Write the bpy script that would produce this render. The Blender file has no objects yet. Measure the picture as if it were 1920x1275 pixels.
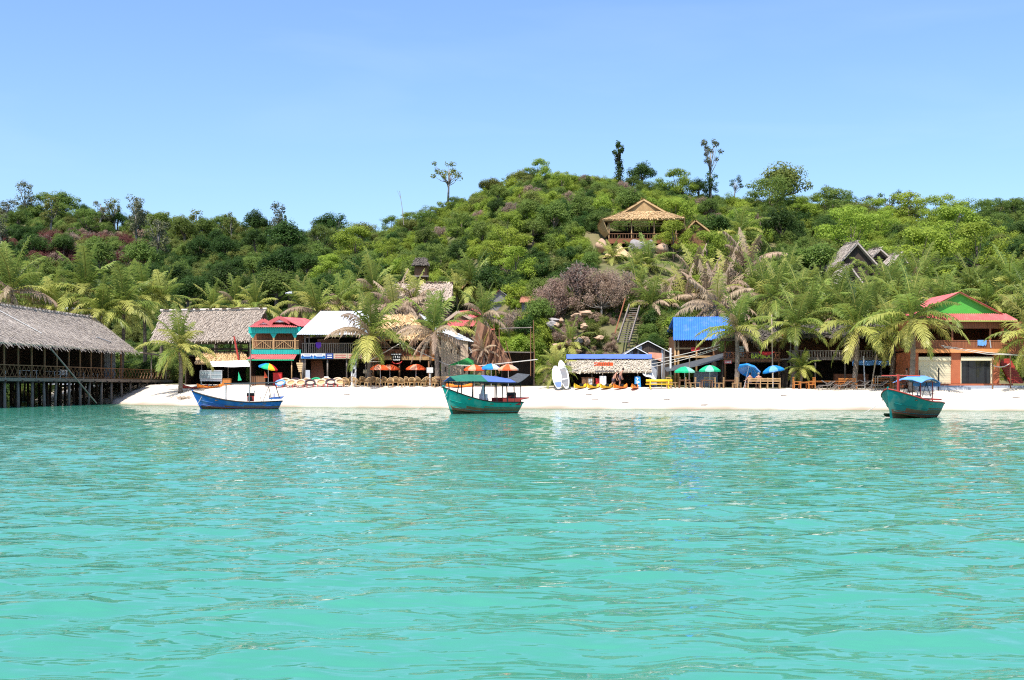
import bpy, math, random
import numpy as np
from mathutils import Vector, Matrix
R = math.radians
random.seed(7)
scene = bpy.context.scene
C = scene.collection

# ------------------------------------------------------------------ camera, sky, sun, exposure
F, HZ, CH = 2280.0, 724.0, 1.83          # focal length in photo pixels, horizon row, eye height above the water
cam = bpy.data.objects.new('camera', bpy.data.cameras.new('camera'))
C.objects.link(cam)
cam.location = (0, 0, CH)
cam.rotation_euler = (R(90), 0, 0)
cam.data.sensor_width = 36
cam.data.lens = F / 1920 * 36
cam.data.shift_y = (HZ - 637.5) / 1920
cam.data.clip_end = 6000
scene.camera = cam

SUN = Vector((-0.30, -0.72, 1.45)).normalized()
world = bpy.data.worlds.new('World')
scene.world = world
world.use_nodes = True
wn = world.node_tree
sky = wn.nodes.new('ShaderNodeTexSky')
sky.sky_type = 'NISHITA'
sky.sun_disc = False
sky.sun_elevation = math.asin(SUN.z)
sky.sun_rotation = math.atan2(SUN.x, SUN.y)
sky.air_density = 1.0
sky.dust_density = 1.3
sky.ozone_density = 7.6
# faint thin cirrus over the whole dome
tcw = wn.nodes.new('ShaderNodeTexCoord'); mpw = wn.nodes.new('ShaderNodeMapping'); mpw.inputs['Scale'].default_value = (1.6, 1.6, 9); mpw.inputs['Location'].default_value = (.35, .2, .1)
nzw = wn.nodes.new('ShaderNodeTexNoise'); nzw.inputs['Scale'].default_value = 1.7; nzw.inputs['Detail'].default_value = 5; nzw.inputs['Distortion'].default_value = .4
rpw = wn.nodes.new('ShaderNodeValToRGB'); rpw.color_ramp.elements[0].position = .5; rpw.color_ramp.elements[1].position = .85; rpw.color_ramp.elements[1].color = (.13, .13, .13, 1)
mxw = wn.nodes.new('ShaderNodeMix'); mxw.data_type = 'RGBA'; mxw.inputs['B'].default_value = (4.2, 4.9, 5.4, 1)
wn.links.new(tcw.outputs['Generated'], mpw.inputs[0]); wn.links.new(mpw.outputs[0], nzw.inputs['Vector']); wn.links.new(nzw.outputs['Fac'], rpw.inputs[0])
wn.links.new(rpw.outputs[0], mxw.inputs['Factor']); wn.links.new(sky.outputs[0], mxw.inputs['A'])
wn.links.new(mxw.outputs['Result'], wn.nodes['Background'].inputs[0])
wn.nodes['Background'].inputs[1].default_value = 0.15
sun = bpy.data.objects.new('sun', bpy.data.lights.new('sun', 'SUN'))
C.objects.link(sun)
sun.data.energy = 4.6
sun.data.angle = R(0.5)
sun.data.color = (1.0, 0.95, 0.87)
sun.rotation_euler = SUN.to_track_quat('Z', 'Y').to_euler()
scene.view_settings.view_transform = 'Standard'
scene.view_settings.look = 'None'
scene.view_settings.exposure = 0.68
scene.view_settings.gamma = 1
scene.cycles.use_denoising = False
scene.cycles.filter_width = 1.15
scene.cycles.max_bounces = 10
scene.cycles.diffuse_bounces = 8
scene.cycles.transmission_bounces = 8
scene.cycles.transparent_max_bounces = 12

# ------------------------------------------------------------------ helpers
def X(px, Y): return (px - 960) * Y / F
def Z(py, Y): return CH + (HZ - py) * Y / F
def P(px, py, Y): return Vector((X(px, Y), Y, Z(py, Y)))
ORG = {}

class MB:
    def __init__(s): s.v = []; s.f = []; s.m = []
    def add(s, vs, fs, m=0):
        o = len(s.v)
        s.v += [tuple(p) for p in vs]
        for f in fs:
            s.f.append(tuple(i + o for i in f)); s.m.append(m)
        return s
    def box(s, x0, x1, y0, y1, z0, z1, m=0):
        return s.add([(x0,y0,z0),(x1,y0,z0),(x1,y1,z0),(x0,y1,z0),(x0,y0,z1),(x1,y0,z1),(x1,y1,z1),(x0,y1,z1)],
              [(0,3,2,1),(4,5,6,7),(0,1,5,4),(1,2,6,5),(2,3,7,6),(3,0,4,7)], m)
    def bar(s, a, b, w, h=None, m=0, up=(0,0,1)):
        a = Vector(a); b = Vector(b); h = h or w
        d = (b - a).normalized(); u = Vector(up)
        if abs(d.dot(u)) > .97: u = Vector((0,1,0))
        r = d.cross(u).normalized() * (w/2); t = r.cross(d).normalized() * (h/2)
        return s.add([a-r-t,a+r-t,a+r+t,a-r+t,b-r-t,b+r-t,b+r+t,b-r+t],
              [(0,1,2,3),(7,6,5,4),(0,4,5,1),(1,5,6,2),(2,6,7,3),(3,7,4,0)], m)
    def tube(s, pts, rs, n=6, m=0):
        pts = [Vector(p) for p in pts]
        if not hasattr(rs, '__len__'): rs = [rs] * len(pts)
        vs = []
        for i, p in enumerate(pts):
            d = (pts[min(i+1, len(pts)-1)] - pts[max(i-1, 0)]).normalized()
            u = Vector((0,0,1)) if abs(d.z) < .9 else Vector((1,0,0))
            r = d.cross(u).normalized(); t = r.cross(d)
            for k in range(n):
                a = 2*math.pi*k/n
                vs.append(p + (r*math.cos(a) + t*math.sin(a)) * rs[i])
        fs = []
        for i in range(len(pts)-1):
            for k in range(n):
                k2 = (k+1) % n
                fs.append((i*n+k, i*n+k2, (i+1)*n+k2, (i+1)*n+k))
        fs.append(tuple(range(n-1, -1, -1))); fs.append(tuple(range((len(pts)-1)*n, len(pts)*n)))
        return s.add(vs, fs, m)
    def slab(s, pts, off, m=0):
        n = len(pts); off = Vector(off)
        vs = [Vector(p) for p in pts]; vs += [p + off for p in vs]
        fs = [tuple(range(n)), tuple(range(2*n-1, n-1, -1))] + [(i, i+n, (i+1) % n + n, (i+1) % n) for i in range(n)]
        return s.add(vs, fs, m)
    def corr(s, a, b, c, d, n, amp=.035, m=0, th=.02):
        """corrugated sheet: a-b the upper edge, d-c the lower one, n ridges"""
        a, b, c, d = map(Vector, (a, b, c, d))
        nn = (b-a).cross(d-a).normalized()
        if nn.z < 0: nn = -nn
        k = n*4; vs = []
        for j in (0, th):
            for i in range(k+1):
                t = i/k; o = nn*(amp*math.cos(2*math.pi*t*n) - j)
                vs += [a.lerp(b, t)+o, d.lerp(c, t)+o]
        q = 2*(k+1); fs = []
        for i in range(k):
            fs.append((2*i, 2*i+1, 2*i+3, 2*i+2)); fs.append((q+2*i, q+2*i+2, q+2*i+3, q+2*i+1))
            fs.append((2*i+1, q+2*i+1, q+2*i+3, 2*i+3)); fs.append((2*i, 2*i+2, q+2*i+2, q+2*i))
        fs += [(0, q, q+1, 1), (2*k, 2*k+1, q+2*k+1, q+2*k)]
        return s.add(vs, fs, m)
    def thatch(s, a, b, c, d, step=.2, row=.32, ln=.75, base=.16, mats=(0, 1, 2), hang=.25, seed=1):
        """a-b ridge, d-c eave; a slab covered with overlapping strips of leaf"""
        rnd = random.Random(seed)
        a, b, c, d = map(Vector, (a, b, c, d))
        nn = (b-a).cross(d-a).normalized()
        if nn.z < 0: nn = -nn
        s.slab([a, b, c, d], -nn*base, mats[0])
        sl = ((d-a).length + (c-b).length)/2
        rows = max(2, int(sl/row))
        for j in range(rows+1):
            t = j/rows
            l = a.lerp(d, t); r = b.lerp(c, t)
            w = (r-l).length; k = max(2, int(w/step))
            if w < .05: continue
            e = (r-l)/w
            for i in range(k):
                p = l + e*(w*(i + rnd.uniform(-.1, 1.1))/k)
                tt = (p-l).length/w
                dn = (d.lerp(c, tt) - a.lerp(b, tt)).normalized()
                L = ln*rnd.uniform(.6, 1.25)*(1 if j < rows else hang/ln*rnd.uniform(.7, 1.6))
                if j == rows: dn = (dn + Vector((0, 0, -.55))).normalized()
                ww = step*rnd.uniform(.5, 1.0)
                sk = e*rnd.uniform(-.22, .22)*L
                h0 = nn*rnd.uniform(.0, .02); h1 = nn*rnd.uniform(.03, .12)
                q = p - dn*L*.45 if j < rows else p - dn*.1
                z1 = q + dn*L + sk
                s.add([q-e*ww/2+h0, q+e*ww/2+h0, z1+e*ww*.38+h1, z1-e*ww*.38+h1], [(0, 3, 2, 1)], rnd.choice(mats))
        return s
    def mesh(s, name, mats, smooth=False):
        me = bpy.data.meshes.new(name)
        me.from_pydata(s.v, [], s.f)
        for m in (mats if isinstance(mats, (list, tuple)) else [mats]): me.materials.append(m)
        if any(s.m): me.polygons.foreach_set('material_index', s.m)
        if smooth: me.polygons.foreach_set('use_smooth', [True]*len(s.f))
        me.update()
        return me
    def build(s, name, mats, parent=None, smooth=False, kind=None):
        if parent is not None and parent in ORG:
            o = ORG[parent]
            s.v = [(p[0]-o[0], p[1]-o[1], p[2]-o[2]) for p in s.v]
        ob = bpy.data.objects.new(name, s.mesh(name, mats, smooth))
        C.objects.link(ob); ob.parent = parent
        if parent is not None and parent in ORG: ORG[ob] = ORG[parent]
        if kind: ob['kind'] = kind
        return ob

def tag(o, label, cat, group=None):
    o['label'] = label; o['category'] = cat
    if group: o['group'] = group
    return o
def empty(name, loc, label=None, cat=None, group=None, rz=0, world_parts=True):
    o = bpy.data.objects.new(name, None); C.objects.link(o)
    o.location = loc; o.rotation_euler = (0, 0, rz); o.empty_display_size = .2
    if world_parts: ORG[o] = tuple(loc)
    if label: tag(o, label, cat, group)
    return o
def single(mb, name, mats, label, cat, group=None, smooth=False, base=None):
    """a thing that is one mesh, its origin at its base"""
    if base is None:
        a = np.array(mb.v); base = (a[:,0].mean(), a[:,1].mean(), a[:,2].min())
    mb.v = [(p[0]-base[0], p[1]-base[1], p[2]-base[2]) for p in mb.v]
    o = mb.build(name, mats, None, smooth); o.location = base
    return tag(o, label, cat, group)
def inst(name, me, parent=None, loc=(0,0,0), rot=(0,0,0), sc=1, label=None, cat=None, group=None):
    o = bpy.data.objects.new(name, me); C.objects.link(o)
    o.parent = parent; o.location = loc; o.rotation_euler = rot
    o.scale = (sc, sc, sc) if not hasattr(sc, '__len__') else sc
    if label: tag(o, label, cat, group)
    return o

# ------------------------------------------------------------------ materials
def mat(name, col, col2=None, rough=.7, scale=3.0, stretch=(1,1,1), bump=0.0, spec=.3, dirt=None, detail=4, objvar=0.0, trans=0.0):
    m = bpy.data.materials.new(name); m.use_nodes = True
    nt = m.node_tree; N = nt.nodes; L = nt.links
    b = N['Principled BSDF']
    b.inputs['Roughness'].default_value = rough
    b.inputs['Specular IOR Level'].default_value = spec
    col2 = col2 or tuple(c*.72 for c in col)
    tc = N.new('ShaderNodeTexCoord'); mp = N.new('ShaderNodeMapping'); mp.inputs['Scale'].default_value = stretch
    L.new(tc.outputs['Object'], mp.inputs[0])
    nz = N.new('ShaderNodeTexNoise'); nz.inputs['Scale'].default_value = scale; nz.inputs['Detail'].default_value = detail
    nz.inputs['Roughness'].default_value = .65
    L.new(mp.outputs[0], nz.inputs['Vector'])
    rp = N.new('ShaderNodeValToRGB')
    rp.color_ramp.elements[0].position = .32; rp.color_ramp.elements[1].position = .68
    rp.color_ramp.elements[0].color = (*col2, 1); rp.color_ramp.elements[1].color = (*col, 1)
    L.new(nz.outputs['Fac'], rp.inputs[0])
    out = rp.outputs[0]
    if dirt:
        n2 = N.new('ShaderNodeTexNoise'); n2.inputs['Scale'].default_value = dirt[1]; n2.inputs['Detail'].default_value = 6
        L.new(tc.outputs['Object'], n2.inputs['Vector'])
        r2 = N.new('ShaderNodeValToRGB'); r2.color_ramp.elements[0].position = .5; r2.color_ramp.elements[1].position = .72
        r2.color_ramp.elements[1].color = (dirt[2],)*3 + (1,)
        L.new(n2.outputs['Fac'], r2.inputs[0])
        mx = N.new('ShaderNodeMix'); mx.data_type = 'RGBA'
        L.new(r2.outputs[0], mx.inputs['Factor']); L.new(out, mx.inputs['A']); mx.inputs['B'].default_value = (*dirt[0], 1)
        out = mx.outputs['Result']
    if objvar:
        oi = N.new('ShaderNodeObjectInfo'); hs = N.new('ShaderNodeHueSaturation')
        m1 = N.new('ShaderNodeMapRange'); m1.inputs['To Min'].default_value = 1-objvar; m1.inputs['To Max'].default_value = 1+objvar
        m2 = N.new('ShaderNodeMapRange'); m2.inputs['To Min'].default_value = .5-objvar*.05; m2.inputs['To Max'].default_value = .5+objvar*.05
        mu = N.new('ShaderNodeMath'); mu.operation = 'MULTIPLY'; mu.inputs[1].default_value = 7.31
        fr = N.new('ShaderNodeMath'); fr.operation = 'FRACT'
        L.new(oi.outputs['Random'], m1.inputs[0]); L.new(oi.outputs['Random'], mu.inputs[0]); L.new(mu.outputs[0], fr.inputs[0])
        L.new(fr.outputs[0], m2.inputs[0])
        L.new(m1.outputs[0], hs.inputs['Value']); L.new(m2.outputs[0], hs.inputs['Hue']); L.new(out, hs.inputs['Color'])
        out = hs.outputs[0]
    L.new(out, b.inputs['Base Color'])
    if bump:
        bp = N.new('ShaderNodeBump'); bp.inputs['Strength'].default_value = bump; bp.inputs['Distance'].default_value = .05
        L.new(nz.outputs['Fac'], bp.inputs['Height']); L.new(bp.outputs[0], b.inputs['Normal'])
    if trans:
        tr = N.new('ShaderNodeBsdfTranslucent'); ms = N.new('ShaderNodeMixShader'); ms.inputs[0].default_value = trans
        L.new(out, tr.inputs[0]); L.new(b.outputs[0], ms.inputs[1]); L.new(tr.outputs[0], ms.inputs[2])
        L.new(ms.outputs[0], N['Material Output'].inputs[0])
    return m

M = {}
def leafm(n, c, c2, var=.22, trans=.5, rough=.55): M[n] = mat(n, c, c2, rough=rough, scale=.9, objvar=var, trans=trans, spec=.2, detail=3)
leafm('leaf_dark', (0.084, 0.15, 0.03), (0.041, 0.086, 0.019))
leafm('leaf_mid', (.195,.262,.055), (.115,.178,.034))
leafm('leaf_bright', (.335,.40,.055), (.2,.285,.035))
leafm('leaf_olive', (0.228, 0.246, 0.06), (0.132, 0.162, 0.036))
leafm('leaf_grey', (0.18, 0.186, 0.102), (0.102, 0.12, 0.06))
leafm('leaf_brown', (.43,.30,.225), (.27,.185,.14))
leafm('leaf_red', (0.216, 0.078, 0.06), (0.12, 0.054, 0.042))
leafm('palm_green', (.29,.345,.075), (.15,.215,.042), rough=.36)
leafm('palm_yellow', (0.576, 0.54, 0.156), (0.36, 0.396, 0.09), rough=.4)
leafm('palm_dry', (0.528, 0.396, 0.264), (0.3, 0.21, 0.138), trans=.2)
M['bark'] = mat('bark', (.17,.13,.10), (.085,.065,.05), rough=.9, scale=4, stretch=(1,1,.3), bump=.5)
M['bark_pale'] = mat('bark_pale', (.34,.30,.26), (.19,.165,.14), rough=.9, scale=5, bump=.4)
M['palm_bark'] = mat('palm_bark', (.24,.19,.15), (.11,.085,.065), rough=.9, scale=6, stretch=(.3,.3,3), bump=.6)
M['thatch_a'] = mat('thatch_a', (.5,.43,.36), (.37,.31,.255), rough=.95, scale=2)
M['thatch_b'] = mat('thatch_b', (.57,.5,.42), (.45,.385,.32), rough=.95, scale=2)
M['thatch_c'] = mat('thatch_c', (.40,.34,.295), (.28,.23,.2), rough=.95, scale=2)
OLDT = [mat('old_thatch_'+q, tuple(v*.2 for v in col), rough=.95, scale=2) for q, col in (('a', (.5,.42,.34)), ('b', (.6,.5,.4)), ('c', (.42,.35,.28)))]
THG = [M['thatch_a'], M['thatch_b'], M['thatch_c']]
THB = [mat('tan_roof_'+q, col, rough=.95, scale=2) for q, col in (('a', (.36,.295,.235)), ('b', (.42,.35,.285)), ('c', (.30,.24,.19)))]
M['gold_a'] = mat('gold_a', (.55,.37,.19), (.42,.27,.13), rough=.95, scale=2)
M['gold_b'] = mat('gold_b', (.63,.45,.25), (.5,.34,.17), rough=.95, scale=2)
M['gold_c'] = mat('gold_c', (.45,.29,.14), (.33,.2,.09), rough=.95, scale=2)
GOLD = [M['gold_a'], M['gold_b'], M['gold_c']]
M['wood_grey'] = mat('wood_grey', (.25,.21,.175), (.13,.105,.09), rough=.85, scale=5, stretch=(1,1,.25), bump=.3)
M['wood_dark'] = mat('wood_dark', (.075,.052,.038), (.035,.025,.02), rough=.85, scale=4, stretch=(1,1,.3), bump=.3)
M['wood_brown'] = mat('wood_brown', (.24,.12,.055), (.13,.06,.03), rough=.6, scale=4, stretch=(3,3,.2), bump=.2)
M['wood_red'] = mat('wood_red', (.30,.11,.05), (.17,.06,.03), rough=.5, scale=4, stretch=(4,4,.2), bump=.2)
M['wood_tan'] = mat('wood_tan', (.56,.44,.32), (.40,.31,.22), rough=.8, scale=3, stretch=(4,4,.15), bump=.2)
M['wood_orange'] = mat('wood_orange', (.55,.22,.05), (.38,.13,.03), rough=.45, scale=6, stretch=(2,2,.5))
M['bamboo'] = mat('bamboo', (.50,.32,.15), (.33,.19,.085), rough=.55, scale=5)
M['rattan'] = mat('rattan', (.56,.37,.18), (.38,.235,.10), rough=.65, scale=9, bump=.4)
M['teal'] = mat('teal', (.02,.44,.37), (.015,.36,.31), rough=.55, scale=2, dirt=((.06,.3,.27), 3, .5))
M['boat_teal'] = mat('boat_teal', (.004,.34,.27), (.004,.28,.235), rough=.4, scale=1.2, dirt=((.16,.33,.27), 2.2, .65))
M['boat_teal_old'] = mat('boat_teal_old', (.006,.2,.19), (.012,.16,.155), rough=.45, scale=1.2, dirt=((.16,.26,.2), 2.0, .75))
M['boat_blue'] = mat('boat_blue', (.02,.13,.43), (.02,.11,.36), rough=.4, scale=1.2, dirt=((.16,.24,.38), 2.2, .65))
M['boat_bottom'] = mat('boat_bottom', (.24,.095,.055), (.14,.075,.045), rough=.7, scale=3, dirt=((.16,.13,.07), 3, .6))
M['boat_bottom_olive'] = mat('boat_bottom_olive', (.2,.155,.08), (.12,.095,.05), rough=.7, scale=3)
M['boat_red'] = mat('boat_red', (.42,.05,.035), (.3,.04,.03), rough=.5, scale=3)
M['black'] = mat('black', (.018,.016,.015), rough=.5)
M['metal_white'] = mat('metal_white', (.64,.66,.69), (.55,.57,.6), rough=.4, scale=.8, spec=.5, dirt=((.42,.4,.38), 1.2, .5))
M['metal_red'] = mat('metal_red', (.55,.13,.125), (.45,.095,.095), rough=.45, scale=1.5, dirt=((.5,.25,.22), 2, .5))
M['metal_blue'] = mat('metal_blue', (.055,.2,.68), (.05,.17,.58), rough=.45, scale=1.2, dirt=((.22,.3,.55), 1.5, .4))
M['metal_rust'] = mat('metal_rust', (.42,.2,.13), (.3,.13,.08), rough=.8, scale=2)
M['metal_grey'] = mat('metal_grey', (.24,.24,.25), (.14,.14,.15), rough=.6, scale=2, dirt=((.22,.14,.1), 2, .6))
M['white'] = mat('white', (.78,.77,.75), (.68,.67,.65), rough=.6, scale=2)
M['grey_paint'] = mat('grey_paint', (.4,.42,.46), (.33,.35,.39), rough=.6, scale=2)
M['cream'] = mat('cream', (.76,.67,.45), (.7,.61,.41), rough=.6, scale=1)
M['terracotta'] = mat('terracotta', (.46,.14,.06), (.38,.11,.05), rough=.7, scale=2)
M['orange_band'] = mat('orange_band', (.68,.29,.11), (.6,.25,.09), rough=.6, scale=2)
M['green_paint'] = mat('green_paint', (.1,.42,.055), (.085,.36,.05), rough=.6, scale=.9)
M['lime_trim'] = mat('lime_trim', (.4,.45,.12), (.34,.39,.1), rough=.6)
M['glass_dark'] = mat('glass_dark', (.02,.022,.026), (.012,.013,.016), rough=.06, spec=.6)
M['glass_pale'] = mat('glass_pale', (.3,.36,.38), (.2,.25,.27), rough=.12, spec=.6)
M['tarp_blue'] = mat('tarp_blue', (.1,.17,.52), (.085,.14,.44), rough=.5, scale=2, bump=.3)
M['tarp_blue2'] = mat('tarp_blue2', (.16,.36,.72), (.12,.29,.62), rough=.45, scale=2.5, bump=.4)
M['tarp_grey'] = mat('tarp_grey', (.085,.09,.095), (.05,.053,.056), rough=.75, scale=6, bump=.4)
M['tarp_green'] = mat('tarp_green', (.02,.2,.045), (.018,.165,.04), rough=.6, scale=2)
M['tarp_brown'] = mat('tarp_brown', (.28,.145,.085), (.18,.09,.055), rough=.85, scale=2, bump=.4)
M['red'] = mat('red', (.6,.03,.03), (.5,.025,.025), rough=.5)
M['orange'] = mat('orange', (.85,.13,.035), (.76,.10,.025), rough=.4, trans=.25)
M['orange_plastic'] = mat('orange_plastic', (.85,.24,.02), (.78,.19,.02), rough=.35)
M['yellow'] = mat('yellow', (.8,.5,.02), (.72,.43,.02), rough=.35)
M['umb_green'] = mat('umb_green', (.02,.5,.24), (.02,.44,.2), rough=.5, trans=.25)
M['umb_blue'] = mat('umb_blue', (.02,.27,.68), (.02,.23,.6), rough=.5, trans=.25)
M['umb_white'] = mat('umb_white', (.75,.72,.66), rough=.5, trans=.25)
M['orange_pale_glare'] = mat('orange_pale_glare', (.85,.42,.27), (.8,.34,.2), rough=.5, trans=.25)  # pale panels hold the sun glare on the orange canopies as colour
M['green_pale'] = mat('green_pale', (.3,.62,.5), (.24,.56,.44), rough=.5, trans=.25)
M['umb_navy'] = mat('umb_navy', (.03,.08,.36), rough=.5, trans=.2)
M['purple'] = mat('purple', (.14,.03,.4), rough=.6)
M['rope'] = mat('rope', (.6,.56,.5), rough=.9)
M['skin'] = mat('skin', (.46,.24,.16), (.4,.2,.13), rough=.55)
M['hair'] = mat('hair', (.3,.26,.21), (.2,.17,.13), rough=.7)
M['hair_dark'] = mat('hair_dark', (.03,.02,.015), rough=.6)
M['cloth_dark'] = mat('cloth_dark', (.1,.07,.085), (.05,.035,.045), rough=.85)
M['rock'] = mat('rock', (.36,.33,.31), (.2,.18,.17), rough=.9, scale=1.2, bump=.8)
M['rock_warm'] = mat('rock_warm', (.5,.34,.22), (.32,.2,.13), rough=.9, scale=1.0, bump=.8)
M['cushion'] = mat('cushion', (.66,.5,.36), (.56,.4,.28), rough=.9, scale=6)
M['steel'] = mat('steel', (.5,.5,.5), rough=.3, spec=.6)

# ------------------------------------------------------------------ ground: beach, hill
def lerp_tab(x, xs, ys): return np.interp(x, xs, ys)
def shore(x): return np.interp(x, [-70,-52,-42,-36,-28,-17.5,-6,6,15,22,37.5,60,90], [165,140,127,118,111.5,105.6,101,97.8,95.8,94,90.7,87,84])
def ztop(x): return np.interp(x, [-45,-30,-10,8,27,36,50], [2.0,1.95,1.82,1.7,1.56,1.62,1.8])
def shore_scalar(x): return float(shore(x))
SKY_PX = [-700,-200,0,100,200,300,400,500,600,700,760,850,920,1000,1100,1200,1300,1400,1500,1600,1700,1800,1920,2200,2700]
SKY_PY = [430,420,412,415,428,440,446,454,462,464,434,400,366,350,352,362,380,397,407,417,433,436,420,425,450]
SKY_YC = [340,340,340,340,340,338,335,330,318,282,256,244,240,240,240,240,242,244,248,254,266,284,290,290,290]
def hill(x, y):
    x = np.asarray(x, float); y = np.asarray(y, float)
    px = 960 + F*x/np.maximum(y, 60)
    v = y - shore(x)
    zt = ztop(x)
    zb = np.where(v < 0, np.maximum(.055*v, -2.6), zt*np.clip(v/11.5, 0, 1)**.8)
    zb = zb + np.clip(v-11.5, 0, 20)*.02
    yc = np.interp(px, SKY_PX, SKY_YC); zc = CH + (HZ - np.interp(px, SKY_PX, SKY_PY))*yc/F
    y0 = np.interp(px, [0,500,850,950,1250,1400,1900], [165,150,138,123,122,128,122])
    pw = np.interp(px, [0,600,850,1000,1200,1500,1900], [1.0,.95,.8,.68,.68,.72,.75])
    t = (y - y0)/(yc - y0)
    zh = 2.2 + (zc - 2.2)*np.clip(t, 0, 1)**pw - np.clip(t-1, 0, 3)*8
    bump = .7*np.sin(x*.17+1.3*np.sin(y*.11))*np.sin(y*.14+.7)*np.clip(t*4, 0, 1)*np.clip((1-t)*6+.15, .15, 1)
    return np.where(t > 0, np.maximum(zb, zh + bump), zb)
def gz(x, y): return float(hill(x, y))

def grid_mesh(name, XX, YY, ZZ, m, smooth=True):
    ny, nx = XX.shape
    me = bpy.data.meshes.new(name)
    co = np.stack([XX, YY, ZZ], -1).reshape(-1, 3)
    idx = np.arange(ny*nx).reshape(ny, nx)
    q = np.stack([idx[:-1,:-1], idx[:-1,1:], idx[1:,1:], idx[1:,:-1]], -1).reshape(-1, 4)
    me.vertices.add(len(co)); me.vertices.foreach_set('co', co.ravel())
    me.loops.add(q.size); me.loops.foreach_set('vertex_index', q.ravel().astype(np.int32))
    me.polygons.add(len(q)); me.polygons.foreach_set('loop_start', np.arange(0, q.size, 4, dtype=np.int32))
    me.update(calc_edges=True)
    me.polygons.foreach_set('use_smooth', [smooth]*len(q))
    me.materials.append(m)
    ob = bpy.data.objects.new(name, me); C.objects.link(ob); ob['kind'] = 'structure'
    return ob

msand = mat('sand', (.62,.55,.47), (.53,.465,.39), rough=.95, scale=.8, bump=.35, spec=.1, dirt=((.5,.42,.335), .35, .5), detail=8)
nt = msand.node_tree          # the strip the sea keeps wet is darker sand
tc = nt.nodes.new('ShaderNodeAttribute'); tc.attribute_name = 'wet'
mx = nt.nodes.new('ShaderNodeMix'); mx.data_type = 'RGBA'; b = nt.nodes['Principled BSDF']
src = b.inputs['Base Color'].links[0].from_socket
nt.links.new(src, mx.inputs['A']); mx.inputs['B'].default_value = (.3,.24,.165,1); nt.links.new(tc.outputs['Fac'], mx.inputs['Factor'])
nt.links.new(mx.outputs['Result'], b.inputs['Base Color'])
xs = np.arange(-130, 131, 1.0); vs = np.concatenate([np.arange(-130, -6, 4), np.arange(-6, 15.1, .5)])
XX, VV = np.meshgrid(xs, vs); YY = VV + shore(XX)
ZZ = hill(XX, YY) + .03*np.sin(XX*1.1+np.sin(YY*.9)*2)*np.sin(YY*1.7)*np.clip(VV/4, 0, 1)
beach = grid_mesh('beach', XX, YY, ZZ, msand)
at = beach.data.attributes.new('wet', 'FLOAT', 'POINT')
at.data.foreach_set('value', (np.clip((.34 + .08*np.sin(XX*.5) + .05*np.sin(XX*1.9+1) - ZZ)/.36, 0, 1)**1.4).ravel().astype(np.float32))

mearth = mat('earth', (.16,.135,.06), (.075,.09,.03), rough=.95, scale=.25, bump=.6, dirt=((.3,.22,.12), .12, .6), detail=9)
xs = np.concatenate([np.arange(-330, -60, 5.0), np.arange(-60, 60, 1.5), np.arange(60, 331, 5.0)]); vs = np.concatenate([np.arange(15, 60, 1.5), np.arange(60, 380, 3.0)])
XX, VV = np.meshgrid(xs, vs); YY = VV + shore(np.clip(XX, -130, 130))
grid_mesh('hillside', XX, YY, hill(XX, YY), mearth)

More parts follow.
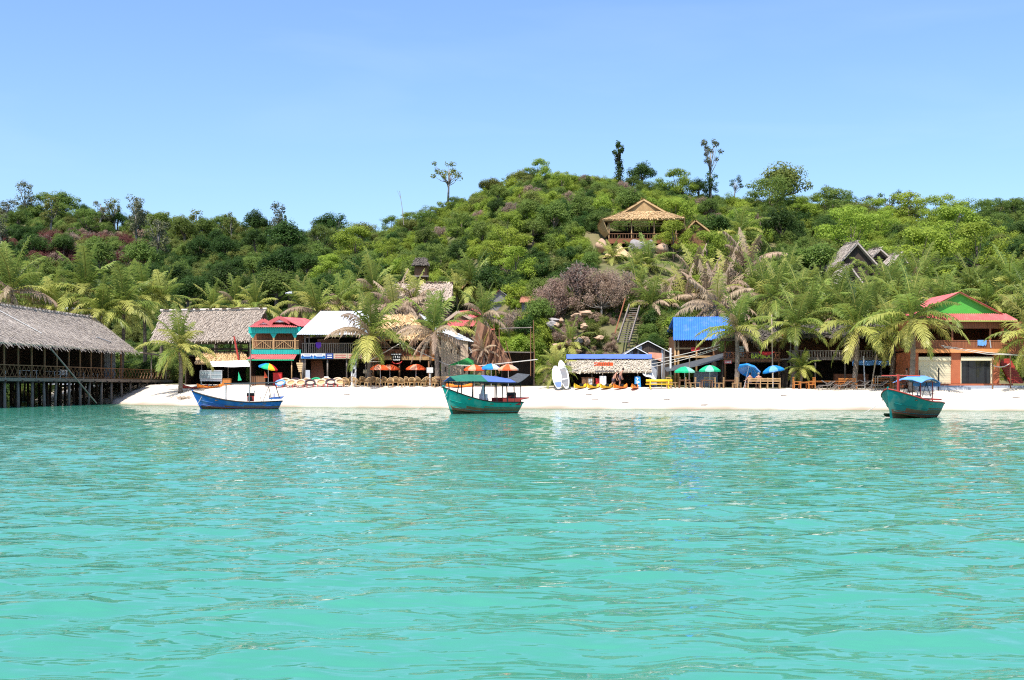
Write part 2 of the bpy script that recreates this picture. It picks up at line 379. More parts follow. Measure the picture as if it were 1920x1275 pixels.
# ------------------------------------------------------------------ water
def make_water_material():
    m = bpy.data.materials.new('sea_water'); m.use_nodes = True
    nt = m.node_tree; N = nt.nodes; L = nt.links
    b = N['Principled BSDF']
    b.inputs['Roughness'].default_value = .04
    b.inputs['IOR'].default_value = 1.33
    b.inputs['Specular IOR Level'].default_value = .2
    geo = N.new('ShaderNodeNewGeometry')
    # colour of the water body: turquoise with faint cloudy patches
    mp = N.new('ShaderNodeMapping'); mp.inputs['Scale'].default_value = (.05, .09, .1)
    L.new(geo.outputs['Position'], mp.inputs[0])
    n1 = N.new('ShaderNodeTexNoise'); n1.inputs['Scale'].default_value = 1.0; n1.inputs['Detail'].default_value = 3
    L.new(mp.outputs[0], n1.inputs['Vector'])
    rp = N.new('ShaderNodeValToRGB'); e = rp.color_ramp.elements
    e[0].position = .35; e[0].color = (.046,.24,.166,1); e[1].position = .7; e[1].color = (.062,.265,.192,1)
    L.new(n1.outputs['Fac'], rp.inputs[0]); L.new(rp.outputs[0], b.inputs['Base Color'])
    # ripples
    def ripple(scale, sx, sy, rot, det=3):
        q = N.new('ShaderNodeMapping'); q.inputs['Scale'].default_value = (sx, sy, 1); q.inputs['Rotation'].default_value = (0, 0, rot)
        L.new(geo.outputs['Position'], q.inputs[0])
        t = N.new('ShaderNodeTexNoise'); t.inputs['Scale'].default_value = scale; t.inputs['Detail'].default_value = det
        t.inputs['Roughness'].default_value = .5; t.inputs['Distortion'].default_value = .35
        L.new(q.outputs[0], t.inputs['Vector']); return t.outputs['Fac']
    a1 = ripple(1.0, 1.3, 3.0, .2, 2); a2 = ripple(1.0, 3.2, 6.5, -.25, 1)
    b1 = N.new('ShaderNodeBump'); b1.inputs['Strength'].default_value = 1; b1.inputs['Distance'].default_value = .045
    b2 = N.new('ShaderNodeBump'); b2.inputs['Strength'].default_value = 1; b2.inputs['Distance'].default_value = .006
    L.new(a1, b1.inputs['Height']); L.new(a2, b2.inputs['Height']); L.new(b1.outputs[0], b2.inputs['Normal'])
    L.new(b2.outputs[0], b.inputs['Normal'])
    # the shallows let the sand show
    at = N.new('ShaderNodeAttribute'); at.attribute_name = 'depth'
    k = N.new('ShaderNodeMath'); k.operation = 'MULTIPLY'; k.inputs[1].default_value = -3.0; L.new(at.outputs['Fac'], k.inputs[0])
    ex = N.new('ShaderNodeMath'); ex.operation = 'EXPONENT'; L.new(k.outputs[0], ex.inputs[0])
    sc = N.new('ShaderNodeMath'); sc.operation = 'MULTIPLY'; sc.inputs[1].default_value = .85; L.new(ex.outputs[0], sc.inputs[0])
    tr = N.new('ShaderNodeBsdfTransparent'); tr.inputs[0].default_value = (.72,.93,.86,1)
    ms = N.new('ShaderNodeMixShader'); L.new(sc.outputs[0], ms.inputs[0]); L.new(b.outputs[0], ms.inputs[1]); L.new(tr.outputs[0], ms.inputs[2])
    L.new(ms.outputs[0], N['Material Output'].inputs[0])
    return m
mwater = make_water_material()
rg = np.random.default_rng(3)
# rows and columns close up where the water is near, wide where it is far
ys = np.concatenate([4*1.0082**np.arange(0, 432), np.array([138, 150, 165, 185])])
ss = np.concatenate([-np.array([4, 2.6, 1.8, 1.3, 1.0, .82, .72])[0:], np.arange(-.64, .641, .0024), np.array([.72, .82, 1.0, 1.3, 1.8, 2.6, 4])])
YY, SS = np.meshgrid(ys, ss, indexing='ij')
XX = SS*YY
ZZ = np.zeros_like(XX)
sp = np.gradient(ys)[:, None]*np.ones_like(XX)
for i in range(110):
    lam = math.exp(rg.uniform(math.log(.16), math.log(1.9))); th = rg.normal(.2, .62); k = 2*math.pi/lam
    wgt = np.clip(lam/(sp*np.maximum(abs(math.cos(th)), .25)) - 2, 0, 1)
    ZZ += wgt*.0021*lam*np.cos(k*(math.sin(th)*XX - math.cos(th)*YY) + rg.uniform(0, 6.28))
depth = np.maximum(-hill(XX, YY), 0)
ZZ = ZZ*np.clip(depth/.4, .3, 1)*(np.abs(SS) < .66)
sea = grid_mesh('sea', XX, YY, ZZ, mwater)
at = sea.data.attributes.new('depth', 'FLOAT', 'POINT')
at.data.foreach_set('value', depth.ravel().astype(np.float32))
far = MB()                                               # the open water behind and beside the bay, flat
far.add([(-900, -900, -.05), (900, -900, -.05), (900, 4, -.05), (-900, 4, -.05)], [(0, 1, 2, 3)])
o = far.build('open_sea', mwater); o['kind'] = 'structure'
at = o.data.attributes.new('depth', 'FLOAT', 'POINT'); at.data.foreach_set('value', [2.5]*4)
# ------------------------------------------------------------------ vegetation
def cloud(rg, cs, rs, n, size, squash=1.0, jit=.32, up=.7):
    """leaf-sized quads spread through clumps; returns verts (k,4,3)"""
    out = []
    for c, r in zip(cs, rs):
        d = rg.normal(size=(n, 3)); d /= np.linalg.norm(d, axis=1)[:, None]
        rad = r*rg.uniform(.35, 1.08, n)**.6
        p = np.asarray(c) + d*rad[:, None]*np.array([1, 1, squash])
        nn = d + rg.normal(size=(n, 3))*jit + np.array([0, 0, up]); nn /= np.linalg.norm(nn, axis=1)[:, None]
        a = np.cross(nn, rg.normal(size=(n, 3))); a /= np.linalg.norm(a, axis=1)[:, None]
        b = np.cross(nn, a)
        s = size*rg.uniform(.6, 1.35, n)[:, None]
        a = a*s; b = b*s*.62
        out.append(np.stack([p-a, p-b, p+a, p+b], 1))
    return np.concatenate(out)
def quads_mesh(name, q, mats, mi=None, extra=None):
    """q (k,4,3) leaf quads plus, if given, an MB of twigs"""
    v = q.reshape(-1, 3); f = np.arange(len(v)).reshape(-1, 4)
    me = bpy.data.meshes.new(name)
    k = len(v)
    me.vertices.add(k); me.vertices.foreach_set('co', v.ravel())
    me.loops.add(k); me.loops.foreach_set('vertex_index', f.ravel().astype(np.int32))
    me.polygons.add(len(f)); me.polygons.foreach_set('loop_start', np.arange(0, k, 4, dtype=np.int32))
    for m in mats: me.materials.append(m)
    if mi is not None: me.polygons.foreach_set('material_index', np.asarray(mi, np.int32))
    me.update(calc_edges=True)
    return me
def clumps(rg, n, cx, rx, rz, cz, rmin, rmax, shell=.75):
    cs, rs = [], []
    for _ in range(n):
        d = rg.normal(size=3); d /= np.linalg.norm(d)
        d[2] = abs(d[2])*1.0 - .28
        t = rg.uniform(shell-.35, 1.0)
        cs.append((cx+d[0]*rx*t, d[1]*rx*t, cz+d[2]*rz*t)); rs.append(rg.uniform(rmin, rmax))
    return cs, rs
def trunk_mb(rg, cs, h0, r0, lean=.0, cz=.6, nb=7):
    mb = MB(); top = Vector((lean, 0, cz))
    mid = Vector((lean*.3+rg.uniform(-.02, .02), rg.uniform(-.02, .02), h0*.6))
    mb.tube([(0, 0, -.06), mid, (lean*.7, 0, h0), top], [r0*1.25, r0, r0*.75, r0*.3], 6)
    for c in list(cs)[:nb]:
        s = Vector((lean*.6, 0, h0*rg.uniform(.7, 1.05))); e = Vector(c)
        m = s.lerp(e, .5) + Vector((0, 0, -.03))
        mb.tube([s, m, e], [r0*.5, r0*.32, r0*.1], 4)
    return mb
TREE = {}
def make_kind(key, mats, fn, bark='bark', seeds=2):
    for mname in mats:
        for sd in range(seeds):
            rg = np.random.default_rng(abs(hash_str(key+mname))+sd)
            q, tmb = fn(rg)
            TREE.setdefault((key, mname), []).append((quads_mesh('crown', q, [M[mname]]), tmb.mesh('trunk', M[bark], True)))
def hash_str(s):
    h = 0
    for ch in s: h = (h*131 + ord(ch)) % 99991
    return h
def t_broad(rg):
    cs, rs = clumps(rg, 40, 0, .36, .36, .58, .085, .15)
    return cloud(rg, cs, rs, 150, .0165), trunk_mb(rg, cs, .42, .028)
def t_feather(rg):
    cs, rs = [], []
    for i in range(42):
        a = rg.uniform(0, 6.28); z = rg.uniform(.24, .92); r = .5*math.sqrt(max(.05, 1-((z-.5)/.46)**2))*rg.uniform(.35, 1)
        cs.append((r*math.cos(a), r*math.sin(a), z)); rs.append(rg.uniform(.1, .17))
    return cloud(rg, cs, rs, 170, .0155, squash=.58, up=.9, jit=.35), trunk_mb(rg, cs, .3, .022, nb=9)
def t_shrub(rg):
    cs, rs = clumps(rg, 26, 0, .42, .62, .3, .1, .18, .7)
    return cloud(rg, cs, rs, 170, .0195), trunk_mb(rg, cs, .12, .025, cz=.3, nb=4)
def t_airy(rg):
    cs, rs = [], []
    for i in range(15):
        a = rg.uniform(0, 6.28); z = rg.uniform(.62, .95); r = .26*rg.uniform(.3, 1)
        cs.append((r*math.cos(a), r*math.sin(a), z)); rs.append(rg.uniform(.05, .09))
    return cloud(rg, cs, rs, 44, .018, squash=.75), trunk_mb(rg, cs, .55, .019, lean=rg.uniform(-.05, .05), cz=.8, nb=15)
def t_tall(rg):
    cs, rs = [], []
    for i in range(22):
        a = rg.uniform(0, 6.28); z = rg.uniform(.3, .97); r = .2*rg.uniform(.2, 1)
        cs.append((r*math.cos(a), r*math.sin(a), z)); rs.append(rg.uniform(.06, .11))
    return cloud(rg, cs, rs, 52, .02), trunk_mb(rg, cs, .5, .022, cz=.85, nb=10)
def t_column(rg):
    cs = [(rg.uniform(-.03, .03)+.02*math.sin(z*5), rg.uniform(-.03, .03), z) for z in np.linspace(.05, .72, 14)]
    rs = [.12-.06*c[2] for c in cs]
    for i in range(7):
        cs.append((rg.uniform(-.1, .2), rg.uniform(-.1, .1), rg.uniform(.75, .97))); rs.append(rg.uniform(.05, .075))
    return cloud(rg, cs, rs, 70, .02), trunk_mb(rg, cs[-7:], .7, .03, cz=.85)
def t_dry(rg):
    cs, rs = clumps(rg, 30, 0, .42, .45, .45, .09, .16, .75)
    tm = trunk_mb(rg, cs, .25, .022, cz=.5, nb=30)
    for c in cs:
        for _ in range(5):
            d = rg.normal(size=3); d /= np.linalg.norm(d); d[2] = abs(d[2])
            tm.tube([c, tuple(np.array(c)+d*.15)], [.006, .002], 3)
    return cloud(rg, cs, rs, 130, .0155, jit=1.0, up=.2), tm
make_kind('broad', ['leaf_dark', 'leaf_mid'], t_broad, seeds=3)
make_kind('feather', ['leaf_bright', 'leaf_mid'], t_feather, seeds=2)
make_kind('shrub', ['leaf_mid', 'leaf_bright', 'leaf_olive', 'leaf_dark'], t_shrub, seeds=2)
make_kind('airy', ['leaf_grey', 'leaf_dark', 'leaf_olive'], t_airy, 'bark_pale', seeds=2)
make_kind('tall', ['leaf_grey', 'leaf_dark', 'leaf_olive'], t_tall, 'bark_pale', seeds=2)
make_kind('column', ['leaf_dark'], t_column, seeds=1)
make_kind('broad', ['leaf_olive'], t_broad, seeds=2)
def t_dome(rg):
    cs, rs = clumps(rg, 60, 0, .42, .58, .34, .07, .13, .8)
    tm = trunk_mb(rg, cs, .2, .022, cz=.4, nb=30)
    return cloud(rg, cs, rs, 150, .0125, jit=.7, up=.4), tm
make_kind('dome', ['leaf_brown'], t_dome, 'bark_pale', seeds=2)
make_kind('dry', ['leaf_brown', 'leaf_red'], t_dry, 'bark_pale', seeds=2)
COLW = {'leaf_dark': 'dark green', 'leaf_mid': 'mid green', 'leaf_bright': 'bright yellow-green', 'leaf_olive': 'olive green', 'leaf_grey': 'grey-green', 'leaf_brown': 'brown dried', 'leaf_red': 'reddish brown dead'}
SHPW = {'broad': 'round-crowned tree', 'feather': 'flat-layered feathery tree', 'shrub': 'bushy shrub', 'airy': 'sparse tree with bare trunk', 'tall': 'slender tall tree', 'column': 'vine-clad tree', 'dry': 'twiggy bush', 'dome': 'dome-shaped tree'}
LAND = [(130, 'over pier roof'), (300, 'over pier roof end'), (470, 'over long thatched house'), (580, 'over teal house'),
        (700, 'over white metal roof'), (830, 'over pale thatched ridge'), (960, 'over red roofs'), (1110, 'over twin bare bushes'),
        (1290, 'by golden pavilion'), (1440, 'over blue roof'), (1560, 'over lettered banner'),
        (1720, 'by weathered huts'), (9999, 'over green gable')]
trees = []
def tree(px, Y, h, key, m, wide=1.0, z=None, lean=0.0, label=None, zoff=0.0):
    x = X(px, Y); zz = gz(x, Y) if z is None else z
    r = random.Random(int(px*7+Y*13))
    cm, tm = r.choice(TREE[(key, m)])
    e = empty('tree' if key not in ('shrub', 'dry') else 'shrub', (x, Y, zz-.1+zoff), world_parts=False, rz=r.uniform(0, 6.28))
    e.rotation_euler.x = lean
    e.scale = (h*wide, h*wide, h)
    inst('trunk', tm, e); inst('crown', cm, e)
    e['category'] = 'tree' if key not in ('shrub', 'dry') else 'shrub'
    py = HZ - (zz - CH)*F/Y
    trees.append((e, px, py, h, key, m, label))
    return e
def label_trees():
    crest = lambda px: np.interp(px, SKY_PX, SKY_PY)
    groups = {}
    for t in trees:
        e, px, py, h, key, m, lab = t
        if lab: e['label'] = lab; e['group'] = 'landmark trees'; continue
        c = crest(px); fr = (py-c)/max(60, 640-c)
        band = 'on skyline' if fr < .09 else 'high uphill' if fr < .28 else 'above mid-slope' if fr < .46 else 'below mid-slope' if fr < .66 else 'low on slope'
        where = next(w for lim, w in LAND if px < lim)
        groups.setdefault(f'{COLW[m]} {SHPW[key]} {band} {where}', []).append((px, e))
    ords = ['leftmost', 'second from left', 'third from left', 'fourth from left', 'fifth from left', 'sixth from left', 'seventh from left', 'eighth from left', 'ninth from left', 'tenth from left', 'eleventh from left', 'twelfth from left', 'thirteenth from left', 'fourteenth from left', 'fifteenth from left']
    for lab, l in groups.items():
        l.sort(key=lambda q: q[0])
        for i, (px, e) in enumerate(l):
            e['label'] = lab if len(l) == 1 else f'{ords[min(i, 14)]} {lab}'
            e['group'] = 'trees and shrubs on the hill'

# landmark trees on the skyline: photo column, row of the foot and of the top, distance
def sky_tree(px, foot, top, Y, key, m, wide, label, lean=0):
    h = (foot-top)*Y/F*1.03
    tree(px, Y, h, key, m, wide, z=min(Z(foot, Y), Z(foot, Y)), lean=lean, label=label)
sky_tree(839, 392, 302, 239, 'airy', 'leaf_olive', 1.15, 'lone umbrella-crowned tree with long bare trunk on the hill shoulder')
sky_tree(1161, 358, 270, 236, 'column', 'leaf_dark', 1.05, 'tall vine-clad trunk with a tufted top on the ridge behind the pavilion')
sky_tree(1203, 362, 298, 236, 'broad', 'leaf_dark', 1.05, 'round dark tree on the ridge right above the pavilion roof')
sky_tree(1331, 375, 262, 238, 'airy', 'leaf_grey', .8, 'thin wispy tree, tallest on the ridge, with forked bare branches')
sky_tree(1334, 378, 319, 237, 'tall', 'leaf_dark', 1.0, 'dense dark bushy tree at the foot of the thin wispy ridge tree')
sky_tree(1378, 382, 330, 238, 'airy', 'leaf_dark', 1.1, 'small open-crowned tree between the wispy tree and the big ridge tree')
sky_tree(1468, 415, 292, 236, 'broad', 'leaf_olive' if ('broad', 'leaf_olive') in TREE else 'leaf_dark', 1.0, 'biggest dark tree on the ridge, broad crown with see-through top')
sky_tree(415, 462, 402, 318, 'feather', 'leaf_mid', 1.0, 'pale rounded tree standing above the left ridge line')
sky_tree(535, 470, 403, 318, 'column', 'leaf_dark', .7, 'skinny tree of stacked tufts on the left ridge saddle')
sky_tree(510, 465, 410, 318, 'tall', 'leaf_grey', .7, 'thin leaning tree beside the skinny tufted tree')
sky_tree(604, 500, 421, 270, 'feather', 'leaf_mid', .95, 'wide flat-topped tree with long straight trunk in the saddle')
sky_tree(634, 478, 404, 290, 'tall', 'leaf_dark', 1.0, 'tall dark tree right of the flat-topped saddle tree')
sky_tree(270, 442, 393, 335, 'tall', 'leaf_grey', 1.1, 'upright grey-green tree, first lone crown on the left ridge')
sky_tree(306, 446, 397, 335, 'airy', 'leaf_grey', 1.35, 'open-branched pale tree on the left ridge')
sky_tree(345, 450, 406, 333, 'airy', 'leaf_olive', 1.3, 'small bare-branched olive tree on the left ridge')
sky_tree(372, 455, 415, 333, 'airy', 'leaf_grey', 1.3, 'thin grey tree beside the pale rounded ridge tree')
sky_tree(460, 465, 424, 325, 'tall', 'leaf_dark', 1.2, 'dark upright tree just right of the pale rounded ridge tree')
sky_tree(482, 467, 425, 325, 'feather', 'leaf_mid', .9, 'low flat-crowned tree left of the thin leaning tree')
sky_tree(560, 470, 432, 315, 'airy', 'leaf_dark', 1.4, 'dark ragged tree just right of the skinny tufted tree')
sky_tree(1558, 425, 362, 250, 'airy', 'leaf_dark', 1.2, 'small ridge tree right of the biggest dark tree')
sky_tree(1608, 428, 362, 252, 'airy', 'leaf_dark', 1.4, 'flat open tree on the ridge above the weathered thatch huts')
sky_tree(1668, 430, 356, 258, 'airy', 'leaf_dark', 1.2, 'tall dark two-tiered tree on the right part of the ridge')
sky_tree(1695, 440, 362, 258, 'tall', 'leaf_grey', 1.3, 'grey leaning tree paired with the dark two-tiered tree')
sky_tree(1765, 455, 390, 276, 'broad', 'leaf_mid', 1.2, 'broad low tree on the right ridge past the sky gap')
sky_tree(1800, 452, 392, 276, 'tall', 'leaf_grey', 1.6, 'wide greyish tree on the right ridge')
sky_tree(1850, 445, 388, 284, 'broad', 'leaf_dark', 1.2, 'dark dense tree on the right ridge near the frame edge')
sky_tree(1895, 435, 378, 284, 'tall', 'leaf_olive', 1.7, 'olive tree at the right end of the ridge')
sky_tree(60, 430, 378, 335, 'broad', 'leaf_mid', 1.1, 'round tree on the ridge at far left')
sky_tree(85, 430, 384, 335, 'airy', 'leaf_dark', 1.5, 'flat dark tree on the ridge at far left')
sky_tree(15, 428, 374, 335, 'tall', 'leaf_grey', 1.5, 'grey-topped tree on the ridge at the left frame edge')
sky_tree(120, 432, 380, 335, 'feather', 'leaf_mid', .9, 'flat-topped tree on the left ridge before it dips')
for px, foot, top, Y, lab, ln in ((980, 362, 316, 236, 'straight dead trunk standing on the hilltop', 0), (757, 412, 358, 240, 'bare leaning dead sapling on the left hill shoulder', -.12)):
    mb = MB(); h = (foot-top)*Y/F
    a = Vector((X(px, Y), Y, Z(foot, Y)-1)); b = a + Vector((ln*h*1.2, 0, h+1))
    mb.tube([a, a.lerp(b, .5)+Vector((.1, 0, 0)), b], [.16 if ln == 0 else .09, .13 if ln == 0 else .06, .05], 6)
    mb.tube([a.lerp(b, .8), b + Vector((.35 if ln == 0 else -.5, 0, .1))], [.03, .015], 4)
    single(mb, 'dead_trunk', M['bark_pale'], lab, 'dead tree')

# hillside trees, spread over the slope and thinned so crowns do not pile up
# where something else stands or is seen: photo columns and distances from and to
KEEP = [(1080, 1262, 128, 172), (1285, 1330, 160, 176), (1560, 1690, 136, 158), (1030, 1215, 100, 133), (765, 812, 150, 172), (725, 860, 120, 148), (900, 1012, 118, 144), (862, 895, 140, 160), (60, 190, 130, 160)]
def pick(px, py, r):
    fr = (py - np.interp(px, SKY_PX, SKY_PY))/max(60, 640-np.interp(px, SKY_PX, SKY_PY))
    if px < 275 and 452 < py < 512 and r.random() < .55: return ('dry', 'leaf_red' if r.random() < .75 else 'leaf_brown', .55)
    if 590 < px < 760 and 505 < py < 580: return ('feather', 'leaf_bright', .9)
    if 1585 < px < 1790 and 425 < py < 500: return ('feather', 'leaf_bright', 1.1)
    if 1215 < px < 1345 and 450 < py < 560: return ('feather', 'leaf_bright', 1.0)
    if 930 < px < 1080 and 470 < py < 560 and r.random() < .7: return ('feather', 'leaf_bright', .95)
    if px < 700:
        o = [('broad', 'leaf_mid', 1), ('broad', 'leaf_dark', 1), ('tall', 'leaf_olive', 1.2), ('tall', 'leaf_grey', 1.2), ('shrub', 'leaf_olive', .7), ('shrub', 'leaf_mid', .7), ('feather', 'leaf_mid', .9), ('broad', 'leaf_mid', 1)]
        if px > 330: o += [('broad', 'leaf_dark', 1.05)]*4
    elif px < 1440:
        o = [('shrub', 'leaf_mid', .7), ('feather', 'leaf_bright', .85), ('shrub', 'leaf_bright', .7), ('broad', 'leaf_mid', .8), ('shrub', 'leaf_olive', .7), ('broad', 'leaf_mid', .9), ('shrub', 'leaf_bright', .65), ('feather', 'leaf_mid', .85), ('broad', 'leaf_dark', .85)]
        if fr < .2: o += [('shrub', 'leaf_bright', .55)]*3 + [('dry', 'leaf_brown', .5)]
    else:
        o = [('broad', 'leaf_mid', 1), ('feather', 'leaf_mid', .95), ('broad', 'leaf_dark', .95), ('feather', 'leaf_bright', 1), ('shrub', 'leaf_mid', .8), ('shrub', 'leaf_olive', .8)]
    return r.choice(o)
rr = random.Random(11); placed = []; tries = 0
while len(placed) < 205 and tries < 60000:
    tries += 1
    px = rr.uniform(-30, 1950); t = rr.random()**.95
    yc = np.interp(px, SKY_PX, SKY_YC); y0 = np.interp(px, [0, 500, 850, 950, 1250, 1400, 1900], [165, 152, 140, 126, 126, 132, 132])
    Y = y0 + (yc-y0)*t
    zz = gz(X(px, Y), Y); py = HZ - (zz-CH)*F/Y
    if py > 600 or any(a < px < b and c < Y < d for a, b, c, d in KEEP): continue
    key, m, hs = pick(px, py, rr)
    h = 6.4*hs*rr.uniform(.75, 1.25)*(1.35 if px < 700 else 1.15 if px > 1440 else 1.0)
    w = h*.42*F/Y
    if any(abs(px-a) < (w+c)*.6 and abs(py-b) < (w+c)*.36 for a, b, c in placed): continue
    placed.append((px, py, w))
    tree(px, Y, h, key, m, rr.uniform(.95, 1.25))
# the ridge line itself: crowns close together
px = -20
while px < 1945:
    yc = float(np.interp(px, SKY_PX, SKY_YC)); Y = yc - rr.uniform(0, 9)
    if px < 690: key, m, h = rr.choice([('broad', 'leaf_mid', 6.5), ('broad', 'leaf_dark', 7), ('tall', 'leaf_olive', 8), ('broad', 'leaf_olive', 6.5), ('tall', 'leaf_grey', 7.5), ('feather', 'leaf_mid', 6)])
    elif px < 1440: key, m, h = rr.choice([('shrub', 'leaf_bright', 3.6), ('feather', 'leaf_bright', 4.2), ('feather', 'leaf_mid', 4.2), ('shrub', 'leaf_mid', 3.6), ('broad', 'leaf_olive', 4.2), ('shrub', 'leaf_olive', 3.4)])
    else: key, m, h = rr.choice([('broad', 'leaf_mid', 6.5), ('feather', 'leaf_mid', 6), ('broad', 'leaf_dark', 6.5), ('feather', 'leaf_bright', 5.5), ('tall', 'leaf_grey', 8), ('broad', 'leaf_olive', 6.5)])
    h *= rr.uniform(.75, 1.2); tree(px, Y, h, key, m, rr.uniform(1.1, 1.45), zoff=-.5)
    px += rr.uniform(20, 36)
print('hill trees', len(placed), tries)

# the mass of lower growth between them that nobody could count
rg = np.random.default_rng(5)
MASS = ['leaf_bright', 'leaf_brown', 'leaf_dark', 'leaf_mid', 'leaf_olive', 'leaf_red', 'palm_dry']
bushes = bpy.data.collections.new('bush_kinds')
for k, mname in enumerate(MASS):
    for s in range(2):
        g2 = np.random.default_rng(50+k*2+s); cs, rs = clumps(g2, 24, 0, .40, .62, .28, .12, .2, .7)
        bushes.objects.link(bpy.data.objects.new(f'bush_{k}_{s}', quads_mesh('bush', cloud(g2, cs, rs, 170, .021, squash=.85, jit=.35, up=.7), [M[mname]])))
KEEP2 = [(1118, 1290, 143, 172), (1122, 1262, 134, 172), (1570, 1690, 138, 155), (772, 804, 156, 164), (733, 850, 133, 142), (972, 1008, 129, 136), (914, 958, 134, 142), (1150, 1207, 100, 133), (1285, 1330, 165, 174), (88, 168, 148, 158), (866, 896, 147, 153), (838, 925, 120, 134)]
pts, scl, idx = [], [], []
for i in range(5200):
    px = rg.uniform(-120, 2040); t = rg.random()
    yc = np.interp(px, SKY_PX, SKY_YC); y0 = np.interp(px, [0, 500, 850, 950, 1250, 1400, 1900], [150, 140, 134, 122, 121, 126, 122])
    Y = y0 + (yc+8-y0)*(t if i > 800 else t*.12); x = X(px, Y); zz = gz(x, Y); py = HZ - (zz-CH)*F/Y
    if any(a < px < b and c < Y < d for a, b, c, d in KEEP2): continue
    r = rg.uniform(2.0, 4.6)*(.9 if 760 < px < 1450 else 1.0 if Y < 200 else 1.3)
    key, m, hs = pick(px, py, rr)
    if m == 'leaf_grey': m = 'leaf_olive'
    if m != 'leaf_red':                                # kinds grow in patches
        pf = math.sin(x*.21+2*math.sin(Y*.09))+math.sin(Y*.17+1.5*math.sin(x*.13)+1)+rg.normal()*.45
        if pf > .95: m = 'leaf_dark' if px < 760 or rg.random() < .75 else 'leaf_mid'
        elif pf < -1.0 and 700 < px: m = 'leaf_bright'
        elif -.3 < pf < .1 and m == 'leaf_bright': m = 'leaf_mid'
    if 1015 < px < 1160 and Y < 134:
        if rg.random() < .35: continue
        m = rg.choice(['leaf_brown', 'leaf_brown', 'leaf_olive', 'palm_dry', 'leaf_mid']); r *= .5
    if 330 < px < 720 and py > 470 and m == 'leaf_bright' and rg.random() < .6: m = 'leaf_mid'
    pts.append((x, Y, zz-.15)); scl.append(r); idx.append(MASS.index(m)*2+int(rg.integers(2)))
for i in range(420):
    px = rg.uniform(905, 1215); Y = rg.uniform(121, 138 if px > 1010 else 131); x = X(px, Y); r = rg.uniform(.5, 1.3)
    m = rg.choice(['leaf_brown', 'leaf_brown', 'leaf_olive', 'palm_dry', 'leaf_mid', 'leaf_dark'])
    if 1156 < px < 1204 and Y < 131: r *= .4
    pts.append((x, Y, gz(x, Y)-.1)); scl.append(r); idx.append(MASS.index(m)*2+int(rg.integers(2)))
me = bpy.data.meshes.new('undergrowth'); me.from_pydata(pts, [], [])
me.attributes.new('scl', 'FLOAT', 'POINT').data.foreach_set('value', np.array(scl, np.float32))
me.attributes.new('idx', 'INT', 'POINT').data.foreach_set('value', np.array(idx, np.int32))
me.attributes.new('rot', 'FLOAT', 'POINT').data.foreach_set('value', rg.uniform(0, 6.28, len(pts)).astype(np.float32))
ob = bpy.data.objects.new('undergrowth', me)
C.objects.link(ob); ob['kind'] = 'stuff'; ob['label'] = 'dense low green scrub covering the whole hillside'; ob['category'] = 'undergrowth'
ng = bpy.data.node_groups.new('scatter', 'GeometryNodeTree')
ng.interface.new_socket('Geometry', in_out='INPUT', socket_type='NodeSocketGeometry'); ng.interface.new_socket('Geometry', in_out='OUTPUT', socket_type='NodeSocketGeometry')
gi = ng.nodes.new('NodeGroupInput'); go = ng.nodes.new('NodeGroupOutput'); ip = ng.nodes.new('GeometryNodeInstanceOnPoints')
ci = ng.nodes.new('GeometryNodeCollectionInfo'); ci.inputs['Collection'].default_value = bushes; ci.inputs['Separate Children'].default_value = True; ci.inputs['Reset Children'].default_value = True
def nattr(name, t):
    n = ng.nodes.new('GeometryNodeInputNamedAttribute'); n.data_type = t; n.inputs['Name'].default_value = name; return n.outputs['Attribute']
cx = ng.nodes.new('ShaderNodeCombineXYZ'); ng.links.new(nattr('rot', 'FLOAT'), cx.inputs[2])
ip.inputs['Pick Instance'].default_value = True
ng.links.new(gi.outputs[0], ip.inputs['Points']); ng.links.new(ci.outputs[0], ip.inputs['Instance']); ng.links.new(nattr('idx', 'INT'), ip.inputs['Instance Index'])
ng.links.new(cx.outputs[0], ip.inputs['Rotation']); ng.links.new(nattr('scl', 'FLOAT'), ip.inputs['Scale']); ng.links.new(ip.outputs[0], go.inputs[0])
ob.modifiers.new('scatter', 'NODES').node_group = ng

# ------------------------------------------------------------------ coconut palms
FR = {}
def frond(e0, bend, mname, seed, dead=False):
    rg = np.random.default_rng(seed); mb = MB()
    n = 16; pts = [Vector((0, 0, 0))]; ang = []
    for i in range(n):
        s = i/n; a = R(e0) - R(bend)*s**1.15; ang.append(a)
        pts.append(pts[-1] + Vector((math.cos(a), 0, math.sin(a)))/n)
    mb.tube(pts, [.014*(1-i/(n+1))+.003 for i in range(n+1)], 4, m=1)
    K = 29
    for k in range(K):
        s = .14 + .85*k/(K-1); f = s*n; i = min(int(f), n-1)
        p = pts[i].lerp(pts[i+1], f-i); a = ang[i]
        fw = Vector((math.cos(a), 0, math.sin(a))); upn = Vector((-math.sin(a), 0, math.cos(a)))
        L = .27*math.sin(math.pi*(.16+.8*s))**.7
        for sd in (-1, 1):
            side = Vector((0, sd, 0))
            d = (side*rg.uniform(.75, 1) + fw*(.45+.5*s) + upn*rg.uniform(-.05, .35) + Vector((0, 0, -.15 - (.6 if dead else 0)))).normalized()
            l = L*rg.uniform(.8, 1.12)
            if dead: l *= rg.uniform(.5, 1)
            mid = p + d*l*.5
            tip = mid + (d + Vector((0, 0, -rg.uniform(.5, 1.1)-(.8 if dead else 0)))).normalized()*l*.52
            w = .0145*rg.uniform(.8, 1.25)
            t = fw*w
            mb.add([p-t*.6, p+t*.6, mid+t, mid-t, tip], [(0, 1, 2, 3), (3, 2, 4)])
    return mb.mesh('frond', [M[mname], M['palm_dry' if dead else 'palm_yellow']])
LV = [(85, 24), (70, 46), (50, 66), (28, 78), (4, 72), (-36, 46)]
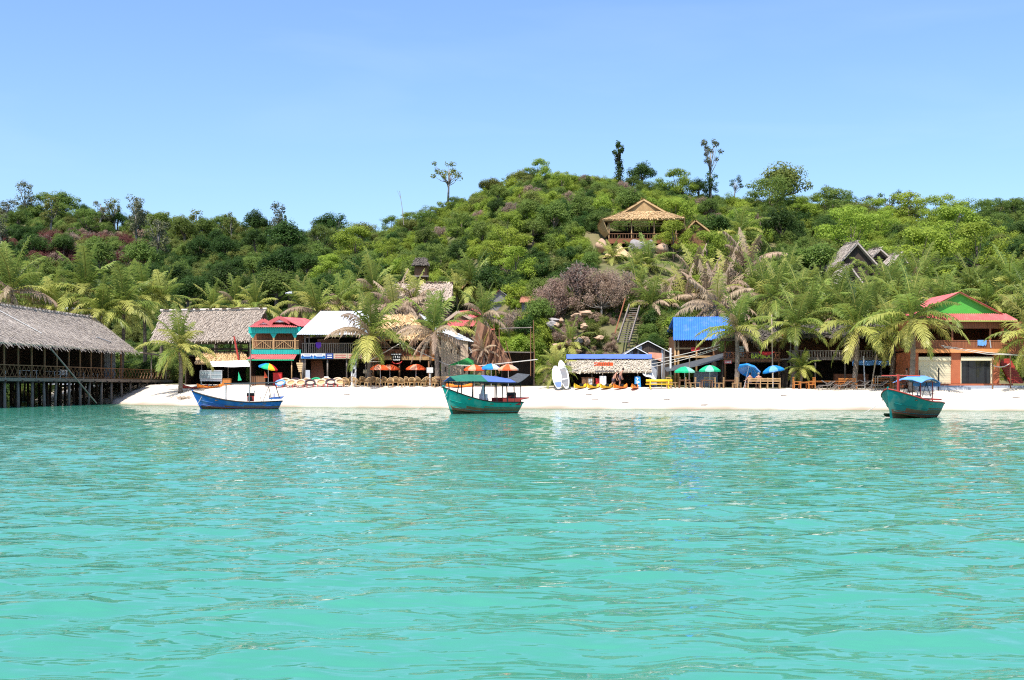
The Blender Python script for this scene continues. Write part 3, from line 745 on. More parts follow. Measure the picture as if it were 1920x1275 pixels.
for mname in ('palm_green', 'palm_yellow', 'palm_dry'):
    for i, (e0, bd) in enumerate(LV):
        FR[(mname, i)] = [frond(e0, bd, mname, 10*i+s, mname == 'palm_dry') for s in range(2)]
def palm_trunk():
    mb = MB(); n = 22
    pts = [(.5*math.sin(i/n*1.6)*.12, 0, i/n) for i in range(n+1)]
    mb.tube(pts, [(.034 if i == 0 else .027 - .009*i/n) * (1.12 if i % 2 else .95) for i in range(n+1)], 8)
    return mb.mesh('trunk', M['palm_bark'], True)
PT = palm_trunk()
def nut_mesh():
    import bmesh
    bm = bmesh.new()
    for k in range(6):
        a = k*1.05
        bmesh.ops.create_icosphere(bm, subdivisions=1, radius=.13, matrix=Matrix.Translation((.2*math.cos(a), .2*math.sin(a), -.12-.07*(k % 2))))
    me = bpy.data.meshes.new('coconuts'); bm.to_mesh(me); bm.free(); me.materials.append(M['palm_yellow']); return me
NUTS = nut_mesh()
def palm(px, cy, Y, L, style, label, n=None, base_px=None, nuts=False, group='coconut palms', low=5):
    """crown heart at photo (px, cy), fronds L metres"""
    r = random.Random(int(px*3+cy))
    bx = X(base_px if base_px is not None else px + r.uniform(-8, 8), Y); g = gz(bx, Y)
    top = P(px, cy, Y); h = max(.8, top.z - g)
    e = empty('coconut_palm', (bx, Y, g-.05), label, 'palm tree', group, world_parts=False)
    dx = top.x - bx; sw = min(1.0, .45+.1*h)*9.5
    t = inst('trunk', PT, e, sc=(sw if h > 2 else 6, sw if h > 2 else 6, h))
    t.rotation_euler = (0, math.atan2(dx - .06*sw, h), 0)
    n = n or 21
    for i in range(n):
        q = (i+.5)/n; az = i*2.39996 + r.uniform(-.25, .25)
        lv = min(low, int(q**.7*5.7)); x = r.random()
        if style == 'green': m = 'palm_green' if q < .5 or x < .3 else ('palm_yellow' if q < .9 or x < .7 else 'palm_dry')
        elif style == 'yellow': m = 'palm_green' if x < .38 and q < .8 else 'palm_yellow'
        elif style == 'half': m = 'palm_green' if q < .35 else ('palm_dry' if x < .5 else 'palm_yellow' if x < .75 else 'palm_green')
        else: m = 'palm_dry' if q > .25 or x < .6 else 'palm_yellow'
        s = L*r.uniform(.82, 1.12)*(1 if lv < 5 else .8)
        inst('frond', r.choice(FR[(m, lv)]), e, loc=(dx, 0, h-.05), rot=(r.uniform(-.12, .12), r.uniform(-.12, .12), az), sc=s)
    if nuts: inst('coconuts', NUTS, e, loc=(dx, 0, h-.1))
    return e
PALMS = [
 (336, 652, 122, 4.3, 'yellow', 'yellow-green palm leaning over the pier railing end', 338, 1),
 (693, 628, 116.8, 5.4, 'half', 'large palm before the white metal roof, dry fronds on its right', 690, 0),
 (813, 622, 113.9, 4.3, 'half', 'palm with browning fronds beside the tan plank house', 820, 0),
 (905, 592, 119, 3.6, 'half', 'half-dead palm before the red roofed house', 906, 0),
 (905, 655, 114, 1.7, 'dry', 'stump-like palm with a hanging skirt of dead leaves', 905, 0),
 (1043, 690, 110, 2.6, 'yellow', 'small young palm behind the two leaning paddle boards', 1042, 0),
 (1070, 645, 125, 2.9, 'half', 'small palm on the dry bank above the beach bar', 1072, 0),
 (1380, 620, 110, 4.2, 'half', 'palm in front of the blue roof, trunk beside the lettered banner', 1381, 0),
 (1493, 612, 109, 4.0, 'green', 'green palm right of the blue umbrellas', 1486, 0),
 (1607, 612, 106, 4.9, 'green', 'green palm before the slatted balcony, trunk leaning left', 1600, 1),
 (1710, 597, 101, 5.0, 'green', 'broad palm against the green gabled house', 1708, 1),
 (1936, 632, 100, 4.4, 'yellow', 'palm cut by the right frame edge', 1940, 0),
 (1503, 690, 108, 2.2, 'green', 'short young palm with yellow stem by the orange chairs', 1499, 0),
 (22, 545, 138, 6.0, 'half', 'tall palm at the left frame edge behind the pier roof', None, 1),
 (160, 545, 142, 6.4, 'green', 'tall dark palm rising behind the middle of the pier roof', None, 0),
 (232, 572, 140, 5.4, 'green', 'palm behind the end of the pier roof ridge', None, 0),
 (268, 560, 150, 5.0, 'green', 'palm between the pier roof and the long thatched house', None, 0),
 (100, 580, 140, 4.6, 'yellow', 'low palm half hidden by the pier roof', None, 0),
 (440, 568, 150, 4.0, 'half', 'palm sprouting over the long thatched roof', None, 0),
 (400, 578, 152, 3.6, 'yellow', 'small palm behind the middle of the long thatched roof', None, 0),
 (595, 585, 140, 4.6, 'half', 'palm behind the teal house with pale drooping fronds', None, 0),
 (640, 570, 142, 4.6, 'half', 'palm rising behind the white metal roof', None, 0),
 (560, 570, 152, 3.8, 'yellow', 'small palm between teal and white roofs', None, 0),
 (740, 580, 132, 4.8, 'dry', 'dry palm below the pale thatched ridge roof', None, 0),
 (775, 570, 134, 4.4, 'dry', 'brown palm right behind the browning palm', None, 0),
 (888, 535, 150, 4.6, 'green', 'palm on the lower slope above the small grey hut', None, 0),
 (855, 545, 152, 3.4, 'yellow', 'small palm left of the grey hut on the slope', None, 0),
 (1148, 532, 152, 2.8, 'yellow', 'young palm in front of the sand heap', None, 0),
 (1190, 556, 146, 2.6, 'yellow', 'young palm below the grey boulder', None, 0),
 (1215, 530, 148, 4.4, 'green', 'palm between the grey-brown bush and the feathery tree', None, 0),
 (1245, 590, 134, 3.8, 'dry', 'dead-looking palm left of the blue roof', None, 0),
 (1285, 575, 136, 4.6, 'dry', 'dry palm right above the left end of the blue roof', None, 0),
 (1325, 560, 136, 5.0, 'dry', 'tall dry palm over the middle of the blue roof', None, 0),
 (1362, 540, 138, 5.0, 'dry', 'palm with a brown skirt behind the blue roof', None, 0),
 (1402, 500, 150, 5.2, 'dry', 'high palm right of the pavilion hill', None, 0),
 (1388, 440, 168, 4.6, 'green', 'palm highest on the slope right of the small thatched gable', None, 0),
 (1435, 560, 132, 4.8, 'half', 'palm behind the bar with the lettered banner', None, 0),
 (1478, 535, 142, 4.6, 'green', 'palm left of the weathered thatch huts', None, 0),
 (1545, 562, 130, 4.8, 'green', 'palm below the weathered thatch huts', None, 0),
 (1662, 545, 132, 5.0, 'green', 'palm right below the smaller weathered hut', None, 0),
 (1590, 588, 126, 4.2, 'half', 'palm partly covering the big weathered hut', None, 0),
 (1725, 530, 136, 4.8, 'half', 'palm behind the broad palm with dry upright fronds', None, 0),
 (1765, 570, 128, 4.2, 'green', 'palm left of the green gable', None, 0),
 (1850, 565, 136, 4.4, 'green', 'palm behind the right roof slope of the green gable', None, 0),
 (1895, 535, 140, 4.8, 'green', 'palm above the right roof end of the green gabled house', None, 0),
 (1925, 560, 132, 4.6, 'green', 'palm at the right frame edge above the red stair', None, 0),
 (1195, 560, 138, 4.0, 'half', 'palm with mixed fronds between the brown trees and the blue roof', None, 0),
 (1222, 570, 132, 4.2, 'half', 'palm right behind the top of the hill stair', None, 0),
 (1305, 530, 142, 4.8, 'dry', 'dry palm behind the tall dry palm over the blue roof', None, 0),
 (1345, 575, 126, 4.6, 'dry', 'brown-skirted palm at the right edge of the blue roof', None, 0),
 (1415, 545, 136, 4.8, 'green', 'green palm between the blue roof and the banner bar', None, 0),
 (1455, 560, 120, 4.2, 'yellow', 'yellowish palm above the right end of the lettered banner', None, 0),
 (1520, 590, 118, 4.8, 'green', 'green palm over the left end of the slatted balcony', None, 0),
 (1570, 580, 120, 4.8, 'green', 'green palm over the middle of the slatted balcony', None, 0),
 (1640, 585, 118, 4.8, 'green', 'green palm over the blue valance', None, 0),
 (1680, 570, 122, 5.0, 'green', 'green palm left behind the broad palm', None, 0),
 (1628, 592, 124, 4.4, 'half', 'palm with pale fronds right below the ragged hut', None, 0),
 (1676, 622, 108, 4.2, 'green', 'palm just left of the green gabled house, below the broad palm', None, 0),
 (1500, 560, 126, 4.6, 'half', 'palm with dry lower fronds left of the weathered huts', None, 0),
 (1370, 480, 158, 4.2, 'green', 'palm on the slope below the small thatched gable', None, 0),
 (660, 560, 148, 4.2, 'green', 'palm behind the large palm before the white roof', None, 0),
 (700, 545, 138, 4.6, 'half', 'palm left of the pale thatched ridge roof', None, 0),
 (480, 575, 148, 3.8, 'yellow', 'palm between the long thatched roof and the teal roof', None, 0),
 (190, 590, 138, 4.4, 'green', 'palm just over the right part of the pier roof ridge', None, 0),
 (60, 560, 144, 5.2, 'green', 'palm between the two tall palms behind the pier roof', None, 0),
 (305, 560, 150, 4.4, 'yellow', 'palm behind the left end of the long thatched roof', None, 0),
 (1820, 540, 142, 4.4, 'green', 'palm directly behind the green gable peak', None, 0),
 (1280, 650, 124, 2.6, 'dry', 'low palm of dead fronds left of the bar stairs', None, 0)]
for px, cy, Y, L, st, lab, bpx, nu in PALMS: palm(px, cy, Y, L, st, lab, base_px=bpx, nuts=bool(nu), low=4 if px in (1380, 1493) else 5)
# near bushes of the village
for px, Y, h, key, m, w, lab in ((1040, 131, 6.6, 'dome', 'leaf_brown', .9, 'big round grey-brown tree left of the hill stair'), (1128, 132, 7.2, 'dome', 'leaf_brown', .9, 'big purplish brown tree beside the hill stair'),
      (1085, 133, 7.0, 'dry', 'leaf_brown', .95, 'twiggy brown tree between the two big brown crowns'), (1165, 134, 5.6, 'dry', 'leaf_brown', .9, 'bare twiggy tree at the top of the hill stair'), (1060, 126, 3.0, 'dry', 'leaf_brown', 1.1, 'low twiggy brown bush on the dry bank'), (1115, 127, 3.0, 'shrub', 'leaf_olive', 1.0, 'olive bush on the dry bank left of the stair'), (963, 128, 4.6, 'dry', 'leaf_brown', .85, 'brown thorny bush below the rusty roof'), (985, 126, 4.4, 'broad', 'leaf_dark', .9, 'dark leafy tree in the gully left of the dry bank'), (1010, 128, 5.2, 'broad', 'leaf_mid', .9, 'green leafy tree above the gully'),
      (950, 124, 3.4, 'shrub', 'leaf_bright', .8, 'bright green bush behind the bamboo frame'), (478, 126, 4.6, 'shrub', 'leaf_dark', .5, 'narrow dark tree between thatched roof and teal house'), (925, 132, 4.4, 'broad', 'leaf_mid', .9, 'leafy green tree beside the red roofed house'),
      (1178, 119, 1.6, 'shrub', 'leaf_bright', 1.1, 'small bright bush at the bottom of the hill stair'), (1225, 124, 3.2, 'broad', 'leaf_dark', 1.0, 'dark tree right of the hill stair'), (1252, 111.5, 1.5, 'shrub', 'leaf_mid', 1.0, 'potted-size bush beside the yellow bench'),
      (1800, 128, 5.4, 'broad', 'leaf_dark', 1.1, 'dark round tree left behind the green gable'), (255, 158, 3.4, 'shrub', 'leaf_bright', 1.5, 'bright yellow-green bush behind the gap beside the long thatched house'), (700, 136, 3.4, 'broad', 'leaf_dark', 1.0, 'dark round tree left end of the pale thatched ridge roof'),
      (865, 128, 3.2, 'shrub', 'leaf_mid', 1.1, 'green bush behind the tan plank house'), (1505, 124, 4, 'shrub', 'leaf_mid', 1.2, 'shrub filling the gap behind the two balconies'), (1640, 120, 4, 'shrub', 'leaf_dark', 1.3, 'dark shrub behind the slatted balcony'),
      (520, 148, 3.2, 'shrub', 'leaf_bright', 1.4, 'light green bush behind the teal roof'), (400, 148, 3.4, 'shrub', 'leaf_olive', 1.5, 'olive bush behind the long thatched roof'), (460, 150, 3.4, 'shrub', 'leaf_bright', 1.4, 'light green bush behind the right end of the long thatched roof'),
      (340, 150, 3.6, 'shrub', 'leaf_mid', 1.5, 'mid green bush behind the left end of the long thatched roof'), (1720, 124, 4.6, 'shrub', 'leaf_dark', 1.2, 'dark shrub left of the green gabled house')):
    tree(px, Y, h, key, m, w, label=lab)
label_trees()
# ------------------------------------------------------------------ buildings
def room(mb, x0, x1, yf, yb, z0, z1, m=0, th=.12, floor=True, ceil=True, left=True, right=True):
    """open-fronted room: back wall, side walls, floor and ceiling"""
    mb.box(x0, x1, yb, yb+th, z0, z1, m)
    if left: mb.box(x0-th, x0-.003, yf, yb+th, z0, z1, m)
    if right: mb.box(x1+.003, x1+th, yf, yb+th, z0, z1, m)
    if floor: mb.box(x0-th, x1+th, yf, yb+th, z0-th, z0-.003, m)
    if ceil: mb.box(x0-th, x1+th, yf, yb+th, z1+.003, z1+th, m)
def railing(parent, x0, x1, y, z0, z1, mname, n, style='bars', name='railing', w=.05):
    mb = MB()
    mb.box(x0, x1, y-.05, y+.05, z1-.08, z1); mb.box(x0, x1, y-.04, y+.04, z0, z0+.07)
    if style == 'bars':
        for i in range(n):
            x = x0 + (x1-x0)*(i+.5)/n
            mb.box(x-w/2, x+w/2, y-.02, y+.02, z0+.07, z1-.08)
    else:
        for i in range(n):
            a = x0 + (x1-x0)*i/n; b = x0 + (x1-x0)*(i+1)/n
            mb.bar((a, y-.012, z0+.06), (b, y-.012, z1-.07), .045, .03, up=(0,1,0)); mb.bar((a, y+.022, z1-.07), (b, y+.022, z0+.06), .045, .03, up=(0,1,0))
            mb.box(a-.03, a+.03, y-.05, y+.06, z0+.07, z1-.08)
    return mb.build(name, M[mname], parent)
def post(parent, x, y, z0, z1, mname, w=.13, name='post', x1=None):
    mb = MB(); mb.tube([(x, y, z0), (x if x1 is None else x1, y, z1)], [w*.55, w*.45], 7)
    return mb.build(name, M[mname], parent, True)
def planks(parent, x0, x1, y, z0, z1, mname, w=.2, th=.05, name='plank', seed=1, gap=.012, top=None, each=False):
    """upright boards with open joints, standing uneven"""
    r = random.Random(seed); n = max(1, round((x1-x0)/w)); mb = MB()
    for i in range(n):
        a = x0+(x1-x0)*i/n; b = x0+(x1-x0)*(i+1)/n-gap; o = r.uniform(0, .025)
        zt = z1 if top is None else top((a+b)/2)
        if each: MB().box(a, b, y-th-o, y, z0, zt).build(name, M[mname], parent)
        else: mb.box(a, b, y-th-o, y, z0, zt)
    return None if each else mb.build(name, M[mname], parent, kind='stuff')

# --- pier restaurant at the left
A = Vector((-43.8, 104, 0)); AX = (Vector((-40.4, 145, 0))-A).normalized(); SD = Vector((-AX.y, AX.x, 0))   # along the pier, and away to its far side
def pier(u, s, z): return A + AX*u + SD*s + Vector((0, 0, z))
DZ = 2.55
pr = empty('pier', pier(20, 4, 0), 'long wooden pier on dark piles with criss-cross railing', 'pier')
for i in range(44):                                    # boards run along the pier; unseen far ones added to darken the underside
    s = -.35 + i*.56
    MB().bar(pier(-10, s+.27, DZ-.03), pier(43, s+.27, DZ-.03), .535, .07).build('deck_plank', M['wood_grey'], pr)
mb = MB()
mb.bar(pier(-10, -.42, DZ-.14), pier(43, -.42, DZ-.14), .1, .3)
mb.build('edge_beam', M['wood_grey'], pr)
PILE = None
for row, (s, n) in enumerate(((-.2, 22), (2.4, 19), (5, 17), (7.6, 15), (11, 13), (15, 12), (19, 10))):  # last rows added to keep the space beneath the deck dark
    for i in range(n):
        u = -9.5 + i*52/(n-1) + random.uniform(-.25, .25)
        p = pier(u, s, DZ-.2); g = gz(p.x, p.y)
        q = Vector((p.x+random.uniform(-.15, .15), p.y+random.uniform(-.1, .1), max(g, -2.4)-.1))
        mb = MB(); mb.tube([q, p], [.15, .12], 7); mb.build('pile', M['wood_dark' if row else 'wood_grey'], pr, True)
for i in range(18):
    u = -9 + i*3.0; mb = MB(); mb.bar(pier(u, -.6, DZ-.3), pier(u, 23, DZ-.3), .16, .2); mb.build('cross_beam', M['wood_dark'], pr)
mb = MB(); mb.bar(pier(-10, -.3, DZ+1.12), pier(43, -.3, DZ+1.12), .09, .08); mb.bar(pier(-10, -.3, DZ+.1), pier(43, -.3, DZ+.1), .06, .06)
for i in range(62):
    a = -10 + i*53/62; b = a + 53/62
    mb.bar(pier(a, -.315, DZ+.1), pier(b, -.315, DZ+1.1), .045, .03); mb.bar(pier(a, -.28, DZ+1.1), pier(b, -.28, DZ+.1), .045, .03)
mb.build('railing', M['wood_brown'], pr)
mb = MB()
for k in range(7):                                     # railing across the landward end
    a = pier(43, -.3+k*.9, DZ+.1); b = pier(43, .6+k*.9, DZ+1.1); mb.bar(a, b, .05); mb.bar((a.x, a.y+.05, b.z), (b.x, b.y+.05, a.z), .05)
mb.bar(pier(43, -.3, DZ+1.13), pier(43, 6, DZ+1.13), .08); mb.build('end_railing', M['wood_grey'], pr)
for u in (33.5, 38, 42.8):
    mb = MB(); mb.tube([pier(u, -.3, DZ), pier(u, -.3, DZ+3.0)], .07, 6); mb.build('post', M['wood_grey'], pr)
mb = MB(); mb.bar(pier(30.5, -.3, DZ+3.0), pier(39.5, -.3, DZ+2.75), .35, .14); mb.build('pergola_beam', M['thatch_c'], pr)
mb = MB(); mb.tube([P(94, 652, 108.5), P(181, 756, 113)], [.07, .06], 6)
single(mb, 'leaning_pole', M['wood_grey'], 'long thin pole slanting from the pier roof down to the water', 'pole')
rs = empty('pier_restaurant', pier(12, 5, DZ), 'open restaurant with large grey thatched roof standing on the pier', 'restaurant')
r0 = pier(-10, 5.2, 9.55); r1 = pier(31.0, 5.2, 9.35); e0 = pier(-10, -.95, 5.55); e1 = pier(27.6, -.95, 5.6); f0 = pier(-10, 11.3, 5.55); f1 = pier(27.6, 11.3, 5.6)
mb = MB(); mb.thatch(r0, r1, e1, e0, step=.12, row=.24, ln=.8, hang=.5, seed=3); mb.thatch(r0, r1, f1, f0, step=.5, row=.6, ln=1, seed=4)
mb.slab([r1+Vector((0,0,-.2)), e1+Vector((0,0,-.1)), f1+Vector((0,0,-.1))], AX*-.15, 2)
mb.build('thatched_roof', THG, rs, kind='stuff')
mb = MB(); mb.tube([r0+Vector((0,0,.08)), r0.lerp(r1, .5)+Vector((0,0,.0)), r1+Vector((0,0,.06))], .2, 6); mb.build('ridge_cap', M['thatch_b'], rs)
for t0, t1, u0 in ((.12, .72, .42), (.68, .8, .8)):      # pale seam strips lying down the slope
    a = r0.lerp(r1, u0).lerp(e0.lerp(e1, u0+.03), t0); b = r0.lerp(r1, u0+.04).lerp(e0.lerp(e1, u0+.09), t1); nn = Vector((.6, -.2, .8))*.12
    mb = MB(); mb.bar(a+nn, b+nn, .16, .05); mb.build('seam_strip', M['white'], rs)
for i in range(15):
    u = -9.2 + i*2.5; mb = MB(); mb.tube([pier(u, .05, DZ), pier(u, .05, 5.9)], .09, 6); mb.build('post', M['wood_brown'], rs)
for i in range(9):
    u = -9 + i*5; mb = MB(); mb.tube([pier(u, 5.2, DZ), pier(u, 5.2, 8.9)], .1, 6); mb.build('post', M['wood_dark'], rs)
mb = MB(); mb.slab([pier(-10, 9, DZ), pier(27, 9, DZ), pier(27, 9, 6.6), pier(-10, 9, 6.6)], SD*.1); mb.build('dark_backing', M['wood_dark'], rs)
mb = MB(); mb.slab([pier(25, 1.6, DZ), pier(25, 9, DZ), pier(25, 9, 6.2), pier(25, 1.6, 6.2)], AX*.1); mb.build('dark_panel', M['wood_dark'], rs)
mb = MB(); mb.slab([pier(26.5, 1.0, DZ), pier(26.5, 7, DZ), pier(26.5, 7, 5.5), pier(26.5, 1.0, 5.5)], AX*.1); mb.build('end_wall', M['grey_paint'], rs)
for i, (u, s) in enumerate(((-1, 2.2), (4, 2.4), (9.5, 2.2), (15, 2.5), (20, 2.3), (24, 2.6))):
    t = empty('dining_table', pier(u, s, DZ), ['table nearest the left frame edge inside the pier restaurant', 'second table from the left inside the pier restaurant', 'table behind the slanting pole in the pier restaurant', 'fourth table along the pier restaurant railing', 'fifth table along the pier restaurant railing', 'last table along the pier restaurant railing'][i], 'table', 'tables in the pier restaurant')
    p = pier(u, s, DZ)
    mb = MB(); mb.box(p.x-.6, p.x+.6, p.y-.8, p.y+.8, DZ+.71, DZ+.76); mb.build('table_top', M['white' if i in (0, 2, 3) else 'wood_brown'], t)
    for sx in (-.5, .5):
        for sy in (-.7, .7): mb = MB(); mb.box(p.x+sx-.03, p.x+sx+.03, p.y+sy-.03, p.y+sy+.03, DZ, DZ+.71); mb.build('leg', M['white'], t)
for i, (u, s, m, lab) in enumerate(((14.2, 1.0, 'white', 'white bench seen through the pier railing by the slanting pole'), (.3, 1.0, 'wood_grey', 'pale wooden bench at the left frame edge on the pier'))):
    p = pier(u, s, DZ); t = empty('bench', p, lab, 'bench')
    for k in range(4): mb = MB(); mb.bar(p+Vector((.0, -.9, .4+k*.14)), p+Vector((.05, .9, .4+k*.14)), .05, .09); mb.build('slat', M[m], t)
    for q in (-.8, .8): mb = MB(); mb.box(p.x-.05, p.x+.05, p.y+q-.04, p.y+q+.04, DZ, DZ+.9); mb.build('leg', M[m], t)
    mb = MB(); mb.box(p.x-.5, p.x-.06, p.y-.9, p.y+.9, DZ+.4, DZ+.45); mb.build('seat', M[m], t)

# --- white house glimpsed behind the pier roof
Y = 152; w = empty('white_house', P(150, 640, Y), 'white walled house glimpsed above the middle of the pier roof', 'house')
mb = MB(); mb.box(X(88, Y), X(168, Y), Y, Y+5, 2.0, Z(580, Y)); mb.build('wall', M['white'], w)
mb = MB(); mb.box(X(156, Y), X(162, Y), Y-.05, Y-.004, Z(590, Y)-1, Z(582, Y)); mb.build('window', M['glass_dark'], w)
mb = MB(); mb.slab([(X(84, Y), Y-.6, Z(581, Y)), (X(172, Y), Y-.6, Z(581, Y)), (X(172, Y), Y+5.4, Z(572, Y)), (X(84, Y), Y+5.4, Z(572, Y))], (0, 0, .1)); mb.build('roof', M['metal_white'], w)

# --- long thatched house
Y = 129; h = empty('thatched_house', (X(385, Y), Y, gz(X(385, Y), Y)), 'long grey thatched house behind the leaning yellow palm', 'house')
g = gz(X(385, Y), Y)
a, b = P(304, 584, Y+4.2), P(497, 581, Y+4.2); c, d = P(471, 637, Y-1.0), P(282, 640, Y-1.0)
mb = MB(); mb.thatch(a, b, c, d, step=.12, row=.24, ln=.8, hang=.4, seed=8)
mb.thatch(a, b, (b.x, Y+9.4, c.z), (a.x, Y+9.4, c.z), step=.6, row=.8, ln=1, seed=9); mb.build('thatched_roof', THB, h, kind='stuff')
mb = MB(); mb.tube([a+Vector((-.2,0,.1)), b+Vector((.2,0,.1))], .17, 6); mb.build('ridge_cap', M['thatch_b'], h)
mb = MB(); room(mb, X(348, Y), X(470, Y), Y+.2, Y+7, g, Z(668, Y), ceil=True); mb.build('lower_walls', M['wood_dark'], h)
mb = MB(); mb.box(X(346, Y), X(470, Y), Y+7.12, Y+7.2, Z(668, Y)+.2, Z(655, Y)); mb.build('upper_wall', M['wood_dark'], h)
for px in (348, 405, 432, 452, 466): post(h, X(px, Y), Y, Z(668, Y), Z(636, Y), 'wood_dark')
mb = MB(); mb.box(X(346, Y), X(470, Y), Y-.06, Y+.06, Z(656, Y), Z(653, Y)); mb.build('rail', M['wood_dark'], h)
mb = MB(); mb.thatch(P(372, 662, Y-.3), P(458, 661, Y-.3), P(470, 680, Y-2.2), P(366, 681, Y-2.2), step=.14, row=.22, ln=.6, hang=.2, seed=12); mb.build('lower_thatch', GOLD, h, kind='stuff')
mb = MB(); mb.tube([P(439, 631, Y-1.4), P(448, 677, Y-1.9)], .1, 6); mb.build('red_post', M['boat_red'], h)
for px in (378, 428, 470): post(h, X(px, Y-2), Y-2, gz(X(px, Y-2), Y-2), Z(680, Y-2), 'wood_grey')
mb = MB(); pts = []
for i in range(13):
    t = i/12; pts.append((P(393+72*t, 678-2*t, Y-2.4), P(397+74*t, 688-.6*math.sin(t*9), Y-4.2)))
for i in range(12): mb.slab([pts[i][0], pts[i+1][0], pts[i+1][1], pts[i][1]], (0, 0, .03))
t = single(mb, 'white_awning', M['white'], 'sagging white awning sheet below the golden thatch eave', 'awning')

# --- teal house
Y = 122.5; x0, x1 = X(470, Y), X(561, Y); g = gz((x0+x1)/2, Y)
h = empty('teal_house', ((x0+x1)/2, Y, g), 'two-storey teal and brown wooden house with red metal roof', 'house')
zc1, zf, zr, ze = Z(669, Y), Z(655.5, Y), Z(638, Y), Z(625, Y)
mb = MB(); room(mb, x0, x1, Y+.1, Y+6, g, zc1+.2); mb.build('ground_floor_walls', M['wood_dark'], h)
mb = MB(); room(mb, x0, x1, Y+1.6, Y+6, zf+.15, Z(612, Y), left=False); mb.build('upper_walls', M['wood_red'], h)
planks(h, x0, x1, Y+1.55, zf+.15, ze+.2, 'wood_red', .3, name='wall_boards')
planks(h, x0+.1, x1+.05, Y-.02, Z(664, Y), zf, 'teal', .24, .06, name='teal_board', each=True)
planks(h, x0-.2, x1+.12, Y-.05, ze, Z(613, Y), 'teal', .24, .06, name='teal_board', each=True)
mb = MB(); mb.box(x1+.06, x1+.16, Y+.02, Y+6, Z(664, Y), zf); mb.box(x1+.06, x1+.16, Y+.02, Y+6, ze, Z(613, Y)); mb.build('side_board', M['teal'], h)
for px in (474, 513, 553):
    x = X(px, Y); mb = MB(); mb.box(x-.08, x+.08, Y+.0, Y+.16, zf, ze+.3); mb.build('post', M['bamboo'], h)
    mb = MB(); mb.slab([(x-.35, Y-.03, ze+.02), (x+.35, Y-.03, ze+.02), (x+.09, Y-.03, ze-.42), (x-.09, Y-.03, ze-.42)], (0, .1, 0)); mb.build('bracket', M['teal'], h)
railing(h, x0+.1, x1-.05, Y+.08, zf+.1, zr, 'bamboo', 26)
mb = MB()
for px, s in ((484, 1), (500, -1), (524, 1), (540, -1)): mb.bar((X(px-8*s, Y), Y+.02, zf+.15), (X(px+8*s, Y), Y+.02, zr-.1), .06, .03, up=(0,1,0))
mb.build('rail_brace', M['bamboo'], h)
mb = MB(); mb.corr(P(472, 664.5, Y-.1), P(557, 664.5, Y-.1), P(552, 673.5, Y-1.7), P(463, 673.5, Y-1.7), 20, .04); mb.build('awning', M['metal_red'], h)
mb = MB(); mb.box(X(463, Y-1.7), X(551, Y-1.7), Y-1.78, Y-1.7, Z(676, Y-1.7), Z(673.8, Y-1.7)); mb.build('awning_fascia', M['umb_green'], h)
post(h, X(547, Y-1.5), Y-1.5, g, Z(674, Y-1.5), 'bamboo')
post(h, X(470, Y-1.5), Y-1.5, g, Z(674, Y-1.5), 'wood_brown')
# roof: front slope with two small gables, main roof running back
mb = MB(); mb.corr(P(478, 606, Y+1.8), P(556, 606, Y+1.8), P(557, 613, Y-.5), P(468, 613, Y-.5), 22, .035)
mb.build('front_roof', M['metal_red'], h)
mb = MB(); a, b = P(524, 594, Y+.8), Vector((X(524, Y)+1.0, Y+9, Z(594, Y+.8)+.3))
mb.corr(a, b, Vector((b.x+3.4, Y+9, Z(613, Y)+.1)), P(559, 611, Y-.3), 16, .035); mb.corr(a, b, Vector((b.x-2.6, Y+9, Z(608, Y)+.1)), P(504, 606, Y+.8), 16, .035)
mb.build('main_roof', M['metal_red'], h)
for px, py, wd, hh in ((524, 595, 20, 10), (494, 600, 16, 8.5)):
    yy = Y+.55
    mb = MB(); mb.slab([P(px-wd+3, py+hh, yy), P(px+wd-3, py+hh, yy), P(px, py+1.5, yy)], (0, .08, 0)); gb = mb.build('gable', M['wood_brown'], h)
    mb = MB(); mb.slab([P(px-wd+8, py+hh-1, yy-.06), P(px+wd-8, py+hh-1, yy-.06), P(px, py+4.5, yy-.06)], (0, .05, 0)); mb.build('gable_panel', M['white'], gb)
    mb = MB(); mb.bar(P(px-wd, py+hh+.5, yy-.1), P(px, py, yy-.1), .14, .35); mb.bar(P(px, py+.0, yy-.11), P(px+wd, py+hh+.5, yy-.11), .14, .35); mb.build('barge_board', M['metal_red'], gb)

# --- dive shop with white metal roof
Y = 120; x0, x1 = X(566, Y), X(688, Y); g = gz((x0+x1)/2, Y)
h = empty('dive_shop', ((x0+x1)/2, Y, g), 'two-storey shop with white metal roof, grey balcony bars and blue banner', 'shop')
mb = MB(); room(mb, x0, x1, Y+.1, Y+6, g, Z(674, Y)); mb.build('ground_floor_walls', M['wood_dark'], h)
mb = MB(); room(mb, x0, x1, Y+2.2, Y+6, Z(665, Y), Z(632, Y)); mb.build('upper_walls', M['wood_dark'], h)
mb = MB(); mb.box(x0-.1, x1, Y-.1, Y+2.2, Z(673, Y)+.12, Z(664, Y)-.02); mb.build('balcony_floor', M['wood_grey'], h)
planks(h, x0+1.2, x0+3.4, Y+2.18, Z(664, Y), Z(634, Y), 'wood_brown', .25, name='wall_boards')
railing(h, x0, x1, Y-.05, Z(663, Y), Z(643, Y), 'wood_grey', 34, w=.07)
for px in (568, 572, 614, 650, 686): post(h, X(px, Y), Y+.05, g, Z(664, Y) if px != 572 else Z(630, Y), 'wood_grey', .16)
post(h, X(580, Y+1), Y+1, Z(664, Y), Z(628, Y), 'wood_grey')
mb = MB(); mb.corr(P(601, 583.5, Y+4.5), P(688, 583.5, Y+4.5), P(704, 627, Y-1), P(556, 627, Y-1), 34, .015); mb.build('metal_roof', M['metal_white'], h)
mb = MB(); mb.slab([P(601, 583, Y+4.6), P(688, 583, Y+4.6), P(700, 615, Y+9), P(575, 615, Y+9)], (0, 0, -.04)); mb.build('rear_roof', M['metal_white'], h)
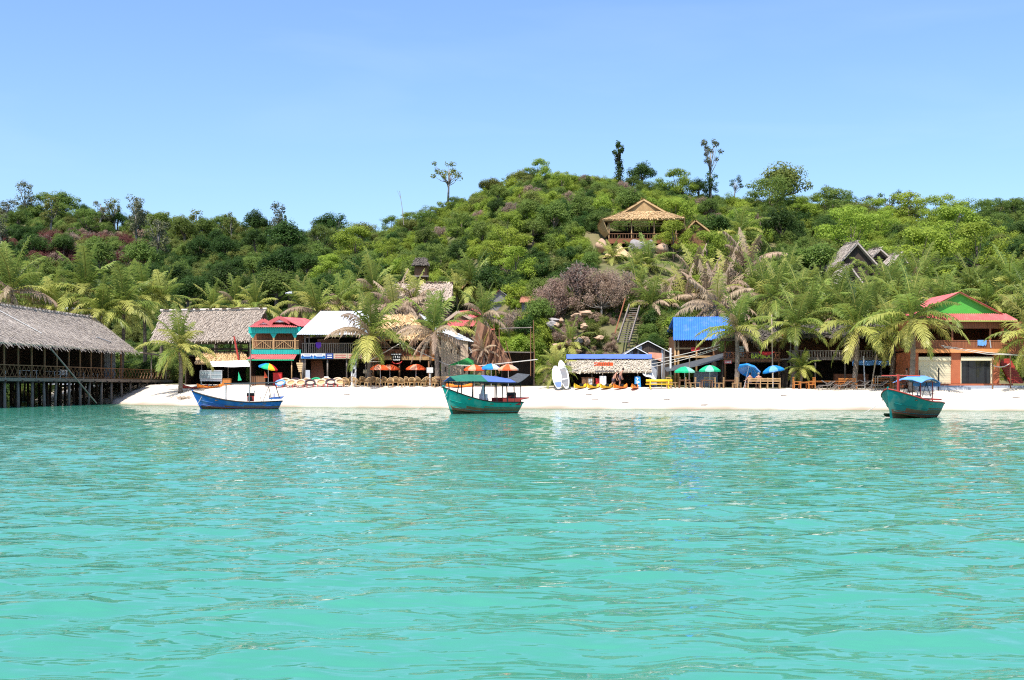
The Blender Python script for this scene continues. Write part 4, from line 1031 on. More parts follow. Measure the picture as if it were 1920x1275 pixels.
for k, px in enumerate((565, 588, 611, 626, 652)):           # printed banner in panels
    x2 = (588, 611, 626, 652, 680)[k]; zt, zb = Z(663, Y), Z(672.5, Y); yy = Y-.22
    mb = MB(); mb.box(X(px, Y), X(x2, Y)-.02, yy, yy+.03, zb, zt); bn = mb.build('banner_panel', M[('white', 'white', 'umb_navy', 'wood_tan', 'wood_tan')[k]], h)
    if k < 2:
        mb = MB(); mb.box(X(px, Y)+.02, X(x2, Y)-.04, yy-.006, yy-.002, zb+.01, zb+.22); mb.build('print_band', M['umb_blue'], bn)
        for q in (px+3, x2-3):
            x = X(q, Y); zm = (zb+zt)/2; mb = MB(); mb.box(x-.03, x+.03, yy-.014, yy-.008, zm-.15, zm+.15); mb.box(x-.1, x-.031, yy-.014, yy-.008, zm-.03, zm+.03); mb.box(x+.031, x+.1, yy-.014, yy-.008, zm-.03, zm+.03); mb.build('cross_mark', M['umb_navy'], bn)
        mb = MB(); mb.box(X(px+6, Y), X(x2-6, Y), yy-.014, yy-.008, zt-.16, zt-.1); mb.box(X(px+6, Y), X(x2-6, Y), yy-.014, yy-.008, zb+.07, zb+.15); mb.build('print_line', M['umb_navy'], bn)
    else:
        mb = MB(); mb.box(X(px+3, Y), X(x2-3, Y), yy-.008, yy-.002, zt-.2, zt-.12); mb.box(X(px+3, Y), X(x2-3, Y), yy-.008, yy-.002, zb+.08, zb+.17); mb.build('print_line', M['white' if k == 2 else 'metal_red'], bn)
mb = MB(); mb.slab([P(583, 676, Y+2), P(604, 676, Y+2), P(609, 714, Y+1.2), P(583, 714, Y+1.2)], (0, .06, 0)); mb.build('door_panel', M['wood_red'], h)
mb = MB(); mb.slab([P(592, 642, Y-.12), P(602, 642, Y-.12), P(602, 650, Y-.16), P(597, 654, Y-.16), P(592, 650, Y-.16)], (0, .03, 0)); single(mb, 'purple_cloth', M['purple'], 'purple cloth hung over the grey balcony bars', 'cloth')
yy = Y-.5; sg = empty('printed_sign', (X(663, yy), yy, g), 'tall white printed panel with green top beside the big palm', 'sign')
mb = MB(); mb.box(X(658, yy), X(668, yy), yy, yy+.05, g, Z(673, yy)); mb.build('panel', M['white'], sg)
mb = MB(); mb.box(X(659, yy), X(667, yy), yy-.01, yy-.004, Z(679, yy), Z(674, yy)); mb.build('green_print', M['umb_green'], sg)
mb = MB(); mb.box(X(659, yy), X(667, yy), yy-.01, yy-.004, Z(685, yy), Z(680, yy)); mb.box(X(661, yy), X(665, yy), yy-.01, yy-.004, Z(700, yy), Z(692, yy)); mb.build('black_print', M['black'], sg)
for px, lab in ((577, 'grey printed board leaning at the shop post'), (612, 'small white notice on the shop floor edge')):
    yy = Y-.8; mb = MB(); z0 = gz(X(px, yy), yy); mb.slab([P(px-4.5, HZ-(z0-CH)*F/yy, yy), P(px+4.5, HZ-(z0-CH)*F/yy, yy), P(px+4, 694 if px < 600 else 706, yy+.3), P(px-4, 694 if px < 600 else 706, yy+.3)], (0, .04, 0))
    single(mb, 'notice_board', M['grey_paint' if px < 600 else 'white'], lab, 'notice board')
yy = Y-1.6; sp = empty('direction_sign', (X(565, yy), yy, gz(X(565, yy), yy)), 'tapering stack of wooden arrow boards on a leaning post', 'sign')
mb = MB(); mb.tube([(X(566, yy), yy+.06, gz(X(565, yy), yy)), P(562, 675, yy+.06)], .06, 6); mb.build('post', M['bamboo'], sp)
for k in range(5): mb = MB(); mb.box(X(556+k*1.0, yy), X(568-k*.6, yy), yy-.06, yy, Z(683+k*3.6, yy), Z(680+k*3.6, yy)); mb.build('board', M['gold_b'], sp)

# --- bamboo-railed bar next to it
Y = 118.5; x0, x1 = X(697, Y), X(808, Y); g = gz((x0+x1)/2, Y)
h = empty('balcony_bar', ((x0+x1)/2, Y, g), 'wooden bar with bamboo balcony and hanging bucket-shaped sign', 'bar')
mb = MB(); room(mb, x0, x1, Y+.1, Y+6.5, g, Z(676, Y)); mb.build('ground_floor_walls', M['wood_dark'], h)
mb = MB(); room(mb, x0, x1, Y+1.8, Y+6, Z(668, Y), Z(634, Y), left=False); mb.build('upper_walls', M['wood_brown'], h)
mb = MB(); mb.box(x0, x1, Y-.1, Y+1.8, Z(675, Y), Z(668.3, Y)); mb.build('balcony_beam', M['bamboo'], h)
railing(h, x0, x1, Y-.05, Z(667.5, Y), Z(655.5, Y), 'wood_red', 52, w=.06)
mb = MB(); mb.tube([(x0, Y-.05, Z(651, Y)), (x1, Y-.05, Z(651, Y))], .05, 6); mb.build('top_rail', M['wood_grey'], h)
mb = MB(); mb.box(X(806, Y), X(818, Y), Y-.12, Y, Z(676, Y), Z(640, Y)); mb.build('corner_board', M['wood_orange'], h)
for px in (700, 749, 804): post(h, X(px, Y), Y+.02, g, Z(675, Y), 'wood_brown', .18)
for px in (704, 750, 800): post(h, X(px, Y), Y-.02, Z(668, Y), Z(632, Y), 'wood_brown', .14)
mb = MB(); mb.thatch(P(725, 592, Y+4), P(775, 592, Y+4), P(812, 636, Y-.6), P(690, 636, Y-.6), step=.2, row=.3, ln=.8, hang=.4, seed=21); mb.build('thatched_roof', GOLD, h, kind='stuff')
yy = Y-.3; sg = empty('hanging_sign', P(743, 676, yy), 'dark bucket-shaped sign with white rim and lettering on the balcony', 'sign')
mb = MB(); mb.slab([P(733, 662.5, yy), P(753, 662.5, yy), P(750, 676.5, yy), P(736.5, 676.5, yy)], (0, .1, 0)); mb.build('board', M['black'], sg)
mb = MB(); mb.slab([P(733.5, 663.3, yy-.02), P(752.5, 663.3, yy-.02), P(752, 665.2, yy-.02), P(734, 665.2, yy-.02)], (0, .015, 0)); mb.slab([P(737, 673.6, yy-.02), P(750, 673.6, yy-.02), P(749.6, 675.8, yy-.02), P(737.4, 675.8, yy-.02)], (0, .015, 0))
for q in (737, 740.5, 745, 748): mb.box(X(q, yy), X(q+1.6, yy), yy-.03, yy-.012, Z(671.5, yy), Z(667.5, yy))
mb.build('white_print', M['white'], sg)
mb = MB(); mb.tube([P(735, 678, yy), P(739, 681.5, yy), P(745, 682, yy), P(751, 680.5, yy), P(754, 677.5, yy)], .05, 5); mb.build('red_swag', M['red'], sg)
for px, py0, py1, wd, m, lab in ((689, 693, 700, 8, 'wood_tan', 'small plank sign on the big palm trunk'), (806, 689, 699, 6, 'white', 'white menu board right of the third orange umbrella')):
    yy = Y-.6; mb = MB(); mb.box(X(px-wd, yy), X(px+wd, yy), yy, yy+.05, Z(py1, yy), Z(py0, yy)); mb.box(X(px-1, yy), X(px+1, yy), yy+.052, yy+.1, gz(X(px, yy), yy), Z(py0, yy)); single(mb, 'sign_board', M[m], lab, 'sign')

# --- tan plank house
Y = 117; x0, x1 = X(827, Y), X(878, Y); g = gz((x0+x1)/2, Y)
h = empty('plank_house', ((x0+x1)/2, Y, g), 'tan vertical-plank house with steep white metal roof', 'house')
topf = lambda x: Z(632, Y) - (x-X(827, Y))*(Z(632, Y)-Z(640, Y))/(X(878, Y)-X(827, Y))
planks(h, x0, x1, Y, g, 0, 'wood_tan', .27, .05, 'plank', 5, top=topf, each=True)
mb = MB(); mb.slab([(x0, Y+.1, g), (x1, Y+.1, g), (x1, Y+.1, topf(x1)-.05), (x0, Y+.1, topf(x0)-.05)], (0, 5, 0)); mb.build('walls', M['wood_dark'], h)
for a, b, c, d in ((857, 863, 648, 664), (845, 847.5, 655, 661), (834, 836, 688, 697), (870, 872.5, 687, 699)): mb = MB(); mb.box(X(a, Y), X(b, Y), Y-.13, Y-.085, Z(d, Y), Z(c, Y)); mb.build('window', M['wood_dark'], h)
mb = MB(); mb.corr(P(786, 588, Y+3.4), P(878, 634, Y+3.4), P(888, 641, Y-.25), P(822, 630, Y-.25), 16, .02); mb.corr(P(786, 588, Y+3.4), P(878, 634, Y+3.4), P(876, 640, Y+7), P(780, 606, Y+7), 16, .02); mb.build('metal_roof', M['metal_white'], h)
mb = MB(); mb.corr(P(877, 651, Y+.3), P(879, 650, Y+3), P(896, 672, Y+3), P(893, 673, Y-.5), 6, .03); mb.build('lean_to_roof', M['metal_white'], h)

# --- red roofed wooden house behind
Y = 131; h = empty('red_roof_house', P(872, 690, Y), 'dark wooden house with red metal roofs behind the tan plank house', 'house')
g = gz(X(872, Y), Y)
mb = MB(); mb.box(X(840, Y), X(925, Y), Y, Y+6, g-.3, Z(610, Y)); mb.build('walls', M['wood_dark'], h)
planks(h, X(842, Y), X(905, Y), Y-.02, Z(660, Y), Z(611, Y), 'wood_brown', .26, name='wall_boards')
mb = MB(); mb.corr(P(842, 601, Y-.2), P(892, 600, Y-.2), P(898, 611.5, Y-1.6), P(836, 611.5, Y-1.6), 18, .04); mb.build('porch_roof', M['metal_red'], h)
mb = MB(); mb.slab([P(838, 600.5, Y+.1), P(885, 600, Y+.1), P(858, 585.5, Y+.1)], (0, .1, 0)); gb = mb.build('gable', M['wood_brown'], h)
mb = MB(); mb.bar(P(835, 602, Y-.05), P(858, 584.5, Y-.05), .1, .3); mb.bar(P(858, 584.5, Y-.06), P(888, 600, Y-.06), .1, .3); mb.build('barge_board', M['wood_tan'], gb)
mb = MB(); a = P(859, 583.5, Y); mb.corr(a, a+Vector((1.4, 7, .6)), Vector((X(893, Y)+1.6, Y+7, Z(598, Y))), P(893, 599.5, Y), 14, .035); mb.build('upper_roof', M['metal_red'], h)
mb = MB(); mb.slab([P(872, 588, Y+3), P(899, 590, Y+3), P(883, 579.5, Y+3)], (0, .1, 0)); g2 = mb.build('rear_gable', M['wood_dark'], h)
mb = MB(); a = P(882, 578.5, Y+2.8); mb.corr(a, a+Vector((.8, 5, .2)), Vector((X(903, Y)+1, Y+8, Z(588, Y))), P(901, 590.5, Y+2.8), 8, .035); mb.build('rear_roof', M['metal_red'], g2)
mb = MB(); mb.corr(P(905, 612, Y+1), P(926, 610, Y+1), P(928, 618, Y-1), P(905, 620, Y-1), 8, .035); mb.build('side_roof', M['metal_red'], h)

# --- huts further up
def hut(name, label, px0, px1, py_top, py_eave, py_base, Y, roofm, wallm, corr=True, ridge=.5, depth=3.5, gold=None):
    o = empty(name, P((px0+px1)/2, py_base, Y), label, 'hut')
    x0, x1 = X(px0, Y), X(px1, Y); zt, ze, zb = Z(py_top, Y), Z(py_eave, Y), Z(py_base, Y)
    mb = MB(); mb.box(x0+.25, x1-.25, Y+.4, Y+depth, min(zb-1.5, gz((x0+x1)/2, Y)-.3), ze-.02); mb.build('walls', M[wallm], o)
    a, b = Vector((x0+.2, Y+depth/2, zt)), Vector((x1-.1, Y+depth/2, zt))
    c, d = Vector((x1, Y-.2, ze)), Vector((x0, Y-.2, ze))
    mb = MB()
    if gold is None:
        mb.corr(a, b, c, d, 10, .035); mb.corr(a, b, (x1, Y+depth+.3, ze), (x0, Y+depth+.3, ze), 10, .035); mb.build('roof', M[roofm], o)
    else:
        mb.thatch(a, b, c, d, step=.2, row=.35, ln=.8, hang=.3, seed=int(px0)); mb.thatch(a, b, (x1, Y+depth+.3, ze), (x0, Y+depth+.3, ze), step=.6, row=.7, seed=2); mb.build('thatched_roof', gold, o, kind='stuff')
    return o
PINK = [mat('pale_thatch_'+q, col, rough=.95, scale=2) for q, col in (('a', (.42,.33,.26)), ('b', (.47,.38,.3)), ('c', (.36,.28,.215)))]
TANT = [mat('tan_thatch_'+q, col, rough=.95, scale=3) for q, col in (('a', (.5,.43,.33)), ('b', (.45,.38,.29)), ('c', (.54,.47,.37)))]
hut('long_thatched_hut', 'long pale thatched ridge roof behind the dry palms', 733, 848, 528, 562, 590, 138, None, 'wood_dark', gold=PINK, depth=5)
hut('rusty_hut', 'small hut with rusty brown metal roof above the thorny bush', 974, 1006, 553, 567, 590, 134, 'metal_rust', 'metal_grey')
hut('small_white_roof_hut', 'tiny pale roof among palms above the teal house', 535, 562, 545, 550, 560, 156, 'metal_white', 'wood_dark')
o = empty('grey_gable_hut', P(938, 580, 140), 'weathered grey gable hut with one white roof slope', 'hut'); Y = 140
mb = MB(); mb.slab([P(915, 566, Y), P(955, 566, Y), P(955, 560, Y), P(936, 545, Y), P(915, 562, Y)], (0, 4, 0)); mb.box(X(918, Y), X(953, Y), Y+.3, Y+4, gz(X(935, Y), Y)-1.5, Z(566, Y)-.01); mb.build('walls', M['metal_grey'], o)
mb = MB(); a = P(936, 543.5, Y-.3); mb.corr(a, a+Vector((.4, 4.6, 0)), Vector((X(961, Y), Y+4.3, Z(561, Y))), P(961, 561.5, Y-.3), 9, .03); mb.build('white_roof', M['metal_white'], o)
mb = MB(); mb.corr(a, a+Vector((.4, 4.6, 0)), Vector((X(911, Y), Y+4.3, Z(564, Y))), P(911, 564.5, Y-.3), 9, .03); mb.build('rust_roof', M['metal_rust'], o)
Y = 160; o = empty('stilt_hut', P(788, 535, Y), 'dark wooden stilt hut half hidden under a dark tree', 'hut')
mb = MB(); mb.box(X(777, Y), X(801, Y), Y, Y+3, Z(522, Y), Z(495, Y)); mb.build('walls', M['wood_brown'], o)
mb = MB(); mb.box(X(774, Y), X(804, Y), Y-.6, Y-.05, Z(520, Y), Z(517, Y)); mb.build('porch', M['wood_grey'], o)
for px in (778, 789, 800): post(o, X(px, Y), Y, gz(X(px, Y), Y)-.3, Z(520, Y), 'wood_dark')
mb = MB(); mb.thatch(P(779, 484, Y+1.4), P(799, 484, Y+1.4), P(806, 497, Y-.6), P(772, 497, Y-.6), step=.2, row=.3, ln=.6, seed=31); mb.build('thatched_roof', OLDT, o, kind='stuff')
Y = 150; o = empty('gable_shelter', P(880, 550, Y), 'little golden thatched gable among palms on the lower slope', 'hut')
mb = MB(); t = P(880, 524, Y)
for s in (-1, 1): mb.thatch(t, t+Vector((0, 3, 0)), P(880+s*16, 540, Y)+Vector((0, 3, 0)), P(880+s*16, 540, Y), step=.2, row=.3, ln=.6, seed=33+s)
mb.build('thatched_roof', GOLD, o, kind='stuff')
mb = MB(); mb.box(X(868, Y), X(892, Y), Y+.4, Y+2.6, min(Z(556, Y)-1, gz(X(880, Y), Y)-.3), Z(539, Y)); mb.build('walls', M['wood_dark'], o)

# --- bamboo frame with brown netting
Y = 113.5; o = empty('netting_frame', (X(930, Y), Y, gz(X(930, Y), Y)), 'bamboo pole frame draped with brown netting', 'frame')
for i, (a, b) in enumerate((((926, 608), (930, 708)), ((936, 615), (936, 700)), ((921, 620), (956, 690)), ((917, 612), (917, 700)), ((995, 612), (995, 705)), ((1000, 600), (1003, 700)), ((948, 640), (962, 690)))): mb = MB(); mb.tube([P(*a, Y+.2+i*.04), P(*b, Y-.3+i*.03)], .04, 5); mb.build('pole', M['wood_brown'], o)
mb = MB(); mb.tube([P(935, 616, Y+.3), P(998, 614, Y+.3)], .05, 5); mb.tube([P(945, 660, Y+.3), P(998, 661, Y+.3)], .05, 5); mb.build('cross_pole', M['wood_grey'], o)
mb = MB(); N = 7; top = [(896, 600), (926, 622), (945, 655), (960, 682)]; bot = [(884, 668), (905, 684), (930, 684), (960, 684)]
def pl(l, t):
    f = t*(len(l)-1); i = min(int(f), len(l)-2); return (l[i][0]+(l[i+1][0]-l[i][0])*(f-i), l[i][1]+(l[i+1][1]-l[i][1])*(f-i))
for i in range(14):
    q = [P(*pl(l, t), Y+.5+.25*math.sin(t*40)) for l, t in ((top, i/14), (top, (i+1)/14), (bot, (i+1)/14), (bot, i/14))]
    mb.slab(q, (0, .03, 0))
mb.build('netting', M['tarp_brown'], o)
mb = MB(); room(mb, X(942, Y+2), X(1000, Y+2), Y+1.5, Y+4, gz(X(970, Y), Y), Z(662, Y+2)); single(mb, 'storage_shed', M['wood_dark'], 'dark low shed under the platform left of the beach bar', 'shed')
mb = MB(); mb.slab([P(842, 685, 114), P(877, 671, 115), P(888, 677, 115), P(890, 685, 113.6)], (0, 0, .03)); mb.bar(P(842, 684, 114), P(842, 724, 114), .06); mb.bar(P(889, 684, 113.6), P(889, 724, 113.6), .06)
single(mb, 'green_awning', M['tarp_green'], 'dark green canvas awning beside the tan plank house', 'awning')

# --- beach bar with blue tarp
Y = 111; x0, x1 = X(1062, Y), X(1222, Y); g = gz((x0+x1)/2, Y)
h = empty('beach_bar', ((x0+x1)/2, Y, g), 'low thatched beach bar with blue tarpaulin along its ridge', 'bar')
mb = MB(); room(mb, x0+.2, x1-.2, Y-.2, Y+4.5, g, Z(692, Y)); mb.build('walls', M['wood_dark'], h)
mb = MB(); mb.thatch(P(1064, 671, Y+1.4), P(1220, 670, Y+1.4), P(1222, 696, Y-1.2), P(1058, 697, Y-1.2), step=.13, row=.2, ln=.55, hang=.3, seed=41); mb.build('thatched_roof', TANT, h, kind='stuff')
mb = MB()
for i in range(16):
    t0, t1 = i/16, (i+1)/16; f = lambda t: .25*math.sin(t*23)+.2*math.sin(t*57)
    q = [P(1062+160*t0, 667+f(t0)*.6, Y+1.7), P(1062+160*t1, 667+f(t1)*.6, Y+1.7), P(1062+160*t1, 675+f(t1+.3), Y+.85), P(1062+160*t0, 675+f(t0+.3), Y+.85)]
    mb.slab([p+Vector((0, -.1, .14)) for p in q], (0, 0, -.03))
mb.build('tarpaulin', M['tarp_blue'], h)
for px in (1066, 1110, 1150, 1196, 1218): post(h, X(px, Y-.6), Y-.6, g-.05, Z(693, Y-.6), 'wood_grey', .11)
mb = MB(); mb.box(X(1112, Y), X(1147, Y), Y-1.6, Y-1.5, Z(686, Y-1.5), Z(679.5, Y-1.5))
sg = mb.build('sign_board', M['orange'], h)
mb = MB(); mb.tube([P(1129, 685, Y-1.42), P(1130, 703, Y-1.42)], .04, 6); mb.build('sign_post', M['wood_grey'], h)
mb = MB()
for i in range(7): q = 1115+i*4.4; mb.box(X(q, Y-1.6), X(q+2.4, Y-1.6), Y-1.62, Y-1.603, Z(684.5, Y-1.6), Z(681, Y-1.6))
mb.build('sign_lettering', M['wood_red'], sg)
def crate(name, px0, px1, py0, py1, y, m, lab, cat, d=.5, trim=None):
    mb = MB(); mb.box(X(px0, y), X(px1, y), y, y+d, gz(X(px0, y), y)-.02, Z(py0, y)); a, b = X(px0, y), X(px1, y); zt = Z(py0, y)
    mb.box(a-.03, b+.03, y-.03, y+d+.03, zt+.002, zt+.06)
    return single(mb, name, M[m], lab, cat)
crate('bar_counter', 1091, 1114, 709, 722, Y-1.0, 'wood_brown', 'brown wooden bar counter at the left end of the beach bar', 'counter')
crate('cooler_box', 1117, 1124, 711, 722, Y-1.0, 'red', 'red cooler box beside the brown bar counter', 'cooler')
mb = MB(); mb.slab([P(1124.5, 722, Y-1.5), P(1136.5, 722, Y-1.5), P(1136.5, 705, Y-1.2), P(1124.5, 705, Y-1.2)], (0, .05, 0)); single(mb, 'menu_board', M['white'], 'blank white menu board standing by the red cooler', 'notice board')
mb = MB(); mb.slab([P(1103.5, 721, Y-1.1), P(1110.5, 721, Y-1.1), P(1110.5, 710, Y-1.06), P(1103.5, 710, Y-1.06)], (0, .02, 0)); single(mb, 'menu_sheet', M['umb_white'], 'pale sheet pinned on the front of the bar counter', 'poster')
o = empty('blue_sign', (X(1195, Y-1.4), Y-1.4, g), 'blue board with white slanting letters leaning at the beach bar', 'sign')
mb = MB(); mb.slab([P(1190, 727, Y-1.5), P(1202, 727, Y-1.5), P(1200.5, 706, Y-1.1), P(1190, 706, Y-1.1)], (0, .05, 0)); mb.build('board', M['umb_blue'], o)
mb = MB()
for k, (a, b, c, d) in enumerate(((1192, 708, 1198, 710), (1196, 708, 1195, 713), (1192, 714, 1199, 716), (1193, 718, 1199, 717), (1194, 721, 1199, 724), (1193, 724, 1196, 719))): mb.bar(P(a, b, Y-1.52+(.02*(727-b))), P(c, d, Y-1.52+(.02*(727-d))), .06, .02, up=(0, 1, 0))
mb.build('lettering', M['white'], o)
mb = MB()
for i in range(8):
    t0, t1 = i/8, (i+1)/8
    mb.slab([P(1203+20*t0, 697+3*t0, Y-.5), P(1203+20*t1, 697+3*t1, Y-.5), P(1206+25*t1, 703+10*t1+math.sin(t1*8), Y-1.6), P(1206+25*t0, 703+10*t0+math.sin(t0*8), Y-1.6)], (0, 0, .03))
single(mb, 'white_sheet', M['white'], 'white sheet sagging off the right end of the beach bar', 'awning')

# --- dark plank gable huts
for k, (pa, pk, pb, py0, pe, Y, lab) in enumerate(((1152, 1191, 1238, 653, 678, 116, 'dark plank gable hut with white roof edges right behind the beach bar'), (1205, 1214.5, 1254, 641, 661, 120, 'taller dark plank gable with white roof edges behind the first'))):
    x0, x1, xk = X(pa, Y), X(pb, Y), X(pk, Y); zt, ze = Z(py0, Y), Z(pe, Y); g = gz(xk, Y)
    if k: x0 = 2*xk-x1
    o = empty('plank_gable_hut', (xk, Y, g), lab, 'hut')
    r = random.Random(k); n = 22
    for i in range(n):
        a = x0+(x1-x0)*i/n; b = x0+(x1-x0)*(i+1)/n-.015; xm = (a+b)/2
        t = 1-abs(xm-xk)/((xk-x0) if xm < xk else (x1-xk)); mb = MB(); q = r.uniform(0, .02)
        mb.box(a, b, Y-q-.04, Y, g-.1, ze+(zt-ze)*t-.05); mb.build('plank', M['wood_dark' if r.random() < .72 else 'grey_paint' if r.random() < .35 else 'metal_grey'], o)
    mb = MB(); mb.bar((x0-.3, Y-.2, ze-.1), (xk, Y-.2, zt+.08), .07, .16, up=(0, 1, 0)); mb.bar((xk, Y-.21, zt+.08), (x1+.3, Y-.21, ze-.1), .07, .16, up=(0, 1, 0)); mb.build('roof_edge', M['white'], o)
    mb = MB(); mb.slab([(x0-.3, Y-.15, ze-.1), (xk, Y-.15, zt+.08), (xk, Y+5, zt+.08), (x0-.3, Y+5, ze-.1)], (0, 0, -.05)); mb.slab([(xk, Y-.15, zt+.08), (x1+.3, Y-.15, ze-.1), (x1+.3, Y+5, ze-.1), (xk, Y+5, zt+.08)], (0, 0, -.05)); mb.build('roof', M['metal_grey'], o)
Y = 114.5
mb = MB(); mb.slab([P(1216, 661, Y), P(1241, 663, Y-.4), P(1240, 678, Y-1.2), P(1216, 668, Y-.8)], (0, 0, .04)); single(mb, 'rust_awning', M['metal_rust'], 'rust-streaked sheet jutting from the plank huts', 'awning')
mb = MB(); mb.box(X(1219, Y), X(1230, Y), Y-.5, Y+2, gz(X(1225, Y), Y), Z(673, Y)); single(mb, 'grey_partition', M['grey_paint'], 'pale grey wall strip at the right end of the beach bar', 'wall')
mb = MB(); mb.box(X(1253.5, Y), X(1256.5, Y), Y-.9, Y-.75, gz(X(1255, Y), Y), Z(653, Y)); single(mb, 'white_pillar', M['white'], 'white square pillar right of the plank huts', 'pillar')

# --- blue roof house
Y = 119; x0, x1 = X(1264, Y), X(1376, Y); g = gz((x0+x1)/2, Y)
h = empty('blue_roof_house', ((x0+x1)/2, Y, g), 'wooden house with bright blue corrugated metal roof', 'house')
mb = MB(); mb.corr(P(1262, 595, Y+2.6), P(1376, 593, Y+2.6), P(1378, 637, Y-1), P(1262, 637.5, Y-1), 27, .05); mb.build('metal_roof', M['metal_blue'], h)
mb = MB(); mb.corr(P(1262, 595, Y+2.6), P(1376, 593, Y+2.6), (X(1376, Y), Y+7, Z(630, Y)), (X(1262, Y), Y+7, Z(630, Y)), 27, .05); mb.build('rear_roof', M['metal_blue'], h)
mb = MB(); room(mb, x0+.2, x1-.2, Y+.3, Y+5, Z(668, Y), Z(636, Y)+.2); mb.build('upper_walls', M['wood_brown'], h)
planks(h, x0+.3, x1-.3, Y+1.9, Z(668, Y), Z(636, Y), 'wood_red', .3, name='wall_boards')
mb = MB(); mb.box(x0, x1, Y-.6, Y+1, Z(671, Y), Z(667, Y)); mb.build('balcony_floor', M['bamboo'], h)
for px in (1266, 1272, 1306, 1340): post(h, X(px, Y-.4), Y-.4, g, Z(637, Y), 'bamboo', .22)
mb = MB(); mb.box(x0, x1, Y-.46, Y-.34, Z(655, Y), Z(652, Y)); mb.build('rail', M['bamboo'], h)
mb = MB(); room(mb, x0+.3, x1-.3, Y+.5, Y+4, g, Z(672, Y), ceil=False); mb.build('lower_walls', M['wood_dark'], h)
mb = MB(); mb.slab([P(1296, 651, Y-.5), P(1312, 651, Y-.5), P(1312, 657, Y-.54), P(1296, 658, Y-.54)], (0, .02, 0)); single(mb, 'red_cloth', M['red'], 'red cloth on the rail under the blue roof', 'cloth')
mb = MB(); yy = 112
for i in range(14):
    t0, t1 = i/14, (i+1)/14; f = lambda t: 1.5*math.sin(t*math.pi)
    mb.slab([P(1245+125*t0, 690-32*t0+f(t0), yy+3), P(1245+125*t1, 690-32*t1+f(t1), yy+3), P(1250+120*t1, 697-28*t1+2*f(t1), yy), P(1250+120*t0, 697-28*t0+2*f(t0), yy)], (0, 0, .03))
single(mb, 'grey_shade_net', M['tarp_grey'], 'dark grey shade net sagging over the green umbrellas', 'awning')
mb = MB(); mb.box(X(1300, 115), X(1347, 115), 114.6, 114.8, gz(X(1300, 115), 115), Z(696, 115)); o = single(mb, 'low_wall', M['grey_paint'], 'pale grey low wall behind the green umbrellas', 'wall')

# --- bar with lettered banner
Y = 112; x0, x1 = X(1357, Y), X(1463, Y); g = gz((x0+x1)/2, Y)
h = empty('banner_bar', ((x0+x1)/2, Y, g), 'two-storey wooden bar with criss-cross balcony and yellow lettered banner', 'bar')
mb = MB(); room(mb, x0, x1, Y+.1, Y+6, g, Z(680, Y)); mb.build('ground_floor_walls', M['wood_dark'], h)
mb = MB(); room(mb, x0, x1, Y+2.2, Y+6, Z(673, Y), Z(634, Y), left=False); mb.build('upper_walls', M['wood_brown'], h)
mb = MB(); mb.box(x0, x1+.1, Y-.12, Y+2.2, Z(678, Y), Z(673.5, Y)); mb.build('balcony_beam', M['wood_brown'], h)
railing(h, x0, x1, Y-.05, Z(673, Y), Z(660, Y), 'wood_red', 12, 'cross')
for px in (1360, 1400, 1461): post(h, X(px, Y), Y+.05, g, Z(634, Y), 'wood_brown', .18)
mb = MB()
for k in range(5): mb.box(X(1388, Y), X(1400, Y), Y+1.2, Y+1.24, Z(649+k*4.2, Y)-.14, Z(645.5+k*4.2, Y)-.14)
mb.build('white_shutter', M['white'], h)
mb = MB(); mb.thatch(P(1370, 612, Y+4), P(1450, 612, Y+4), P(1470, 636, Y-.4), P(1350, 636, Y-.4), step=.22, row=.3, ln=.8, hang=.4, seed=51); mb.build('thatched_roof', OLDT, h, kind='stuff')
bn = empty('banner', P(1429, 672, Y-.2), 'dark banner on the balcony with yellow-green capital letters', 'banner')
mb = MB(); mb.box(X(1407, Y), X(1449, Y), Y-.19, Y-.15, Z(672.5, Y), Z(661, Y)); mb.build('sheet', M['cloth_dark'], bn)
cu = bpy.data.curves.new('lettering', 'FONT'); cu.body = 'BAMBOO'; cu.size = .62; cu.extrude = .008; cu.offset = .012; cu.align_x = 'CENTER'
tx = bpy.data.objects.new('lettering', cu); C.objects.link(tx); tx.parent = bn; tx.rotation_euler = (R(90), 0, 0)
o0 = ORG[bn]; tx.location = (X(1428, Y)-o0[0], Y-.2-o0[1], Z(671.8, Y)-o0[2]); tx.scale = (.78, 1, 1)
M['lettering'] = mat('lettering', (.5,.6,.06), rough=.6); cu.materials.append(M['lettering'])
me = bpy.data.meshes.new_from_object(tx.evaluated_get(bpy.context.evaluated_depsgraph_get())); lt = inst('lettering', me, bn, tx.location, tx.rotation_euler, tuple(tx.scale)); bpy.data.objects.remove(tx); me.name = 'lettering'
mb = MB()
for i in range(8):
    t0, t1 = i/8, (i+1)/8; f = lambda t: 6.5*math.sin(math.pi*t)**.8
    mb.slab([P(1422+30*t0, 659.5, Y-.24), P(1422+30*t1, 659.5, Y-.24), P(1422+30*t1, 660+f(t1), Y-.26), P(1422+30*t0, 660+f(t0), Y-.26)], (0, .02, 0))
single(mb, 'red_cloth', M['red'], 'red cloth swag hanging over the lettered banner', 'cloth')
o = empty('small_sign', P(1364, 683, Y-.3), 'small maroon sign with white lettering at the balcony corner', 'sign')
mb = MB(); mb.box(X(1357, Y), X(1371, Y), Y-.34, Y-.28, Z(682, Y), Z(675.5, Y)); mb.build('board', M['metal_red'], o)
mb = MB()
for q in (1359, 1361.5, 1364, 1366.5): mb.box(X(q, Y), X(q+1.7, Y), Y-.36, Y-.344, Z(680.5, Y), Z(678, Y))
mb.box(X(1368.3, Y), X(1369.3, Y), Y-.36, Y-.344, Z(680.5, Y), Z(676.5, Y)); mb.build('lettering', M['white'], o)

